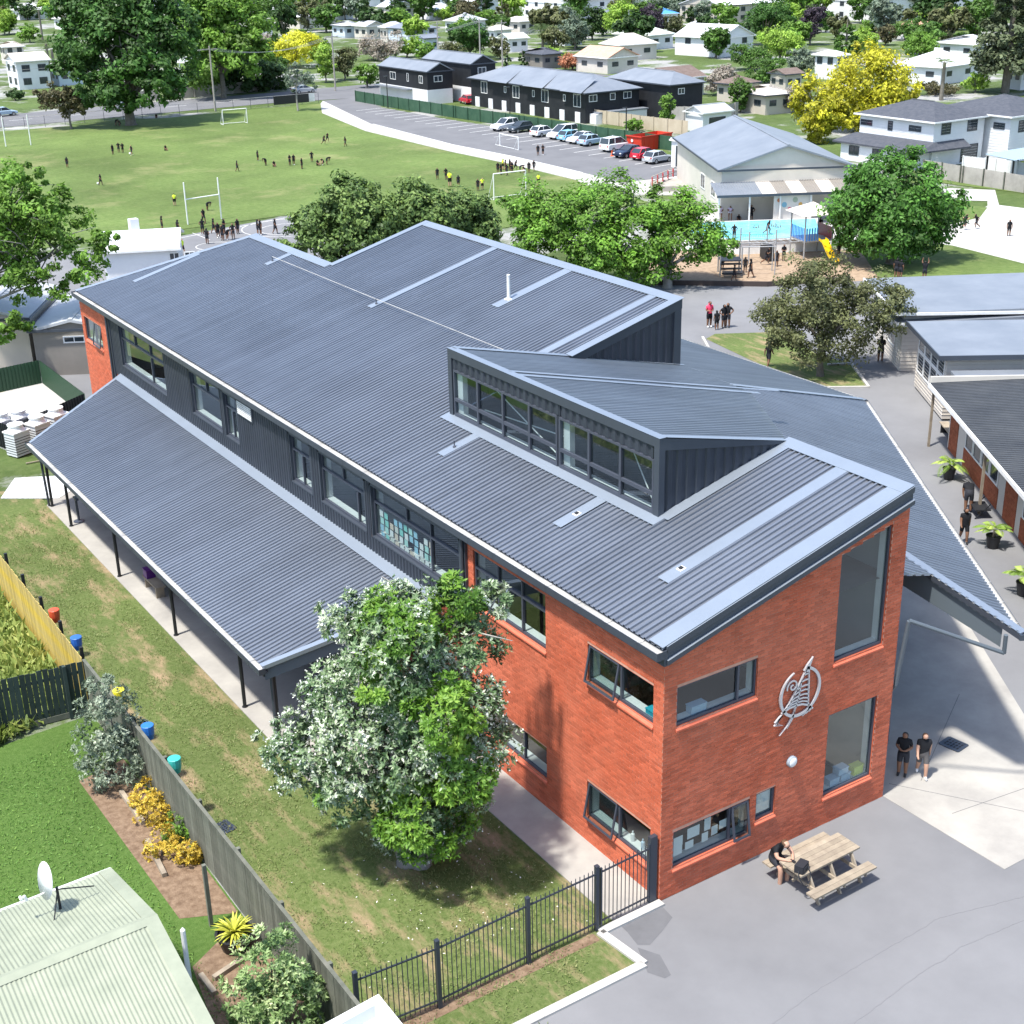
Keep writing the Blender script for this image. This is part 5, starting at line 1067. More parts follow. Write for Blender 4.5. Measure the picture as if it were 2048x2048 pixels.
def roof_mesh(kind, lx, ly, h, rise, ov, along, inset=None, th=.14):
    """gable / hip / flat / mono roof solid over a lx x ly plan"""
    m = MB(); x0,x1,y0,y1 = -ov,lx+ov,-ov,ly+ov; z = h
    def tri(*p): m.poly(list(p))
    if kind == 'flat': m.box(x0,x1,y0,y1,z,z+th); return m
    if kind == 'mono':
        A,B,C,D = (x0,y0,z),(x1,y0,z+rise),(x1,y1,z+rise),(x0,y1,z); m.quad(A,B,C,D)
        for p,q in ((A,B),(B,C),(C,D),(D,A)): m.quad(p,q,(q[0],q[1],q[2]-th),(p[0],p[1],p[2]-th))
        return m
    if along == 'x': r0,r1 = (x0,(y0+y1)/2,z+rise),(x1,(y0+y1)/2,z+rise)
    else: r0,r1 = ((x0+x1)/2,y0,z+rise),((x0+x1)/2,y1,z+rise)
    if kind == 'hip':
        s = (y1-y0)/2*.95 if along == 'x' else (x1-x0)/2*.95
        r0 = (r0[0]+s,r0[1],r0[2]) if along == 'x' else (r0[0],r0[1]+s,r0[2]); r1 = (r1[0]-s,r1[1],r1[2]) if along == 'x' else (r1[0],r1[1]-s,r1[2])
    a,b,c,d = (x0,y0,z),(x1,y0,z),(x1,y1,z),(x0,y1,z)
    if along == 'x': m.quad(a,b,r1,r0); m.quad(c,d,r0,r1); E_ = ((b,c,r1),(d,a,r0))
    else: m.quad(b,c,r1,r0); m.quad(d,a,r0,r1); E_ = ((a,b,r0),(c,d,r1))
    lo = lambda p: (p[0],p[1],p[2]-th)
    if kind == 'hip': [tri(*q) for q in E_]
    else:
        for p,q,r in E_: m.quad(p,r,lo(r),lo(p)); m.quad(r,q,lo(q),lo(r))
        for p,q,r,s in (((a,b,r1,r0),(c,d,r0,r1)) if along == 'x' else ((b,c,r1,r0),(d,a,r0,r1))): m.quad(lo(p),lo(q),lo(r),lo(s))
        return m
    for p,q in ((a,b),(b,c),(c,d),(d,a)): m.quad(p,q,(q[0],q[1],z-th),(p[0],p[1],z-th))
    m.quad((x0,y0,z-th),(x1,y0,z-th),(x1,y1,z-th),(x0,y1,z-th)); return m
def house(name, label, x0, y0, lx, ly, h, roof='hip', rise=1.2, wm=WBW, rm=RDARK, wins=(), rz=0.0, along='y', ov=.4, group=None, cat='house', z=0.0, cap=True, fm=WHITE, boards=False, boardstep=.2):
    t = thing(name, label, cat, (x0,y0,z), rz, group)
    m = MB(); m.box(0,lx,0,ly,-.2,h)
    if roof == 'gable':
        if along == 'y': [m.poly([(0,y,h),(lx,y,h),(lx/2,y,h+rise*lx/(lx+2*ov))]) for y in (0.001,ly-.001)]
        else: [m.poly([(x,0,h),(x,ly,h),(x,ly/2,h+rise*ly/(ly+2*ov))]) for x in (0.001,lx-.001)]
    m.build('wall', wm, t)
    if boards:
        zz = .15; m = MB()
        while zz < h-.1: m.box(-.018,lx+.018,-.018,ly+.018,zz,zz+.012); zz += boardstep
        tag(m.build('board_laps', wm, t), kind='stuff')
    ro = roof_mesh(roof, lx, ly, h, rise, ov, along).build('roof', rm, t)
    if cap and roof in ('hip','gable'):
        m = MB()
        if along == 'y': a,b = (lx/2,-ov,h+rise),(lx/2,ly+ov,h+rise); s = (lx/2+ov)*.95
        else: a,b = (-ov,ly/2,h+rise),(lx+ov,ly/2,h+rise); s = (ly/2+ov)*.95
        if roof == 'hip': a = (a[0],a[1]+s,a[2]) if along == 'y' else (a[0]+s,a[1],a[2]); b = (b[0],b[1]-s,b[2]) if along == 'y' else (b[0]-s,b[1],b[2])
        m.beam(a,b,.22,.05); m.build('ridge_cap', rm, ro)
    m = MB(); m.box(-ov-.08,-ov,-ov-.08,ly+ov+.08,h-.13,h+.01); m.box(-ov,lx+ov+.08,-ov-.08,-ov,h-.13,h+.01); m.build('gutter', WHITE if wm in (WBW,WB) else TRIM, t)
    for w in wins: wpart(t, w[0], lx, ly, *w[1:5], fm=fm, bars=(w[5] if len(w) > 5 else 1), name=(w[6] if len(w) > 6 else 'window'))
    return t
# ---- classrooms on the second grid (direction ex, right-hand side)
EA = math.atan2(en[1],en[0])                                   # local x = en (to the right), local y = ex (away)
def egrid(p): return (float(p[0]),float(p[1]))
# nearest classroom: brick and cream, dark corrugated roof
e1 = G(1860.6,767.7,2.8)[:2]; L3 = 22.0; o3 = e1-ex*L3+en*.9
K = thing('classroom', 'brick and cream classroom with a dark corrugated roof at the right edge', 'building', (*egrid(o3),0), EA)
KB = mat('classroom_brick', (.36,.12,.06), .85, 0, .2, noise=(5,5), col2=(.30,.09,.045), attr=.15); m = MB(); m.box(0,9,0,L3-.4,-.1,2.7); m.build('wall', CREAM, K)
bm = MB()
def brickpanel(y0,y1,z0,z1):
    z = z0; k = 0
    while z < z1:
        y = y0-.12*(k % 2)
        while y < y1: a,b = max(y,y0),min(y+.22,y1); (bm.box(-.03,0,a,b,z,min(z+.075,z1),skip='eb') if b-a > .02 else None); y += .235
        z += .088; k += 1
PAN = [(20.2,21.4),(12.2,13.6),(6.6,8.0),(.4,1.8)]
for a,b in PAN: brickpanel(a,b,0,2.5)
for a,b in [(14.4,19.2),(8.6,11.6),(2.4,6.0)]: brickpanel(a,b,0,.85)
tag(bm.build('bricks', KB, K), kind='stuff')
for a,b in [(14.5,19.1),(8.7,11.5),(2.5,5.9)]:
    n = int((b-a)/1.15); 
    for k in range(n): wpart(K,'x',9,L3,a+(b-a)*k/n+.04,.9,(b-a)/n-.08,1.6,bars=0)
m = MB(); ribbed(m,[(-.9,-.2,2.8),(9,-.2,3.1),(9,L3,3.1),(-.9,L3,2.8)],(1,0,.03),.2,.055,.10,.07); m.build('roof', mat('dark_corrugated',(.075,.08,.088),.55,.5,.4,noise=(.6,5),col2=(.11,.115,.12)), K)
m = MB(); m.box(-1.0,-.9,-.2,L3,2.66,2.82); m.build('gutter', WHITE, K); m = MB(); m.box(-.9,9,L3,L3+.1,2.72,3.12); m.build('fascia', CREAM, K)
for y in (L3-.3,L3-8,L3-15): m = MB(); m.box(-.85,-.75,y-.05,y+.05,0,2.75); m.build('verandah_post', TIMB, K)
# middle classroom: flat grey roof, tall windows to the alley
c2 = G(1878,716,3.15)[:2]; d2 = G(1817,648.5,3.15)[:2]; L2 = float(np.linalg.norm(d2-c2)); o2 = c2+en*.5+ex*.35
K = thing('classroom', 'cream weatherboard classroom with tall white windows and flat grey roof', 'building', (*egrid(o2),0), EA)
W2 = L2-.7; m = MB(); m.box(0,14,0,W2,0.1,3.1); m.build('wall', WB, K)
m = MB(); zz = .3
while zz < 3.0: m.box(-.02,14,-.02,W2+.02,zz,zz+.015); zz += .17
tag(m.build('board_laps', WB, K), kind='stuff')
n = 4
for k in range(n):
    u = .25+(W2-.5)*k/n; wpart(K,'x',14,W2,u,.95,(W2-.5)/n-.03,1.05,bars=0); wpart(K,'x',14,W2,u,2.03,(W2-.5)/n-.03,.85,bars=0)
m = roof_mesh('flat',14,W2,3.12,0,.5,'y'); m.build('roof', RGREY, K); m = MB(); m.box(-.55,14.5,-.56,-.5,3.08,3.3); m.box(-.56,-.5,-.5,W2+.5,3.08,3.3); m.build('fascia', TRIM, K)
m = MB(); m.box(.0,9,-3.1,-.6,2.5,2.62); m.build('porch_roof', RGREY, K)
t = thing('bench', 'timber bench against the classroom wall behind the verandah post', 'bench', (*egrid(o2-ex*2.2-en*.3),0), EA)
m = MB(); m.box(-.2,.2,-.8,.8,.42,.47); m.build('seat', TIMB, t); 
for y in (-.6,.6): m = MB(); m.box(-.17,.17,y-.03,y+.03,0,.42); m.build('leg', BLACKP, t)
# back classroom block: long low grey roof
c1 = G(1760,620,3.2)[:2]; d1_ = G(1732,555.7,3.2)[:2]; t1 = G(1827,614,3.2)[:2]
u1 = float((c1-d1_)@(-ex)); o1 = np.array(d1_)-ex*6.8+en*.5
K = house('classroom','long cream classroom with a low grey roof beyond the kerbed tree',o1[0],o1[1],16,6.6,3.1,'mono',.35,WB,RGREY,[('x',.8,1.0,1.4,1.4,1),('x',3.2,1.0,1.6,1.4,1),('x',5.4,.1,.9,2.1,0,'door')],EA,ov=.5,cat='building',boards=True)
K = house('classroom','small cream classroom porch with a lean grey roof under the kerbed tree',(G(1798,742)[0]),(G(1798,742)[1]),6,3.4,2.6,'mono',.3,WB,RGREY,[('x',1.3,.9,1.6,1.1,1)],EA,ov=.35,cat='building',boards=True)
# ---- school hall
hA = math.atan2(en[1],en[0]); hz = 4.0
pf = G(1437,340.6,hz)[:2]; pr_ = G(1713.6,331,hz)[:2]; pbk = G(1389.7,275.6,hz)[:2]
lw = float(np.linalg.norm(pr_-pf)); ll = float(np.linalg.norm(pbk-pf)); ha = math.atan2(pr_[1]-pf[1],pr_[0]-pf[0]); ux = (pr_-pf)/lw; uy = np.array([-ux[1],ux[0]])
o = pf+ux*.35+uy*.35
HALL = house('school_hall','cream school hall with a grey metal gable roof beyond the pool',o[0],o[1],lw-.7,ll,hz,'gable',1.75,CREAM,RGREY,[('x',2,1.4,1.6,1.2,1),('x',6,1.4,1.6,1.2,1)],ha,along='y',ov=.35,cat='building')
m = MB(); n = 9; wl_ = lw-.4                                     # striped lean-to along the gable
for k in range(n):
    x0 = -.9+wl_*k/n; m = MB(); ribbed(m,[(x0,-.02,3.0),(x0+wl_/n,-.02,3.0),(x0+wl_/n,-2.6,2.45),(x0,-2.6,2.45)],(0,1,.2),.2,.03,.08,.04); m.build('lean_to_sheet', RPALE if k in (3,5,7) else (RGREY if k < 3 else RLG if False else MATS['taupe_cladding']), HALL)
m = MB(); m.box(-.9,wl_-.9,-2.7,-2.6,2.3,2.48); m.build('lean_to_gutter', TRIM, HALL)
for k in range(5): m = MB(); x = -.7+k*wl_/4.4; m.box(x-.05,x+.05,-2.5,-2.4,0,2.35); m.build('lean_to_post', WHITE, HALL)
m = MB(); m.box(3.6,6.6,-2.3,-2.2,0,2.35); m.build('mural_panel', mat('mural_paint',(.66,.62,.56),.8,noise=(1.2,3,.45,.6),col2=(.60,.58,.55)), HALL)
for k in range(6):
    a = MB(); r = .16+.05*(k % 2); x = 4.0+.42*k; z = 1.9-.35*(k % 3); a.poly([(x+r*math.cos(2*math.pi*i/12),-2.31,z+r*math.sin(2*math.pi*i/12)) for i in range(12)]); a.build('mural_badge', mat('mural_badge_%d' % k,[(.5,.2,.1),(.2,.4,.5),(.6,.1,.15),(.35,.4,.3),(.6,.35,.1),(.3,.35,.45)][k],.8), HALL)
# garage and deck beside the hall
gpx = G(1402,345)[:2]; K = house('garage','white garage with a roller door beside the school hall',gpx[0]-3.4*0,gpx[1],4.0,4.4,2.6,'flat',0,WBW,RWHITE,[('x',.5,.05,3.3,2.1,0,'roller_door')],0,cat='garage',ov=.1)
D = thing('timber_deck','pale timber ramp deck with red rail panels beside the hall','deck',(*G(1305,385)[:2],0),EA)
m = MB(); m.prism([(0,0),(6.5,0),(6.5,6),(0,3.2)],0,.5); m.build('deck_boards', FPALE, D)
RED = mat('red_panel',(.50,.03,.03),.5)
for k in range(6): m = MB(); m.box(-.03,.03,.1+k*1.1,1.0+k*1.1,.55,1.25); m.build('rail_panel', RED, D, loc=(k*.55,0,0))
for z in (.95,1.35): m = MB(); m.tube([(-.1,0,z),(3.2,6.6,z),(6.4,6.2,z)],.04,6); m.build('rail', FPALE, D)
# ---- swimming pool
PW_ = thing('swimming_pool','raised school swimming pool with bright blue water','pool',(0,0,0))
pp = [G(1352,466,.9)[:2],G(1352,447,.9)[:2],G(1640,437,.9)[:2],G(1655,476,.9)[:2],G(1480,484,.9)[:2]]; pp = [np.array(p) for p in pp]; pcn = sum(pp)/5
WAT = mat('pool_water',(.16,.56,.68),.05,0,.5,noise=(1.5,3),col2=(.25,.66,.76),bump=(3,.15,.03))
m = MB(); m.prism([tuple(p) for p in pp],0,.9); m.build('pool_wall', WHITE, PW_)
m = MB(); m.prism([tuple(pcn+(p-pcn)*1.0+(p-pcn)/np.linalg.norm(p-pcn)*.1) for p in pp],.9,.95); m.build('coping', CONCL, PW_)
m = MB(); m.poly([(*(pcn+(p-pcn)*.93),.956) for p in pp]); m.build('water', WAT, PW_)
sheet('pool_surround', [G(1330,500)[:2],G(1330,430)[:2],G(1720,405)[:2],G(1720,480)[:2],G(1560,505)[:2]], CONCL, .008)
# pool fence
t = thing('pool_fence','low green and grey steel fence in front of the pool','fence',(0,0,0)); fa,fb = G(1375,500),G(1545,500); GRN = mat('green_rail',(.10,.35,.25),.5)
n = 40; bar = MB().lathe([(.014,.1),(.014,1.1)],5).mesh('picket',GRN)
for i in range(n+1): p = fa+(fb-fa)*i/n; link('picket',bar,t,tuple(p))
for z in (.15,1.1): m = MB(); m.tube([fa+np.array([0,0,z]),fb+np.array([0,0,z])],.03,6); m.build('rail',GRN,t)
# ---- playground
sheet('playground_bark', [G(1275,566)[:2],G(1290,500)[:2],G(1560,495)[:2],G(1720,500)[:2],G(1760,560)[:2],G(1532,572)[:2]], BARK, .006)
m = MB(); a,b = G(1272,569),G(1535,573); m.beam((a[0],a[1],.15),(b[0],b[1],.15),.12,.34); m.beam((b[0],b[1],.15),(*G(1700,562)[:2],.15),.12,.34); tag(m.build('timber_edging', mat('dark_timber',(.06,.045,.04),.8)), 'dark timber edging board in front of the playground bark', 'edging')
PL = thing('play_tower','playground tower with a tan roof, blue panels and a yellow slide','play equipment',(*G(1607,520)[:2],0),EA+.3)
GP = mat('play_post',(.35,.36,.37),.5,.2); BLU = mat('play_blue',(.05,.22,.62),.45); YEL = mat('play_yellow',(.85,.58,.01),.4); TANR = mat('play_roof',(.62,.57,.49),.6); REDP = mat('play_red',(.30,.06,.05),.5)
for x in (0,2.1):
    for y in (0,2.1): m = MB(); m.tube([(x,y,0),(x,y,3.1)],.055,8); m.build('post', GP, PL)
m = MB(); m.poly([(-.35,-.35,3.05),(2.45,-.35,3.05),(1.05,1.05,3.75)]); m.poly([(2.45,-.35,3.05),(2.45,2.45,3.05),(1.05,1.05,3.75)]); m.poly([(2.45,2.45,3.05),(-.35,2.45,3.05),(1.05,1.05,3.75)]); m.poly([(-.35,2.45,3.05),(-.35,-.35,3.05),(1.05,1.05,3.75)]); m.build('roof', TANR, PL)
m = MB(); m.box(0,2.1,0,2.1,1.18,1.28); m.build('deck', GP, PL)
for k in range(9): m = MB(); y = .15+k*.22; m.box(-.02,.02,y-.04,y+.04,1.28,2.15); m.build('baluster', BLU, PL)
for k in range(5): m = MB(); x = .15+k*.2; m.box(x-.04,x+.04,-.02,.02,1.28,2.15); m.build('baluster', BLU, PL)
m = MB(); m.box(2.08,2.12,.1,2.0,1.28,2.1); m.build('side_panel', REDP, PL)
m = MB()
for (y0,y1) in ((1.25,1.95),):
    P_ = [(1.3,-.02,1.3),(1.3,-.5,1.2),(1.3,-1.3,.55),(1.3,-1.9,.22),(1.3,-2.2,.2)]
    for p,q in zip(P_[:-1],P_[1:]): m.quad((p[0]-.25,p[1],p[2]),(q[0]-.25,q[1],q[2]),(q[0]+.25,q[1],q[2]),(p[0]+.25,p[1],p[2])); [m.quad((p[0]+s,p[1],p[2]),(q[0]+s,q[1],q[2]),(q[0]+s,q[1],q[2]+.18),(p[0]+s,p[1],p[2]+.18)) for s in (-.25,.25)]
m.build('slide', YEL, PL)
m = MB()
for k in range(7): m.tube([(-.2-.55*k,0.3,1.25),(-.2-.55*k,1.7,1.25)],.02,6)
for y in (.3,1.7): m.tube([(0,y,1.25),(-4,y,1.25)],.03,6)
m.build('overhead_ladder', GP, PL)
for (x,y) in [(-2,.3),(-2,1.7),(-4,.3),(-4,1.7)]: m = MB(); m.tube([(x,y,0),(x,y,2.2)],.05,8); m.build('post', GP, PL)
m = MB(); m.box(-2.5,-2.1,.3,1.7,.1,1.1); m.build('climbing_panel', BLACKP, PL)
CLB = thing('climbing_frame','grey climbing frame with dark steps at the left of the playground','play equipment',(*G(1440,552)[:2],0),EA)
for x in (0,1.4):
    for y in (0,1.2): m = MB(); m.tube([(x,y,0),(x,y,1.9)],.05,8); m.build('post', GP, CLB)
for k in range(3): m = MB(); m.box(.05,1.35,-.7+.3*k,-.4+.3*k,.25+.25*k,.33+.25*k); m.build('step', BLACKP, CLB)
m = MB(); m.box(0,1.4,0,1.2,.95,1.02); m.build('deck', BLACKP, CLB); m = MB(); m.tube([(1.4,0,1.9),(3.6,0,1.9),(3.6,0,0)],.04,6); m.tube([(1.4,1.2,1.9),(3.6,1.2,1.9),(3.6,1.2,0)],.04,6); m.build('swing_bar', GP, CLB)
# grass and paving on the right
sheet('tree_lawn', [G(*p)[:2] for p in [(1690,500),(1760,485),(1905,490),(2060,528),(2060,570),(1740,560)]], FIELD, .004)
sheet('concrete_court', [G(*p)[:2] for p in [(1905,491),(2060,530),(2060,418),(1998,410),(1990,380),(1860,375),(1880,400),(1975,402),(1975,412),(1880,455),(1850,485)]], CONCL, .006)
sheet('grass_patch', [G(*p)[:2] for p in [(1842,385),(1880,404),(1975,415),(1960,435),(1850,462),(1800,440)]], FIELD, .010)
sheet('back_grass', [G(*p)[:2] for p in [(1700,385),(1850,362),(2060,388),(2060,376),(1850,350),(1700,365)]], FIELD, .007)
sheet('island_lawn', [G(*p)[:2] for p in [(1412,678),(1430,668),(1560,664),(1640,712),(1700,727),(1737,776),(1640,777),(1500,720)]], LAWN, .012)
m = MB(); kp = [G(*p)[:2] for p in [(1405,676),(1427,716),(1560,760),(1642,777),(1737,776),(1703,729),(1655,731)]]
for a,b in zip(kp[:-1],kp[1:]): m.beam((*a,.05),(*b,.05),.14,.1)
tag(m.build('bed_kerb', CONCL), kind='structure')
# ---- left side: prefab, plant enclosure, white roofed block
pA = G(178,748)[:2]; pB = G(78,752)[:2]; u_ = (pA-pB); Lh = float(np.linalg.norm(u_)); a_ = math.atan2(u_[1],u_[0])
K = house('prefab_room','taupe prefabricated room with a small white window beyond the enclosure',pB[0],pB[1],Lh+1.5,7,2.55,'gable',.5,TAUPE,RLG,[('y',1.55,1.75,1.15,.38,1)],a_,along='y',ov=.15,cat='building')
K = house('prefab_room','beige prefabricated room behind the pale barked tree',pB[0]-3.5,pB[1]+3.5,4.2,7,2.9,'gable',.6,BEIGE,RLG,[('y',.8,1.2,1.2,.9,1)],a_,along='y',ov=.15,cat='building')
EN = thing('plant_enclosure','black ribbed metal enclosure around the heat pump units','enclosure',(0,0,0)); q = [G(28,906)[:2],G(175,838)[:2],G(85,768)[:2],G(-60,800)[:2],G(-60,870)[:2]]; hE = 1.3
EB = mat('black_ribbed_steel',(.016,.019,.024),.5,.2); EG = mat('green_ribbed_steel',(.03,.075,.04),.55,.1)
for i in range(5):
    a,b = q[i],q[(i+1) % 5]; m = MB(); ribbed(m,[(*a,0.05),(*b,0.05),(*b,hE),(*a,hE)],(0,0,1),.19,.035,.08,.04); m.build('panel', EG if i in (1,2) else EB, EN)
m = MB(); m.prism([tuple(p) for p in q],-.1,.04); m.build('plinth', CONCL, EN)
for i,(px,py,l) in enumerate([(35,820,'white heat pump unit at the far left in the enclosure'),(72,832,'white heat pump unit in the middle of the enclosure'),(110,815,'white heat pump unit nearest the building in the enclosure'),(30,848,'white heat pump unit at the front of the enclosure'),(0,826,'white heat pump unit cut by the left edge of the picture')]):
    p = G(px,py,1.45); t = thing('heat_pump', l, 'heat pump', (p[0],p[1],0.04), .4, 'heat pumps in the enclosure'); m = MB(); m.box(-.42,.42,-.36,.36,0,1.05); m.build('cabinet', mat('heat_pump_case',(.62,.64,.66),.5) if 'heat_pump_case' not in MATS else MATS['heat_pump_case'], t)
    m = MB(); m.box(-.46,.46,-.4,.4,1.05,1.12); m.lathe([(.40,1.12),(.36,1.2),(.33,1.26),(.33,1.32),(.36,1.36),(.36,1.42),(.28,1.43),(.05,1.40)],18); m.build('fan_housing', WHITE, t)
    m = MB(); [m.box(-.425,.425,-.365,.365,.1+.12*k,.13+.12*k) for k in range(7)]; m.build('grille', BLACKP, t)
wa,wb = G(205,500,2.6)[:2],G(352,492,2.6)[:2]; u_ = wb-wa; a_ = math.atan2(u_[1],u_[0])
K = house('white_block','small white roofed classroom block behind the far roof end',wa[0],wa[1],float(np.linalg.norm(u_)),5.5,2.5,'gable',.75,WBW,RWHITE,[('y',5.2,1.3,.7,.9,1),('y',6.1,1.3,.7,.9,1),('y',4.2,1.3,.7,.9,1)],a_,along='x',ov=.25,cat='building')
m = MB(); c_ = (wa+wb)/2; m.box(-.3,.3,-.25,.25,0,.9); tag(m.build('roof_unit', MATS['heat_pump_case'], loc=(*G(268,455,3.2)[:2],2.9)), 'white air conditioning unit on the white block roof', 'air conditioner')
# ---- townhouses beyond the car park
TW = lambda *w: list(w)
bl = [('x',1.2,2.6,1.0,1.0,1),('x',5.0,2.6,.5,1.1,0),('x',8.6,2.6,1.6,1.0,1),('y',1.0,2.8,1.3,.8,1)]
t = house('townhouse','black clad townhouse with a gabled roof left of the car park fence',79,146.6,3.9,13.4,4.2,'gable',1.05,BLKC,RGREY,bl,0,'y',.15)
m = MB(); m.box(-.06,3.8,-.06,13.3,-.1,1.85); m.build('lower_wall', WBW, t); m = MB(); m.box(-1.0,-.08,4.0,13.2,1.6,1.75); m.build('porch_roof', RGREY, t)
t = house('townhouse','black clad townhouse standing behind the left townhouse',84.2,144.0,3.9,12.6,5.0,'gable',1.1,BLKC,RGREY,[('y',1.1,3.6,1.3,.9,1),('y',.4,.2,.8,1.9,0,'door')],0,'y',.15)
m = MB(); m.box(-.06,3.96,-.06,12.5,-.1,2.0); m.build('lower_wall', WBW, t)
wn_ = [('x',.9,1.75,1.5,1.5,1),('x',4.0,2.2,.5,.8,0),('x',7.6,1.75,1.5,1.5,1),('x',10.6,2.2,.5,.8,0),('x',14.0,1.75,1.5,1.5,1),('x',17,2.2,.5,.8,0),('x',21.5,1.75,1.5,1.5,1),('y',.5,2.4,1.2,.8,1),('y',3.6,2.4,.8,.8,0),('y',5.6,2.4,1.2,.8,1)]
t = house('townhouse','long black clad terrace with a hipped grey roof beside the car park',83,116.6,8.0,25.5,3.5,'hip',1.6,BLKC,RGREY,wn_,0,'y',.35)
for k in range(8): m = MB(); m.box(-.08,.05,1.0+k*3.2,2.0+k*3.2,-.1,1.2); m.build('pier', WBW, t)
for k in range(3): m = MB(); y = 2.0+k*8; m.poly([(-.8,y-2.2,3.5),(-.8,y+2.2,3.5),(3.2,y,4.8)]); m.quad((-.8,y-2.2,3.5),(-.8,y+2.2,3.5),(-.7,y+2.1,1.3),(-.7,y-2.1,1.3)) if False else None; m.build('hip_bay', RGREY, t)
m = MB(); m.box(1.0,8.4,-1.4,-.05,1.15,1.28); m.build('porch_roof', RGREY, t); m = MB(); m.box(.6,8.2,-1.3,-.06,-.1,1.1); m.build('garage_front', WBW, t)
t = house('townhouse','black clad rear terrace showing above the long terrace',92,112,5,12,4.1,'hip',1.2,BLKC,RGREY,[('y',1.2,2.9,1.0,.7,1)],0,'y',.3)
# white two storey houses at the right
wv = [('x',1.5,3.1,1.5,.55,1),('x',5.0,2.9,.6,.9,0),('x',7.6,3.1,1.5,.55,1),('y',1.0,2.9,1.3,1.1,1),('y',4.6,2.9,1.4,1.1,1),('y',4.0,.1,2.4,1.6,0,'garage_door')]
t = house('white_house','white two storey house with a dark hipped roof and low side roof',88,68.8,7.0,9.2,4.2,'hip',1.3,WBW,RDARK,wv,0,'y',.4,fm=TRIM,boards=True,boardstep=.25)
m = MB(); m.quad((-2.6,-.8,1.75),(-2.6,10.2,1.75),(0,9.6,2.35),(0,-.2,2.35)); m.quad((-2.6,-.8,1.75),(0,-.2,2.35),(4.0,-.2,2.35),(4.0,-1.2,1.75)) ; m.poly([(-2.6,-.8,1.75),(4,-1.2,1.75),(4,-1.2,1.6),(-2.6,-.8,1.6)]); m.quad((-2.6,-.8,1.75),(-2.6,10.2,1.75),(-2.6,10.2,1.6),(-2.6,-.8,1.6)); m.build('side_roof', RDARK, t)
m = MB(); m.box(-2.2,-.03,.2,9.4,-.1,1.62); m.build('side_wall', WBW, t)
for y in (1.2,4.0,7.0): wpart(t,'x',7,9,y,.55,1.3,.9,fm=TRIM)
for o_ in t.children[-3:]: o_.location = (-2.2,0,0)
t = house('white_house','white two storey house with a dark roof at the right edge',95.5,66.2,9,9,4.3,'hip',1.3,WBW,RDARK,[('x',.6,3.0,1.3,.6,1),('y',1.2,2.7,1.3,1.1,1),('y',1.0,.4,1.3,.6,1)],0,'y',.4,fm=TRIM,boards=True,boardstep=.25)
t = thing('carport','blue grey corrugated carport in front of the right white house','carport',(86.5,58.5,0)); m = MB(); ribbed(m,[(0,0,2.0),(9,0,2.1),(9,3.2,2.25),(0,3.2,2.2)],(0,1,.05),.3,.05,.12,.06); m.build('roof', mat('carport_roof',(.30,.40,.47),.5,.2), t)
for x in (.3,4.5,8.7):
    for y in (.2,3.0): m = MB(); m.box(x-.06,x+.06,y-.06,y+.06,0,2.05); m.build('post', BLACKP, t)
t = house('school_block','dark roofed school block with banners cut by the right edge',70.6,40.6,9,6.4,2.9,'mono',-.3,CREAM,RGREY,[('x',1.0,1.0,1.2,1.2,1),('x',3.5,1.0,1.2,1.2,1)],EA,ov=.6,cat='building')
# ------------------------------------------------------------------ people
SKIN = mat('skin_brown', (.20,.105,.065), .6, 0, .3); SKINL = mat('skin_light', (.46,.27,.19), .6, 0, .3); HAIR = mat('hair_black', (.012,.010,.009), .6); HAIRB = mat('hair_brown', (.10,.055,.03), .6)
CBLK = mat('uniform_black', (.012,.013,.016), .8, 0, .2); CGOLD = mat('uniform_gold', (.55,.30,.03), .8); CWHT = mat('shirt_white', (.72,.72,.72), .8); CNAVY = mat('short_navy', (.02,.022,.03), .8); CPINK = mat('vest_pink', (.75,.06,.13), .7); CYELV = mat('vest_yellow', (.65,.80,.05), .7); SHOE = mat('shoe_dark', (.02,.02,.02), .6); SHOEW = mat('shoe_white', (.7,.7,.7), .6); CGREY = mat('legging_grey', (.09,.085,.085), .8); CLIL = mat('shirt_lilac', (.55,.50,.68), .8)
BASE = {'pel':((0,0,.52),.098,.080),'spi':((0,0,.62),.092,.074),'che':((0,-.005,.735),.104,.078),'nek':((0,0,.818),.040,.040),'hb':((0,-.008,.855),.058,.062),'hm':((0,-.012,.908),.082,.090),'ht':((0,0,.965),.066,.072),'nos':((0,-.088,.893),.013,.013),
 'sL':((.105,0,.785),.048,.048),'eL':((.138,.012,.635),.034,.034),'wL':((.140,-.03,.50),.022,.022),'pL':((.133,-.042,.455),.02,.012),'hL':((.055,0,.495),.078,.078),'kL':((.062,-.012,.28),.048,.048),'aL':((.062,.012,.055),.030,.030),'tL':((.068,-.085,.025),.030,.026)}
for k in list(BASE):
    if k.endswith('L'): p,a,b = BASE[k]; BASE[k[0]+'R'] = ((-p[0],p[1],p[2]),a,b)
EDG = [('pel','spi'),('spi','che'),('che','nek'),('nek','hb'),('hb','hm'),('hm','ht'),('hm','nos')]
for s in 'LR': EDG += [('che','s'+s),('s'+s,'e'+s),('e'+s,'w'+s),('w'+s,'p'+s),('pel','h'+s),('h'+s,'k'+s),('k'+s,'a'+s),('a'+s,'t'+s)]
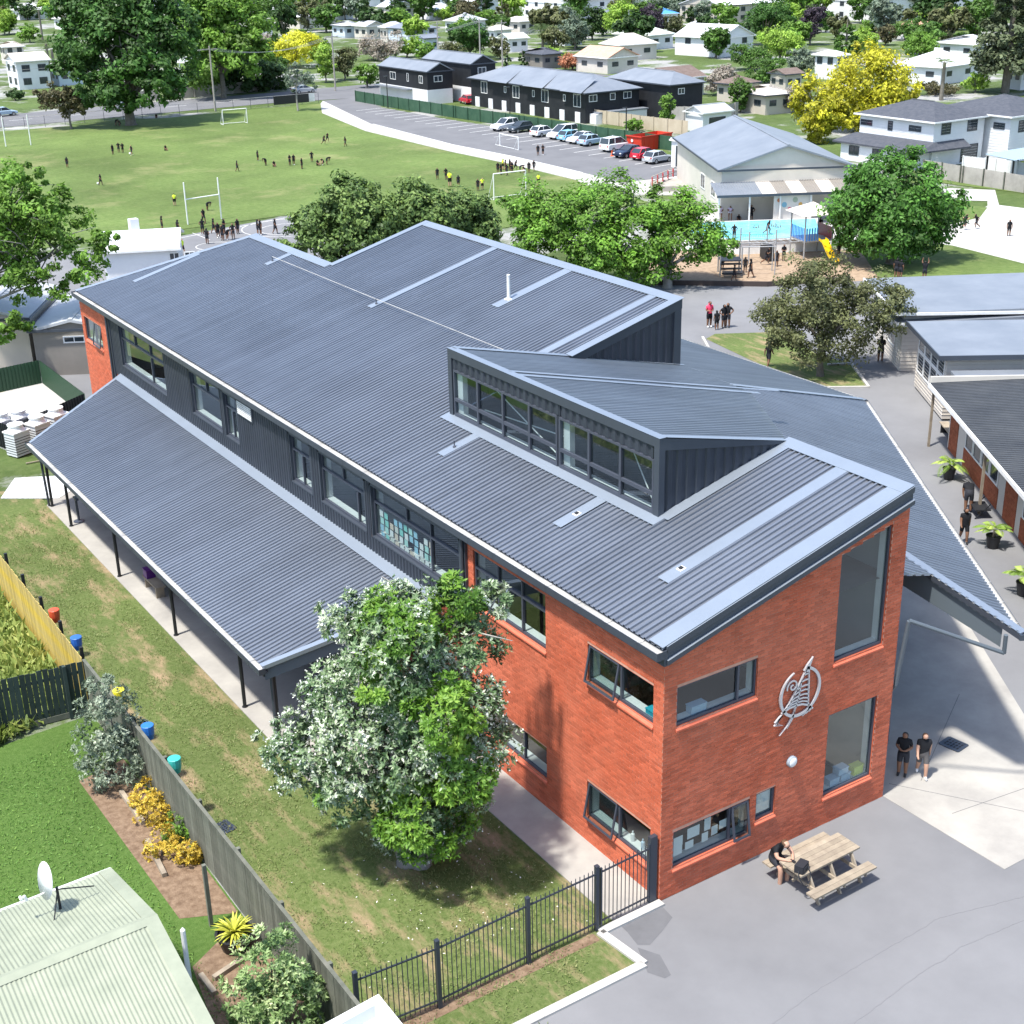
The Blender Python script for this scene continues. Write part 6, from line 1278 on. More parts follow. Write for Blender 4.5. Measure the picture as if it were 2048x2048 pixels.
def figure(name, over={}, skirt=False, shift=None, hair='short', mats=None, fingers=True, vest=None):
    J = {k: [np.array(v[0],float),v[1],v[2]] for k,v in BASE.items()}
    for k,p in over.items(): J[k][0] = np.array(p,float)
    E_ = list(EDG)
    if fingers:
        for s in 'LR':
            d = J['p'+s][0]-J['w'+s][0]; d /= np.linalg.norm(d); sd = np.cross(d,[0,0,1.]) if abs(d[2]) < .9 else np.array([0,1.,0]); sd /= np.linalg.norm(sd)
            for i,(o,l) in enumerate([(-1.2,.030),(-.4,.038),(.4,.036),(1.2,.028)]): J['f%d%s' % (i,s)] = [J['p'+s][0]+d*l+sd*o*.009,.0055,.0055]; E_.append(('p'+s,'f%d%s' % (i,s)))
            J['th'+s] = [J['w'+s][0]*.5+J['p'+s][0]*.5+sd*.026+d*.008,.006,.006]; E_.append(('w'+s,'th'+s))
    names = list(J); idx = {k:i for i,k in enumerate(names)}
    me = bpy.data.meshes.new(name); me.from_pydata([tuple(J[k][0]) for k in names], [(idx[a],idx[b]) for a,b in E_], []); o = bpy.data.objects.new(name, me); COL.objects.link(o)
    md = o.modifiers.new('s','SKIN'); md.use_smooth_shade = True
    for i,k in enumerate(names): sv = me.skin_vertices[0].data[i]; sv.radius = (J[k][1],J[k][2]); sv.use_root = (k == 'pel')
    sb = o.modifiers.new('b','SUBSURF'); sb.levels = sb.render_levels = 1
    dg = bpy.context.evaluated_depsgraph_get(); ev = bpy.data.meshes.new_from_object(o.evaluated_get(dg)); bpy.data.objects.remove(o)
    ev.name = name; ev.materials.clear()
    # material slots: 0 skin 1 hair 2 shirt 3 shorts 4 shoes 5 gold
    co = np.empty(len(ev.vertices)*3); ev.vertices.foreach_get('co', co); co = co.reshape(-1,3)
    B_ = [(a,b) for a,b in EDG]; A_ = np.array([J[a][0] for a,b in B_]); D_ = np.array([J[b][0] for a,b in B_])-A_; LL = (D_**2).sum(1)
    mi = []
    hm = J['hm'][0]; fw = J['nos'][0]-hm; fw /= np.linalg.norm(fw); upv = J['ht'][0]-J['hb'][0]; upv /= np.linalg.norm(upv)
    for p in ev.polygons:
        c = co[list(p.vertices)].mean(0); t = np.clip(((c-A_)*D_).sum(1)/LL,0,1); d = np.linalg.norm(A_+D_*t[:,None]-c,axis=1)-np.array([.05 if a in ('pel','spi','che') else 0 for a,b in B_]); k = int(d.argmin()); a,b = B_[k]; u = t[k]
        if a in ('hb','hm') or b in ('hb','hm','ht','nos'):
            r = c-hm; hh = r@upv; bk = r@fw
            s = 1 if (hh > .045 or (bk < .012 and hh > -.045)) and b != 'nos' else 0
        elif a == 'nek': s = 0
        elif a in ('pel',) and b[0] != 'h': s = 3 if u < .35 else 2
        elif a in ('spi','che') and b[0] != 's': s = 2
        elif b[0] == 's': s = 2
        elif a[0] == 's': s = 2 if u < .62 else 0
        elif a[0] in 'ew': s = 0
        elif b[0] == 'h': s = 3
        elif a[0] == 'h': s = 3 if (u < .78 or skirt) else 0
        elif a[0] == 'k': s = 0 if not skirt == 'long' else 3
        else: s = 4
        if vest and s == 2 and not (a[0] == 's'): s = 2
        mi.append(s)
    for x in (mats or [SKIN,HAIR,CBLK,CNAVY,SHOE,CGOLD]): ev.materials.append(x)
    ev.polygons.foreach_set('material_index', mi); ev.polygons.foreach_set('use_smooth',[True]*len(mi))
    if shift is not None: ev.transform(Matrix.Translation(shift))
    return ev
PO = {}
PO['stand'] = figure('person_stand'); 
PO['hips'] = figure('person_hips', {'eL':(.20,.05,.67),'wL':(.12,-.03,.56),'pL':(.085,-.055,.55),'eR':(-.20,.05,.67),'wR':(-.12,-.03,.56),'pR':(-.085,-.055,.55)})
PO['walk'] = figure('person_walk', {'kL':(.058,-.09,.29),'aL':(.06,-.10,.055),'tL':(.066,-.19,.035),'kR':(-.058,.05,.28),'aR':(-.06,.16,.08),'tR':(-.066,.10,.025),'eL':(.125,.07,.65),'wL':(.13,.07,.52),'pL':(.13,.06,.475),'eR':(-.125,-.05,.64),'wR':(-.125,-.13,.54),'pR':(-.122,-.165,.51)})
PO['run'] = figure('person_run', {'che':(0,-.06,.72),'nek':(0,-.085,.81),'hb':(0,-.1,.85),'hm':(0,-.115,.895),'ht':(0,-.105,.945),'nos':(0,-.175,.88),'sL':(.098,-.06,.78),'sR':(-.098,-.06,.78),'kL':(.058,-.15,.36),'aL':(.06,-.06,.17),'tL':(.066,-.14,.12),'kR':(-.058,.07,.29),'aR':(-.06,.27,.16),'tR':(-.066,.28,.06),'eL':(.13,.08,.68),'wL':(.12,.03,.56),'pL':(.118,.0,.52),'eR':(-.14,-.12,.65),'wR':(-.09,-.20,.70),'pR':(-.07,-.225,.735)})
PO['bend'] = figure('person_bend', {'spi':(0,-.06,.60),'che':(0,-.20,.63),'nek':(0,-.29,.64),'hb':(0,-.335,.63),'hm':(0,-.375,.615),'ht':(0,-.42,.62),'nos':(0,-.385,.555),'sL':(.098,-.25,.63),'sR':(-.098,-.25,.63),'eL':(.11,-.25,.47),'wL':(.10,-.22,.35),'pL':(.09,-.21,.31),'eR':(-.11,-.25,.47),'wR':(-.10,-.22,.35),'pR':(-.09,-.21,.31)})
sit = {'pel':(0,0,.09),'spi':(0,.01,.19),'che':(0,0,.305),'nek':(0,-.02,.395),'hb':(0,-.035,.437),'hm':(0,-.045,.484),'ht':(0,-.03,.535),'nos':(0,-.108,.472),'sL':(.098,0,.362),'sR':(-.098,0,.362),'hL':(.055,-.01,.08),'hR':(-.055,-.01,.08),'kL':(.09,-.21,.20),'kR':(-.09,-.21,.20),'aL':(.05,-.31,.035),'aR':(-.05,-.31,.035),'tL':(.055,-.40,.02),'tR':(-.055,-.40,.02),'eL':(.14,-.08,.24),'wL':(.10,-.19,.21),'pL':(.075,-.23,.20),'eR':(-.14,-.08,.24),'wR':(-.10,-.19,.21),'pR':(-.075,-.23,.20)}
PO['sit'] = figure('person_sit', sit)
seat = {'kL':(.075,-.20,.48),'kR':(-.075,-.20,.48),'aL':(.07,-.19,.06),'aR':(-.07,-.19,.06),'tL':(.075,-.29,.02),'tR':(-.075,-.29,.02),'che':(0,-.06,.73),'sL':(.098,-.08,.785),'sR':(-.098,-.08,.785),'nek':(0,-.11,.805),'hb':(0,-.15,.84),'hm':(0,-.185,.875),'ht':(0,-.20,.93),'nos':(0,-.245,.845),'eL':(.15,-.18,.67),'wL':(.06,-.30,.665),'pL':(.02,-.335,.665),'eR':(-.15,-.18,.67),'wR':(-.06,-.30,.665),'pR':(-.02,-.335,.665)}
PO['seat'] = figure('person_seat', seat)
PO['armsup'] = figure('person_armsup', {'eL':(.16,-.02,.92),'wL':(.13,-.03,1.05),'pL':(.12,-.035,1.09),'eR':(-.16,-.02,.92),'wR':(-.13,-.03,1.05),'pR':(-.12,-.035,1.09)})
PO['hold'] = figure('person_hold', {'eL':(.135,.0,.64),'wL':(.06,-.12,.63),'pL':(.02,-.14,.63),'eR':(-.135,.0,.64),'wR':(-.06,-.12,.63),'pR':(-.02,-.14,.63)})
PO['crouch'] = figure('person_crouch', {'pel':(0,.06,.25),'spi':(0,.0,.34),'che':(0,-.08,.43),'nek':(0,-.13,.51),'hb':(0,-.155,.55),'hm':(0,-.175,.595),'ht':(0,-.175,.645),'nos':(0,-.24,.575),'sL':(.098,-.1,.48),'sR':(-.098,-.1,.48),'hL':(.055,.05,.24),'hR':(-.055,.05,.24),'kL':(.09,-.14,.27),'kR':(-.09,-.10,.10),'aL':(.07,-.08,.05),'aR':(-.07,.10,.05),'tL':(.075,-.18,.02),'tR':(-.075,.04,.02),'eL':(.12,-.20,.34),'wL':(.08,-.26,.22),'pL':(.06,-.28,.18),'eR':(-.12,-.20,.34),'wR':(-.08,-.26,.22),'pR':(-.06,-.28,.18)})
VAR = {}
def variant(pose, key):
    if (pose,key) in VAR: return VAR[(pose,key)]
    src = PO[pose]
    sets = {'k':[SKIN,HAIR,CBLK,CNAVY,SHOE],'b':[SKIN,HAIR,CBLK,CBLK,SHOEW],'l':[SKINL,HAIRB,CBLK,CNAVY,SHOEW],'g':[SKIN,HAIR,CBLK,CBLK,SHOE],'pink':[SKIN,HAIR,CPINK,CBLK,SHOEW],'hiv':[SKINL,HAIR,CYELV,CBLK,SHOE],'wht':[SKIN,HAIR,CWHT,CNAVY,SHOE],'lil':[SKIN,HAIR,CLIL,CWHT,SHOE],'gry':[SKINL,HAIRB,CBLK,CGREY,SHOEW],'bath':[SKIN,HAIR,SKIN,CNAVY,SKIN]}
    me = src.copy()
    for i,x in enumerate(sets[key]): me.materials[i] = x
    VAR[(pose,key)] = me; return me
def person(px, py, h, pose, face, label, key='k', group=None, z=0.0, at=None):
    """feet at the pixel; face = turn in degrees from facing the camera"""
    p = G(px,py,z) if at is None else at
    o = link('person', variant(pose,key), None, tuple(p), 0); toC = CP-np.array(p); a = math.atan2(toC[1],toC[0])+math.pi/2+R(face)
    o.rotation_euler = (0,0,a); o.scale = (h,h,h); return tag(o, label, 'person', group)
GF, GC, GPL, GPO = 'children playing on the sports field', 'children on the court behind the building', 'children in the playground', 'people at the pool'
# near figures
person(1803,1551,1.44,'hold',-5,'dark haired child holding something beside the brick corner','k','children walking by the brick corner')
person(1842,1553,1.44,'walk',12,'child in black shirt and grey leggings walking by the brick corner','gry','children walking by the brick corner')
sp_ = Vector((-pl/2+.24,.74,.455)); wp = PT.matrix_basis @ sp_
wo = link('person', variant('seat','l'), None, (wp.x,wp.y,.455-.52*1.62+.085), pang); wo.scale = (1.62,)*3; tag(wo,'person in a black sports shirt sitting at the picnic table with a phone','person')
m = MB(); m.box(-.035,.035,-.07,.07,0,.01); ph = PT.matrix_basis @ Vector((-pl/2+.24,.16,.80)); tag(m.build('mobile_phone', BLACKP, None, loc=(ph.x,ph.y,.78), rz=pang), 'dark mobile phone in the hands of the person at the table', 'phone')
person(1926,1085,1.45,'walk',15,'child in black walking along the alley towards the camera','g')
person(1935,1025,1.62,'bend',190,'person in black and gold jacket bending over a trolley in the alley','k')
t = thing('trolley','black folding trolley beside the brick classroom wall','trolley',(*G(1958,1030)[:2],0),EA); m = MB(); m.box(-.3,.3,-.45,.45,.35,.4); m.build('tray', BLACKP, t)
for s in (-1,1): m = MB(); m.beam((-.28,s*.4,0),(.28,s*.4,.62),.03,.04); m.build('leg', BLACKP, t)
person(1760,724,1.5,'hold',185,'person in a black shirt standing at the classroom hatch under the tree','k')
person(1418,655,1.62,'hold',30,'adult in a pink safety vest on the asphalt behind the roof','pink','group talking on the asphalt')
person(1433,660,1.20,'stand',200,'small child facing the adult in the pink safety vest','b','group talking on the asphalt')
person(1447,656,1.45,'hips',40,'child with hand on hip behind the small child on the asphalt','k','group talking on the asphalt')
person(1455,655,1.52,'hips',-20,'tallest child standing right of the group on the asphalt','k','group talking on the asphalt')
person(1536,734,1.35,'walk',150,'lone child in black walking past the wing roof edge','k')
person(1792,556,1.35,'stand',170,'child in black sitting place under the big round tree','k','children under the round tree'); person(1800,557,1.3,'stand',150,'child standing beside the round tree trunk behind the classroom roof','k','children under the round tree')
person(1848,560,1.3,'armsup',180,'child with arms spread on the grass behind the classroom roof','k')
person(1928,460,1.25,'run',120,'child running across the pale concrete towards the round tree','l'); person(1952,458,1.2,'run',-60,'child running on the pale concrete court','k'); person(2017,472,1.25,'stand',10,'child standing alone on the pale concrete court','g')
# playground
for (px,py,h,po,f,l) in [(1444,540,1.2,'stand',30,'child standing on the climbing frame steps'),(1468,562,1.15,'walk',80,'child walking along the front of the playground'),(1490,545,1.1,'stand',180,'child behind the tall playground walker'),(1501,556,1.35,'walk',-100,'tallest child walking across the playground bark'),(1532,530,1.25,'run',70,'child running under the overhead ladder'),(1567,522,1.2,'hold',20,'child leaning on the overhead ladder'),(1553,533,1.15,'stand',-30,'child at the right foot of the overhead ladder'),(1677,513,1.2,'stand',-40,'child standing beside the slide')]:
    person(px,py,h,po,f,l,'k',GPL)
person(1637,476,1.2,'stand',0,'child standing on the play tower deck','k',GPL,at=np.array([*(G(1637,503)[:2]),1.28]))
# pool
for (px,py,h,po,f,k,l) in [(1440,443,1.35,'seat',0,'lil','adult in a white shirt seated left at the pool edge'),(1460,443,1.35,'seat',0,'lil','adult in a lilac shirt seated at the pool edge'),(1477,443,1.1,'sit',20,'k','child sitting beside the seated adults at the pool'),(1502,443,1.35,'hips',0,'g','adult in black standing before the painted wall'),(1577,441,1.2,'sit',0,'k','person seated right of the painted wall'),(1468,478,1.1,'hips',0,'k','child leaning on the pool fence'),(1535,470,1.15,'run',60,'k','child jumping at the pool edge')]:
    person(px,py,h,po,f,l,k,GPO,z=.9 if py>460 else 0.0)
for (px,py,l) in [(1437,455,'swimmer at the left of the pool'),(1512,456,'swimmer in the middle of the pool'),(1547,453,'swimmer right of the middle of the pool'),(1556,455,'swimmer next to the jumping child')]: person(px,py,1.1,'armsup',10,l,'bath',GPO,at=G(px,py,.95)-np.array([0,0,.95]))
# sports field
FLD = [(135,335,'stand',150,'k','child standing alone at the left of the field'),(202,371,'walk',60,'k','child about to kick a ball near the left of the field'),(226,309,'stand',40,'k','left child of the group beside a bag on the field'),(238,305,'hips',0,'k','child second from left of the group beside a bag'),(246,306,'hips',20,'g','child third from left of the group beside a bag'),(264,311,'walk',-60,'l','child kicking a ball right of the group'),(331,301,'sit',30,'k','child sitting alone on the far field'),(350,412,'stand',190,'hiv','child in a bright bib standing left of the near posts'),
(415,421,'bend',60,'k','child bending over between the near rugby posts'),(475,343,'walk',90,'k','child walking on the field left of the centre'),(516,322,'stand',120,'b','child standing left of the sitting pair'),(532,331,'bend',-50,'k','child leaning over in the left huddle'),(548,333,'sit',20,'k','child sitting at the right of the left huddle'),(580,331,'hold',40,'k','left child of the standing pair mid field'),(588,330,'stand',-10,'b','right child of the standing pair mid field'),(604,338,'stand',60,'k','child standing between the two huddles'),(624,324,'hips',10,'k','child standing above the right huddle'),(635,331,'sit',40,'k','child lying in the right huddle'),(646,330,'crouch',-40,'l','child crouching in the right huddle'),(654,329,'bend',70,'k','child leaning at the right of the right huddle'),
(648,290,'run',50,'k','left runner of the pair on the far field'),(655,285,'run',30,'k','right runner of the pair on the far field'),(691,293,'walk',-70,'k','child walking alone right of the running pair'),
(875,359,'stand',10,'k','child standing left of the yellow vest adult'),(892,359,'hips',30,'k','child beside the adult in the yellow vest'),(917,374,'stand',180,'k','child standing right of the yellow vest adult'),(956,382,'stand',-10,'k','child beside the child in the yellow vest'),(965,380,'hips',20,'hiv','child in a yellow vest near the round bushes'),
(996,347,'stand',0,'k','leftmost child of the crowd near the car park'),(1002,350,'hips',60,'k','child at the front left of the crowd'),(1006,340,'stand',120,'hiv','child in a bright bib in the crowd'),(1014,351,'walk',-40,'k','child at the front centre of the crowd'),(1011,342,'stand',80,'k','child in the middle of the crowd'),(1020,341,'stand',-60,'g','child behind the middle of the crowd'),(1024,346,'hold',30,'k','child right of the middle of the crowd'),(1031,342,'run',60,'k','child stretching at the right of the crowd'),(1040,346,'bend',90,'k','child bending at the right of the crowd'),(1050,347,'crouch',-60,'l','child crouching at the right of the crowd'),(1058,346,'stand',0,'k','child standing at the right end of the crowd'),(1068,343,'walk',-30,'k','child just right of the crowd'),(1077,372,'stand',190,'hiv','child in a bright bib below the crowd'),
(1076,311,'stand',10,'k','left child standing on the car park path'),(1086,310,'hold',-20,'b','right child standing on the car park path'),(232,251,'bend',60,'k','child bending in the shade of the huge tree'),(240,252,'crouch',-30,'k','child crouching in the shade of the huge tree'),(313,236,'sit',0,'k','child sitting at the edge of the tree shade')]
for (px,py,po,f,k,l) in FLD: person(px,py,1.12 if py > 280 else 1.1,po,f,l,k,GF)
person(900,374,1.45,'stand',180,'adult in a yellow safety vest with back turned on the field','hiv',GF)
CRT = [(357,470,'stand',120,'k','child at the left edge of the court'),(325,462,'stand',100,'k','child half hidden behind the white block'),(366,510,'walk',40,'hiv','child in a bright bib walking by the white block'),(408,447,'walk',30,'k','child walking off the court behind the posts'),(406,468,'hips',190,'k','child with hands on hips left in the court group'),(415,488,'hips',150,'k','child nearest the building in the court group'),(428,467,'walk',80,'k','child walking left in the court group'),(437,476,'stand',20,'b','child left of the bending child on the court'),(446,481,'stand',-40,'k','child in the middle of the court group'),(449,468,'hold',60,'k','child at the back of the court group'),(455,480,'bend',50,'l','child bending in the court group'),(467,478,'hips',-10,'k','child right of the bending child on the court'),(476,468,'stand',40,'k','child at the right of the court group'),(516,470,'hold',100,'k','left child of the pair by the court circle'),(522,470,'stand',-60,'b','right child of the pair by the court circle'),(551,468,'walk',70,'k','child walking on the court circle')]
for (px,py,po,f,k,l) in CRT: person(px,py,1.25,po,f,l,k,GC)
for (px,py,l) in [(196,369,'white ball by the kicking child at the left of the field'),(260,309,'white ball by the group beside a bag'),(438,475,'small white ball on the court')]:
    p = G(px,py); m = MB(); m.lathe([(.01,0),(.07,.02),(.11,.11),(.07,.20),(.01,.22)],12); tag(m.build('ball', WHITE, None, True, tuple(p)), l, 'ball', 'balls')
# ------------------------------------------------------------------ vehicles
CARB = {k: mat('car_paint_'+k, c, .25, .15, .5) for k,c in {'white':(.72,.73,.74),'silver':(.45,.47,.49),'dark':(.045,.055,.065),'blue':(.22,.48,.62),'sky':(.36,.48,.58),'navy':(.02,.03,.06),'red':(.52,.02,.04),'grey':(.16,.18,.19)}.items()}
TYRE = mat('tyre_rubber',(.015,.015,.016),.8); RIM = mat('wheel_rim',(.45,.46,.47),.35,.7); LAMPR = mat('tail_lamp',(.45,.01,.01),.3); LAMPW = mat('head_lamp',(.75,.77,.8),.15)
def car_proto(kind, L=4.2, W=1.72):
    """side profile lofted across the width; nose towards +x"""
    P = {'hatch':([(-.5,.35),(-.5,.72),(-.47,.92),(-.40,.96),(.16,.95),(.42,.80),(.5,.62),(.5,.35)],[(-.47,.94),(-.36,1.42),(.02,1.46),(.20,.95)]),
         'sedan':([(-.5,.35),(-.5,.75),(-.48,.92),(-.28,.97),(.18,.94),(.44,.80),(.5,.62),(.5,.35)],[(-.34,.95),(-.20,1.40),(.02,1.42),(.22,.94)]),
         'van':([(-.5,.35),(-.5,.8),(-.49,1.05),(-.42,1.08),(.22,1.02),(.44,.86),(.5,.66),(.5,.35)],[(-.49,1.06),(-.45,1.76),(.02,1.80),(.30,1.00)]),
         'suv':([(-.5,.4),(-.5,.8),(-.48,1.02),(-.42,1.05),(.16,1.02),(.44,.92),(.5,.7),(.5,.4)],[(-.48,1.03),(-.40,1.62),(.0,1.64),(.20,1.02)])}[kind]
    root = thing('parked_car','car','car'); lo, up = P; hw = W/2; m = MB(); n = len(lo)
    secs = [(-hw,.0,.0),(-hw*.97,0,.06)] 
    def ring(y, k): return [(x*L*(1-k*.02), y, max(.3,z-(k*.05 if z > .5 else 0))) for x,z in lo]
    R_ = [ring(-hw*.90,1),ring(-hw,.0),ring(hw,.0),ring(hw*.90,1)]
    R_[0] = [(x*.985,-hw*.88,z-.02) for x,_,z in R_[1]]; R_[3] = [(x*.985,hw*.88,z-.02) for x,_,z in R_[2]]
    top = [[(x*L,-hw,z-.10 if 0<i<n-1 else z) for i,(x,z) in enumerate(lo)],[(x*L,-hw*.9,z) for x,z in lo],[(x*L,hw*.9,z) for x,z in lo],[(x*L,hw,z-.10 if 0<i<n-1 else z) for i,(x,z) in enumerate(lo)]]
    for a,b in zip(top[:-1],top[1:]):
        for i in range(n-1): m.quad(a[i],a[i+1],b[i+1],b[i])
    m.poly(top[0][::-1]); m.poly(top[3]); 
    ci = [(x*L,z) for x,z in up]; iw = hw*.80
    m.quad((ci[1][0],-iw,ci[1][1]),(ci[2][0],-iw,ci[2][1]),(ci[2][0],iw,ci[2][1]),(ci[1][0],iw,ci[1][1]))          # roof
    for s in (-1,1):                                                                                              # pillars
        for (a,b) in ((0,1),(3,2)): A=Vector((ci[a][0],s*hw*.9,ci[a][1])); B=Vector((ci[b][0],s*iw,ci[b][1])); m.beam(A,B,.09,.06)
        xm = (ci[1][0]+ci[2][0])/2; m.beam((xm-.05,s*hw*.9,ci[0][1]),(xm-.03,s*iw,ci[1][1]-.01),.08,.05)
    m.build('body', CARB['white'], root)
    g = MB(); q = lambda i,y: (ci[i][0],y,ci[i][1])
    g.quad((ci[3][0]-.02,-hw*.86,ci[3][1]),(ci[3][0]-.02,hw*.86,ci[3][1]),(ci[2][0],iw*.97,ci[2][1]-.02),(ci[2][0],-iw*.97,ci[2][1]-.02)); ws = g.build('windscreen', GLASSD, root)
    g = MB(); g.quad((ci[0][0]+.02,-hw*.86,ci[0][1]),(ci[0][0]+.02,hw*.86,ci[0][1]),(ci[1][0],iw*.97,ci[1][1]-.02),(ci[1][0],-iw*.97,ci[1][1]-.02)); g.build('rear_window', GLASSD, root)
    for s in (-1,1):
        g = MB(); g.quad((ci[0][0]+.05,s*hw*.885,ci[0][1]+.01),(ci[3][0]-.05,s*hw*.885,ci[3][1]+.01),(ci[2][0]-.02,s*iw*.99,ci[2][1]-.05),(ci[1][0]+.02,s*iw*.99,ci[1][1]-.05)); g.build('side_window', GLASSD, root)
        for x in (-.30*L,.31*L):
            w = MB(); M = Matrix.Translation((x,s*(hw-.09),.31)) @ Matrix.Rotation(R(90),4,'X'); w.lathe([(.31,-.1),(.32,0),(.31,.1)],14); w.v = [tuple(M @ Vector(p)) for p in w.v]; wo = w.build('wheel', TYRE, root)
            w = MB(); M = Matrix.Translation((x,s*(hw+.012),.31)) @ Matrix.Rotation(R(90),4,'X'); w.poly([(.2*math.cos(2*math.pi*i/12),.2*math.sin(2*math.pi*i/12),0) for i in range(12)]); w.v = [tuple(M @ Vector(p)) for p in w.v]; w.build('rim', RIM, wo)
        h = MB(); h.box(.475*L,.502*L,s*hw*.62-.14,s*hw*.62+.14,.60,.72); h.build('headlight', LAMPW, root)
        h = MB(); h.box(-.503*L,-.49*L,s*hw*.74-.1,s*hw*.74+.1,.70,.88); h.build('tail_light', LAMPR, root)
    h = MB(); h.box(-.505*L,-.49*L,-.26,.26,.5,.62); h.build('number_plate', WHITE, root)
    return root
PROT = {k: car_proto(k, *d) for k,d in {'hatch':(3.9,1.68),'sedan':(4.5,1.75),'van':(4.6,1.78),'suv':(4.3,1.78)}.items()}
used = set()
def car(kind, px, py, deg, col, label, s=.8, group='cars parked in the school car park', at=None):
    p = G(px,py) if at is None else at
    o = PROT[kind] if kind not in used else copy_tree(PROT[kind]); used.add(kind)
    o.location = tuple(p); o.rotation_euler = (0,0,R(deg)); o.scale = (s,s,s); tag(o,label,'car',group)
    for c in o.children:
        if c.name.split('.')[0] == 'body': c.material_slots[0].link = 'OBJECT'; c.material_slots[0].material = CARB[col]
    return o
for a in [('suv',1010,260,190,'white','white car at the far left end of the parked row'),('hatch',1040,264,190,'dark','dark grey hatchback second in the parked row'),('hatch',1087,272,10,'white','small white hatchback third in the parked row'),('van',1125,276,190,'white','white people carrier fourth in the parked row'),('hatch',1142,281,10,'blue','light blue hatchback fifth in the parked row'),('sedan',1164,285,190,'white','white sedan sixth in the parked row'),('hatch',1183,290,10,'sky','pale blue hatchback seventh in the parked row'),('van',1232,301,10,'white','tall white van left of the red bin'),('sedan',1258,313,190,'navy','dark blue sedan in front of the red bin'),('hatch',1290,318,10,'red','red hatchback in front of the red bin'),('hatch',1315,325,10,'silver','silver hatchback at the right end of the parked row')]: car(*a)
for a in [('sedan',255,218,0,'silver','silver car parked on the road behind the huge tree'),('hatch',10,232,5,'sky','pale blue car on the road cut by the left edge'),('sedan',608,186,0,'silver','silver car on the road behind the school gate sign'),('hatch',352,178,60,'white','white car in the driveway behind the road fence'),('van',48,172,100,'white','white van in the sloping driveway at far left')]: car(*a, group='cars on the road')
for a in [('suv',850,197,90,'sky','blue car parked behind the green fence at the townhouses'),('suv',880,200,80,'white','white car parked behind the green fence at the townhouses'),('hatch',935,207,80,'red','dark red car parked behind the green fence at the townhouses')]: car(*a, group='cars behind the green fence')
t = thing('skip_bin','red steel skip bin at the end of the car park','bin',(*G(1283,303)[:2],0),R(8)); m = MB(); p0 = [(0,0),(4.6,0),(4.6,2.1),(0,2.1)]
for (a,b) in (((0,0),(4.4,0)),((4.4,0),(4.4,2)),((4.4,2),(0,2)),((0,2),(0,0))): m.quad((*a,0),(*b,0),(b[0]*1.06-.12,b[1]*1.06-.06,1.45),(a[0]*1.06-.12,a[1]*1.06-.06,1.45))
m.quad((0,0,.1),(4.4,0,.1),(4.4,2,.1),(0,2,.1)); m.build('tub', mat('skip_red',(.56,.045,.02),.5), t)
for k in range(6): m = MB(); m.box(.35+k*.72,.43+k*.72,-.08,-.01,.05,1.4); m.build('rib', MATS['skip_red'], t)
m = MB(); m.box(-.15,4.55,-.14,-.06,1.4,1.5); m.box(-.2,-.1,-.1,2.1,1.4,1.5); m.build('rim', MATS['skip_red'], t)
a = MB(); a.poly([(-.04-.1+0*i,1.25+.16*math.cos(2*math.pi*i/14),1.0+.16*math.sin(2*math.pi*i/14)) for i in range(14)]); a.box(-.15,-.14,.85,1.65,.55,.66); a.build('logo_mark', WHITE, t)
p = G(1224,312); m = MB(); m.lathe([(.2,0),(.2,.03),(.1,.05),(.03,.55),(.01,.58)],10); tag(m.build('traffic_cone', mat('cone_orange',(.75,.12,.03),.5), None, loc=tuple(p)), 'orange traffic cone between the white van and the blue sedan', 'cone')
# ------------------------------------------------------------------ fences, poles, wires
def run_fence(label, pts, h, mm, cat='fence', step=2.2, pw=.14, name='timber_fence', post=None, rail=True, th=.02):
    t = thing(name, label, cat, (0,0,0)); m = MB()
    for a,b in zip(pts[:-1],pts[1:]):
        a = np.array(a[:2],float); b = np.array(b[:2],float); L = np.linalg.norm(b-a); d = (b-a)/L; n = int(L/(pw+.008)); s = np.array([-d[1],d[0]])
        for i in range(n):
            p = a+d*(L*(i+.5)/n); hh = h+rng.uniform(-.015,.015); q0 = p-d*pw/2; q1 = p+d*pw/2; o_ = s*rng.uniform(-.006,.006)
            m.quad((*(q0+o_),0),(*(q1+o_),0),(*(q1+o_),hh),(*(q0+o_),hh)); m.quad((*(q0+o_+s*th),0),(*(q1+o_+s*th),0),(*(q1+o_+s*th),hh),(*(q0+o_+s*th),hh)); m.quad((*(q0+o_),hh),(*(q1+o_),hh),(*(q1+o_+s*th),hh),(*(q0+o_+s*th),hh))
        u = 0
        while u <= L: p = a+d*u-s*.06; k = MB(); k.box(p[0]-.05,p[0]+.05,p[1]-.05,p[1]+.05,0,h+.05); k.build('fence_post', post or mm, t); u += step
    tag(m.build('palings', mm, t), kind='stuff'); return t
run_fence('dark green paling fence along the car park', [(73.6,157),(73.7,148),(74.4,131.9),(75.2,117.9),(76,102.9),(77.5,88.5)], 1.42, FGREEN, step=2.6)
run_fence('pale grey paling fence along the far side of the road', [G(333,200),G(440,190),G(560,176),G(620,168)], 1.5, FPALE)
run_fence('pale grey paling fence behind the huge field tree', [G(160,214),G(250,206),G(320,200)], 1.4, FPALE)
run_fence('new timber paling fence behind the red skip bin', [G(1190,245),G(1280,258),G(1375,270)], 1.5, mat('fence_new_timber',(.50,.43,.32),.8,noise=(1,5),col2=(.44,.37,.27),rand=.1))
run_fence('grey timber fence beside the black terrace', [(91.8,112.5),(96,108),(101,110)], 1.6, FPALE)
run_fence('pale weathered paling fence behind the round tree', [G(1846,352),G(1925,366),G(2060,388)], 1.45, FPALE, post=FGREY)
run_fence('white boundary fence above the weathered fence at right', [G(1925,338),G(1990,345),G(2060,354)], 1.2, WHITE)
t = thing('wire_fence','grey wire mesh fence on posts along the far field edge','fence',(0,0,0)); a,b = np.array([-30,161.0]),np.array([69,159.2]); n = 40
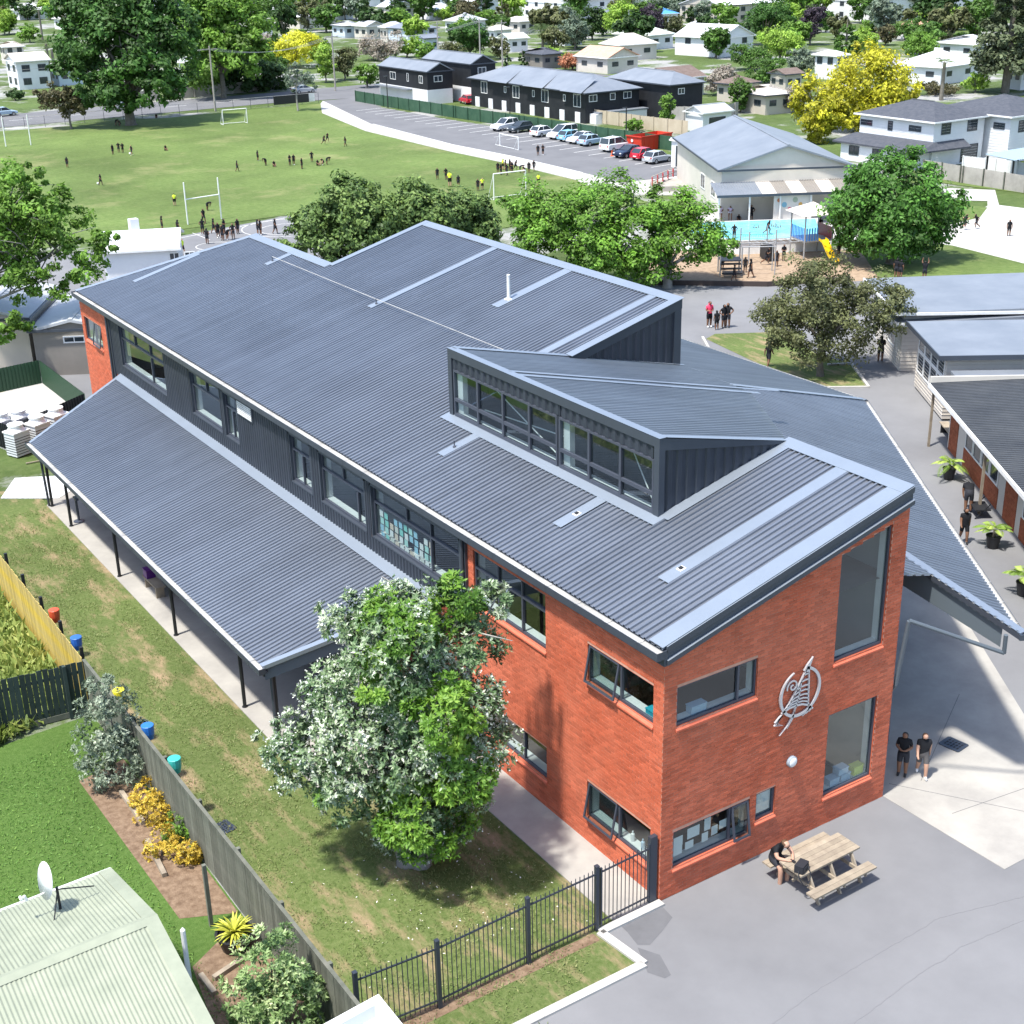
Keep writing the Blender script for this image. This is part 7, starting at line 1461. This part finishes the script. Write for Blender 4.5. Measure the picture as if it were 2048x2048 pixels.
for i in range(n+1): p = a+(b-a)*i/n; m = MB(); m.tube([(*p,0),(*p,1.35)],.03,5); m.build('fence_post', ALU, t)
m = MB(); m.tube([(*a,1.35),(*b,1.35)],.02,5); m.tube([(*a,.7),(*b,.7)],.008,4); m.tube([(*a,.1),(*b,.1)],.008,4); m.build('wire_rails', ZINC, t)
p = G(565,207); m = MB(); m.box(-2.6,2.6,-.03,.03,.25,1.35); tag(m.build('notice_board', BLACKP, None, loc=(p[0],159.0,0)), 'black banner board on the wire fence by the gate', 'board')
m = MB(); m.box(-.6,.6,-.03,.03,.2,1.3); tag(m.build('notice_board', WHITE, None, loc=(*G(622,206)[:2],0)), 'white sign panel right of the black banner board', 'sign')
def lamp_post(px,py,h,label): p = G(px,py); t = thing('lamp_post',label,'street lamp',tuple(p),0,'lamp posts of the car park'); m = MB(); m.lathe([(.07,0),(.06,h)],8); m.build('pole', BLACKP, t); m = MB(); m.box(-.5,.1,-.1,.1,h,h+.08); m.build('lamp_head', BLACKP, t); m = MB(); m.box(-.45,.0,-.08,.08,h-.02,h); m.build('lamp_lens', WHITE, t)
lamp_post(776,216,4.0,'black lamp post before the left townhouse'); lamp_post(1020,235,3.6,'black lamp post before the long black terrace'); lamp_post(1252,285,3.6,'black lamp post beside the red skip bin')
def pole(px,py,h,label): 
    p = G(px,py); t = thing('power_pole',label,'power pole',tuple(p),0,'power poles'); m = MB(); m.lathe([(.14,0),(.10,h)],8); m.build('pole', FPALE, t); m = MB(); m.box(-1.0,1.0,-.06,.06,h-.5,h-.38); m.build('cross_arm', FPALE, t); return p+np.array([0,0,h-.35])
w = [pole(431,222,8.2,'leaning pale power pole at the field fence'), pole(671,182,8.0,'tall power pole behind the school gate'), pole(961,140,8.0,'power pole behind the townhouses'), pole(877,128,7.0,'thin power pole above the left townhouse'), pole(1005,135,7.5,'power pole among the trees right of the townhouses')]
for k,(a,b,l) in enumerate([(w[0],w[1],'power line from the field pole to the gate pole'),(w[1],w[2],'power line from the gate pole over the townhouses'),(w[2],w[4],'power line to the pole among the trees'),(w[0]+np.array([-50,5,0]),w[0],'power line leaving the field pole to the left')]):
    m = MB()
    for off in (-.8,0,.8): pts = [a+(b-a)*u+np.array([off,0,-1.2*4*u*(1-u)]) for u in np.linspace(0,1,13)]; m.tube(pts,.022,4)
    tag(m.build('power_line', MATS['gutter_lining']), l, 'cable', 'power lines')
# ------------------------------------------------------------------ town houses far behind
def pxhouse(px, py, wpx, hm, label, wm=WBW, rm=RLG, roof='hip', rise=None, ratio=1.1, rz=0.0, along='y', nwin=2, name='house', cat='house', ov=.35):
    """nearest ground corner at the pixel; wpx = width in the picture"""
    p = G(px,py); k = depth(p)/FPX; w = wpx*k; lx = w/(ratio*.55+.82); ly = lx*ratio
    wins = []
    for i in range(nwin):
        wins.append(('x', ly*(i+.3)/nwin, hm*.42 if hm < 3.2 else hm*.62, min(1.3,ly/nwin*.5), min(1.0,hm*.3), 1)); wins.append(('y', lx*(i+.3)/nwin, hm*.42 if hm < 3.2 else hm*.62, min(1.3,lx/nwin*.5), min(1.0,hm*.3), 1))
        if hm > 3.6: wins.append(('x', ly*(i+.3)/nwin, hm*.16, min(1.3,ly/nwin*.5), min(1.0,hm*.24), 1)); wins.append(('y', lx*(i+.3)/nwin, hm*.16, min(1.3,lx/nwin*.5), min(1.0,hm*.24), 1))
    return house(name, label, p[0], p[1], lx, ly, hm, roof, rise if rise is not None else lx*.22, wm, rm, wins, rz, along, ov, 'houses of the town' if cat == 'house' else 'large sheds of the town', cat, cap=False, fm=TRIM)
HL = [(40,180,95,4.2,'white two storey house at the left edge beyond the road',WBW,RPALE),(120,172,60,2.4,'pale blue low house behind the left driveway',WBB,RWHITE),(14,130,60,3.2,'white house with a brown roof behind the left edge house',WB,RPALE),(385,178,55,3.8,'white house with a balcony behind the road fence',WBW,RLG),
(40,40,70,2.6,'white far house at the top left corner',WBW,RWHITE),(130,60,60,2.6,'white roofed far house left of the huge tree',WBW,RWHITE),(520,72,40,2.6,'small dark roofed house left of the bright yellow tree',WBW,RDARK),(600,58,110,2.8,'long white roofed house above the bright yellow tree',WB,RWHITE),(690,76,60,2.5,'grey roofed house right of the long white roofed house',WBB,RLG),(735,80,60,2.8,'grey gabled house in the far middle row',WB,RLG),(775,84,55,2.9,'hip roofed house left of the blue white gabled house',WB,RLG),(830,92,95,3.2,'blue white gabled house above the left townhouse',WBB,RGREY),(850,108,45,2.8,'small blue gabled garage in front of the blue white house',WBB,RGREY),
(920,66,80,2.5,'pale house left of the tall brown tipped tree',WBW,RLG),(870,40,80,2.5,'white far house above the grey gabled row',WBW,RWHITE),(790,34,70,2.5,'cream far house at the top middle left',WB,RWHITE),(990,86,50,2.5,'white house behind the cone pine',WBW,RPALE),(1040,68,60,2.6,'cream hip roofed house left of the date palm',WB,RPALE),(1020,104,60,2.4,'pale blue roofed house below the date palm',WBW,RPGRN),(1130,92,60,2.4,'grey roofed house right of the date palm',WBW,RLG),(1085,138,75,2.3,'dark hip roofed house just above the black terrace',TAUPE,RDARK),
(1215,148,120,2.4,'brown and terracotta roofed house behind the rear terrace',WB,RTERRA),(1240,122,110,2.6,'pale tile roofed house behind the terracotta roof',WB,RPALE),(1300,100,110,2.6,'pale green roofed house below the purple tree',WBW,RPGRN),(1345,196,120,2.5,'dark roofed white house right of the rear terrace',WBW,RBROWN),(1470,205,80,2.3,'brown roofed low house behind the small light shed',BEIGE,RBROWN),(1530,230,110,2.3,'pale roofed low house behind the school hall',BEIGE,RPALE),(1440,115,150,3.2,'long white house with a flat white roof in the middle distance',WBW,RWHITE),(1400,75,60,2.4,'small white house right of the purple tree',WBW,RLG),
(1670,160,60,3.4,'white gabled house between the golden trees',WBW,RWHITE),(1570,185,60,2.4,'brown roofed house left of the golden trees',BEIGE,RBROWN),(1880,170,170,2.4,'broad white roofed house behind the right white house',WBW,RWHITE),(1950,120,110,2.4,'white roofed house left of the big pine',WBW,RWHITE),(1840,80,60,2.4,'pink roofed far house among the right trees',WBW,RTERRA),(2040,180,60,3.0,'white house beneath the big pine',WBW,RWHITE),
(470,42,60,2.5,'white far house above the light green tree',WBW,RWHITE),(670,40,60,2.5,'white far house left of the tall dark pine pair',WBW,RLG),(560,20,80,2.5,'white far house at the top middle',WBW,RWHITE),(1320,50,70,2.4,'blue roofed far shed right of the purple tree',WBW,mat('blue_roof',(.08,.30,.62),.5)),(950,22,90,2.6,'white far house at the top centre',WBW,RWHITE),(720,14,90,2.6,'white far house at the top left of centre',WBW,RLG)]
for i,h_ in enumerate(HL): pxhouse(*h_, roof='hip' if i % 3 else 'gable', ratio=[1.2,.8,1.5][i % 3], along='y' if i % 2 else 'x', rz=R([0,4,-5,8][i % 4]))
BG_ = [(1140,40,330,4.5,'long white warehouse roof at the top centre',WBW,RWHITE),(1440,48,240,4.0,'grey walled warehouse with a white roof at the top right of centre',BEIGE,RWHITE),(1760,44,420,5.0,'huge white warehouse at the top right',WBW,RWHITE),(1960,30,200,5.0,'white warehouse with a grey band behind the big pine',WBW,RLG),(830,12,220,4.0,'white factory roof at the top edge left of centre',WBW,RWHITE),(300,14,260,4.0,'white factory roof behind the huge tree',WBW,RWHITE)]
for b_ in BG_: pxhouse(*b_, roof='gable', ratio=.6, rise=2.0, cat='warehouse', name='warehouse', nwin=5, along='x')
p = G(1405,265)[:2]; t = house('garden_shed','small pale shed with a ribbed light roof and tan door',p[0],p[1],4.2,3.0,2.1,'gable',.7,WBW,RLG,[('y',.8,.1,2.6,1.5,0,'door')],0,'x',.2,cat='shed')
p = G(1318,215)[:2]; t = house('garden_shed','white lean shed beside the small pale shed',p[0],p[1],3.6,3.0,1.9,'flat',0,WBW,RWHITE,[('y',.4,.8,2.6,.7,1)],0,'x',.2,cat='shed')
# ------------------------------------------------------------------ trees of the town
def bgt(px, py, wpx, hpx, key, label, n=7, seed=0, dens=1.0, name='town_tree', z0=.10):
    p = G(px,py); k = depth(p)/FPX; w = wpx*k; h = max(1.2,zat(px,py-hpx,p)); nl = int(min(9000,max(1300,wpx*hpx*1.0*dens))); sz = max(.30,4.6*k)
    return tree(name,label,p,blob(w,h,h*z0,n,seed),int(40+nl/90),nl,sz,LM[key],max(.12,w*.03),z0+.05,seed=seed,group='trees of the town',sub=1,subr=.42)
TL = [(590,135,110,75,'yellow','bright yellow tree above the road fence'),(640,130,50,60,'lime','yellow green tree joined to the bright yellow tree'),(520,120,90,60,'bare','brownish twiggy tree left of the bright yellow tree'),(550,165,60,60,'mid','green tree under the bright yellow tree'),(652,165,50,80,'lime','pale green conical tree left of the gate pole'),(690,160,60,70,'olive','grey green tree right of the gate pole'),(735,175,60,50,'light','small bright green tree beside the left townhouse'),(760,120,110,50,'bare','bare twiggy trees above the left townhouse'),(815,115,60,40,'lime','lime shrub tree above the left townhouse roof'),(850,118,50,38,'light','green tree in front of the blue gabled garage'),
(690,40,50,55,'dark','dark pine left of the pair at the top'),(725,42,40,50,'dark','dark pine right of the pair at the top'),(640,42,50,40,'olive','grey green tree by the dark pine pair'),(560,22,90,30,'mid','green trees at the top edge left of centre'),(500,40,70,40,'mid','green tree above the light green field tree'),(860,32,40,30,'light','small far tree left of the brown tipped tree'),(935,52,60,60,'bronze','tall brown tipped tree in the middle distance'),(940,115,95,85,'oak','dense dark green tree above the townhouses'),(905,125,60,40,'olive','olive tree left of the dense dark green tree'),(1000,118,50,45,'olive','grey tree right of the dense dark green tree'),(890,40,50,25,'lime','lime far tree at the top centre'),
(1110,110,60,60,'olive','grey green tree right of the date palm'),(1150,100,70,75,'silver','soft willow like tree right of the date palm'),(1145,140,70,34,'rust','rust pink shrub tree above the black terrace'),(1185,140,45,38,'lime','small lime palm like tree right of the rust shrub'),(1100,125,60,30,'lime','lime hedge above the black terrace'),(1140,60,60,60,'mid','green tree at the top centre'),(1185,80,60,70,'dark','dark tree left of the lime ash tree'),(1240,85,75,90,'lime','tall lime green ash tree at the top centre'),(1300,82,65,75,'purple','round purple leaved tree at the top centre'),(1345,80,55,50,'olive','grey olive tree right of the purple tree'),(1405,55,45,60,'silver','pale poplar at the top right of centre'),(1350,40,35,40,'silver','small pale poplar behind the olive tree'),
(1450,85,80,45,'mid','dark green tree right of the pale poplar'),(1530,90,110,100,'oak','big dark green tree at the top right'),(1500,140,90,55,'mid','green tree in front of the long white house'),(1560,60,70,60,'lime','lime tree behind the big dark green tree'),(1620,90,65,80,'purple','purple leaved tree at the top right'),(1560,120,95,60,'lime','bright lime tree left of the dark conifer'),(1600,155,70,60,'silver','silvery tree below the bright lime tree'),(1530,165,80,50,'mid','green shrub tree above the brown roofed house'),(1480,225,50,70,'mid','dark slender tree beside the hall roof'),(1335,262,34,85,'light','slim green tree in front of the new timber fence'),(1310,205,30,20,'light','small bush beside the new timber fence'),(1440,190,70,60,'bare','bare grey tree beside the dark roofed house'),(1590,225,60,60,'bare','bare shrub tree behind the hall roof'),
(1730,110,60,45,'lime','pale lime tree left of the golden tree'),(1770,90,50,40,'bronze','golden brown tree above the golden tree'),(1810,80,70,40,'mid','dark green clump at the upper right'),(1750,65,60,30,'light','far green tree under the huge warehouse'),(1860,60,80,50,'lime','orange topped lime tree at the upper right'),(1840,120,80,55,'light','olive green tree right of the golden tree'),(1910,60,70,40,'lime','lime tree left of the big pine'),(1920,95,70,30,'light','low green tree left of the big pine'),(1870,190,90,28,'bronze','bronze hedge behind the right white house'),(1950,185,60,40,'lime','yucca like clump behind the right white house'),
(10,70,50,60,'lime','lime tree at the top left edge'),(60,85,50,40,'light','light green tree at the top left'),(55,40,50,40,'dark','dark tree at the top left corner'),(30,200,40,25,'dark','low dark bush beside the left driveway'),(345,180,40,25,'mid','bush behind the road fence near the huge tree'),(400,30,50,40,'mid','green tree behind the light green field tree'),(1265,262,40,22,'light','bush at the foot of the new timber fence')]
for i,a in enumerate(TL): bgt(*a, seed=100+i)
p = G(1740,262); tree('golden_tree','large golden yellow tree beside the right white house',p,[px_clump(*a,p,d) for a,d in [((1740,170,80),.0),((1690,190,60),.5),((1790,180,55),.5),((1730,130,55),1.),((1780,140,45),1.),((1750,220,60),-.5),((1810,210,35),.3)]],260,14000,.42,LM['gold'],.3,.25,seed=60,subr=.34)
p = G(1640,285); tree('golden_tree','smaller golden yellow tree in front of the large golden tree',p,[px_clump(*a,p,d) for a,d in [((1630,220,45),.0),((1605,180,34),.5),((1660,225,40),.3),((1640,255,34),-.3),((1680,240,28),.4)]],150,7000,.40,LM['gold'],.2,.3,seed=61,shell=.35,bark=BARKG)
def conifer(px,py,wpx,hpx,key,label,layers=9,seed=0,nl=6000,size=.6,name='pine_tree',gap=1.0):
    p = G(px,py); k = depth(p)/FPX; w = wpx*k/2; h = zat(px,py-hpx,p); cl = []; g = random.Random(seed)
    for i in range(layers):
        f = i/(layers-1); z = h*(.18+.8*f); r = w*(1-f)**.75*.92+.25; nb = 6 if f < .85 else 1
        for b in range(nb):
            a = 2*math.pi*b/nb+i*.5; cl.append((r*.62*math.cos(a),r*.62*math.sin(a),z,r*.42,r*.42,h*.036*gap+.12))
    t = thing(name,label,'tree',tuple(p),0,None); m = MB(); m.lathe([(w*.10,0),(w*.06,h*.5),(.04,h*.98)],8); m.build('trunk', BARKM, t); link('crown', crown('crown', cl, int(nl/60), nl, size, LM[key], seed, subr=.5, shell=.2, up=.9), t)
conifer(2010,185,170,330,'pine','big dark layered pine at the right edge',11,70,16000,.62)
conifer(1690,125,70,95,'mid','dark cone shaped conifer at the upper right',8,71,5000,.5)
conifer(1005,65,55,75,'olive','star topped layered pine at the top centre',8,72,4000,.55)
conifer(1015,142,15,36,'dark','left small dark cypress above the black terrace',7,73,1500,.35); conifer(1045,136,16,38,'dark','right small dark cypress above the black terrace',7,74,1500,.35)
def palm(px,py,hpx,L,label,n=26,seed=0,skirt=False):
    p = G(px,py); h = zat(px,py-hpx,p); t = thing('palm_tree',label,'tree',tuple(p)); m = MB(); m.tube([(0,0,0),(.1,.05,h*.5),(.05,0,h)],[.28,.22,.2],8); m.build('trunk', BARKM, t); o = link('fronds', palm_fronds(n,L,seed,LM['palm'],12,.05), t); o.location = (.05,0,h-.1)
palm(1085,108,48,4.6,'big feathery date palm at the top centre',34,80); palm(102,165,78,3.4,'tall palm with drooping fronds left of the huge tree',16,81); palm(112,168,70,2.6,'second thin palm beside the tall drooping palm',12,83); palm(85,80,60,2.4,'far palm at the top left',12,84); palm(1882,200,75,2.6,'ragged palm behind the right white house',10,82)

# garden trees filling the far town, each named after the nearest landmark
def SP(p):
    c = CM @ (np.array(p,float)-CP); return (FPX*c[0]/c[2]+1024, FPX*c[1]/c[2]+1024)
LMK = [(a[0]+a[2]*.2,a[1],a[4]) for a in HL]+[(a[0],a[1],a[4]) for a in BG_]+[(a[0],a[1],a[5]) for a in TL]
LMK = [(x,y,l) for x,y,l in LMK if len(l.split()) <= 9]; taken = set(); fr = random.Random(11); protos = {}
CW = {'mid':'green','dark':'dark green','light':'bright green','olive':'olive','lime':'lime','silver':'silvery'}
def name_it(px, py, key):
    for x,y,l in sorted(LMK, key=lambda q: (q[0]-px)**2+((q[1]-py)*2.5)**2):
        dx, dy = px-x, (py-y)*2.5
        rel = ('just right of' if dx > 0 else 'just left of') if abs(dx) > abs(dy) else ('in front of' if dy > 0 else 'behind')
        s = '%s garden tree %s the %s' % (CW[key], rel, l)
        if s not in taken and len(s.split()) <= 16: taken.add(s); return s
def filler(key, seed):
    if (key,seed) not in protos:
        protos[(key,seed)] = tree('garden_tree','garden tree',(0,0,0),blob(4.4,4.4,.35,6,seed),80,2800,.5,LM[key],.15,.15,seed=seed,group='garden trees among the far houses',sub=1,subr=.42); return protos[(key,seed)]
    return copy_tree(protos[(key,seed)])
keys = ['mid','dark','light','olive','mid','lime','silver','dark']
for row,(y0,y1,n) in enumerate([(1,10,34),(10,22,34),(22,40,32),(40,62,28),(62,90,26),(90,118,20)]):
    for i in range(n):
        px = -20+2090*(i+fr.random())/n; py = fr.uniform(y0,y1)
        if (60 < px < 540 and py > 50) or (700 < px < 1260 and py > 105): continue
        key = keys[(i*3+row) % 8]; t = filler(key,(i+row) % 2); s = fr.uniform(.9,1.9); t.location = tuple(G(px,py)); t.scale = (s,s,s*fr.uniform(.8,1.1)); t.rotation_euler = (0,0,fr.uniform(0,6)); t['label'] = name_it(px,py,key)
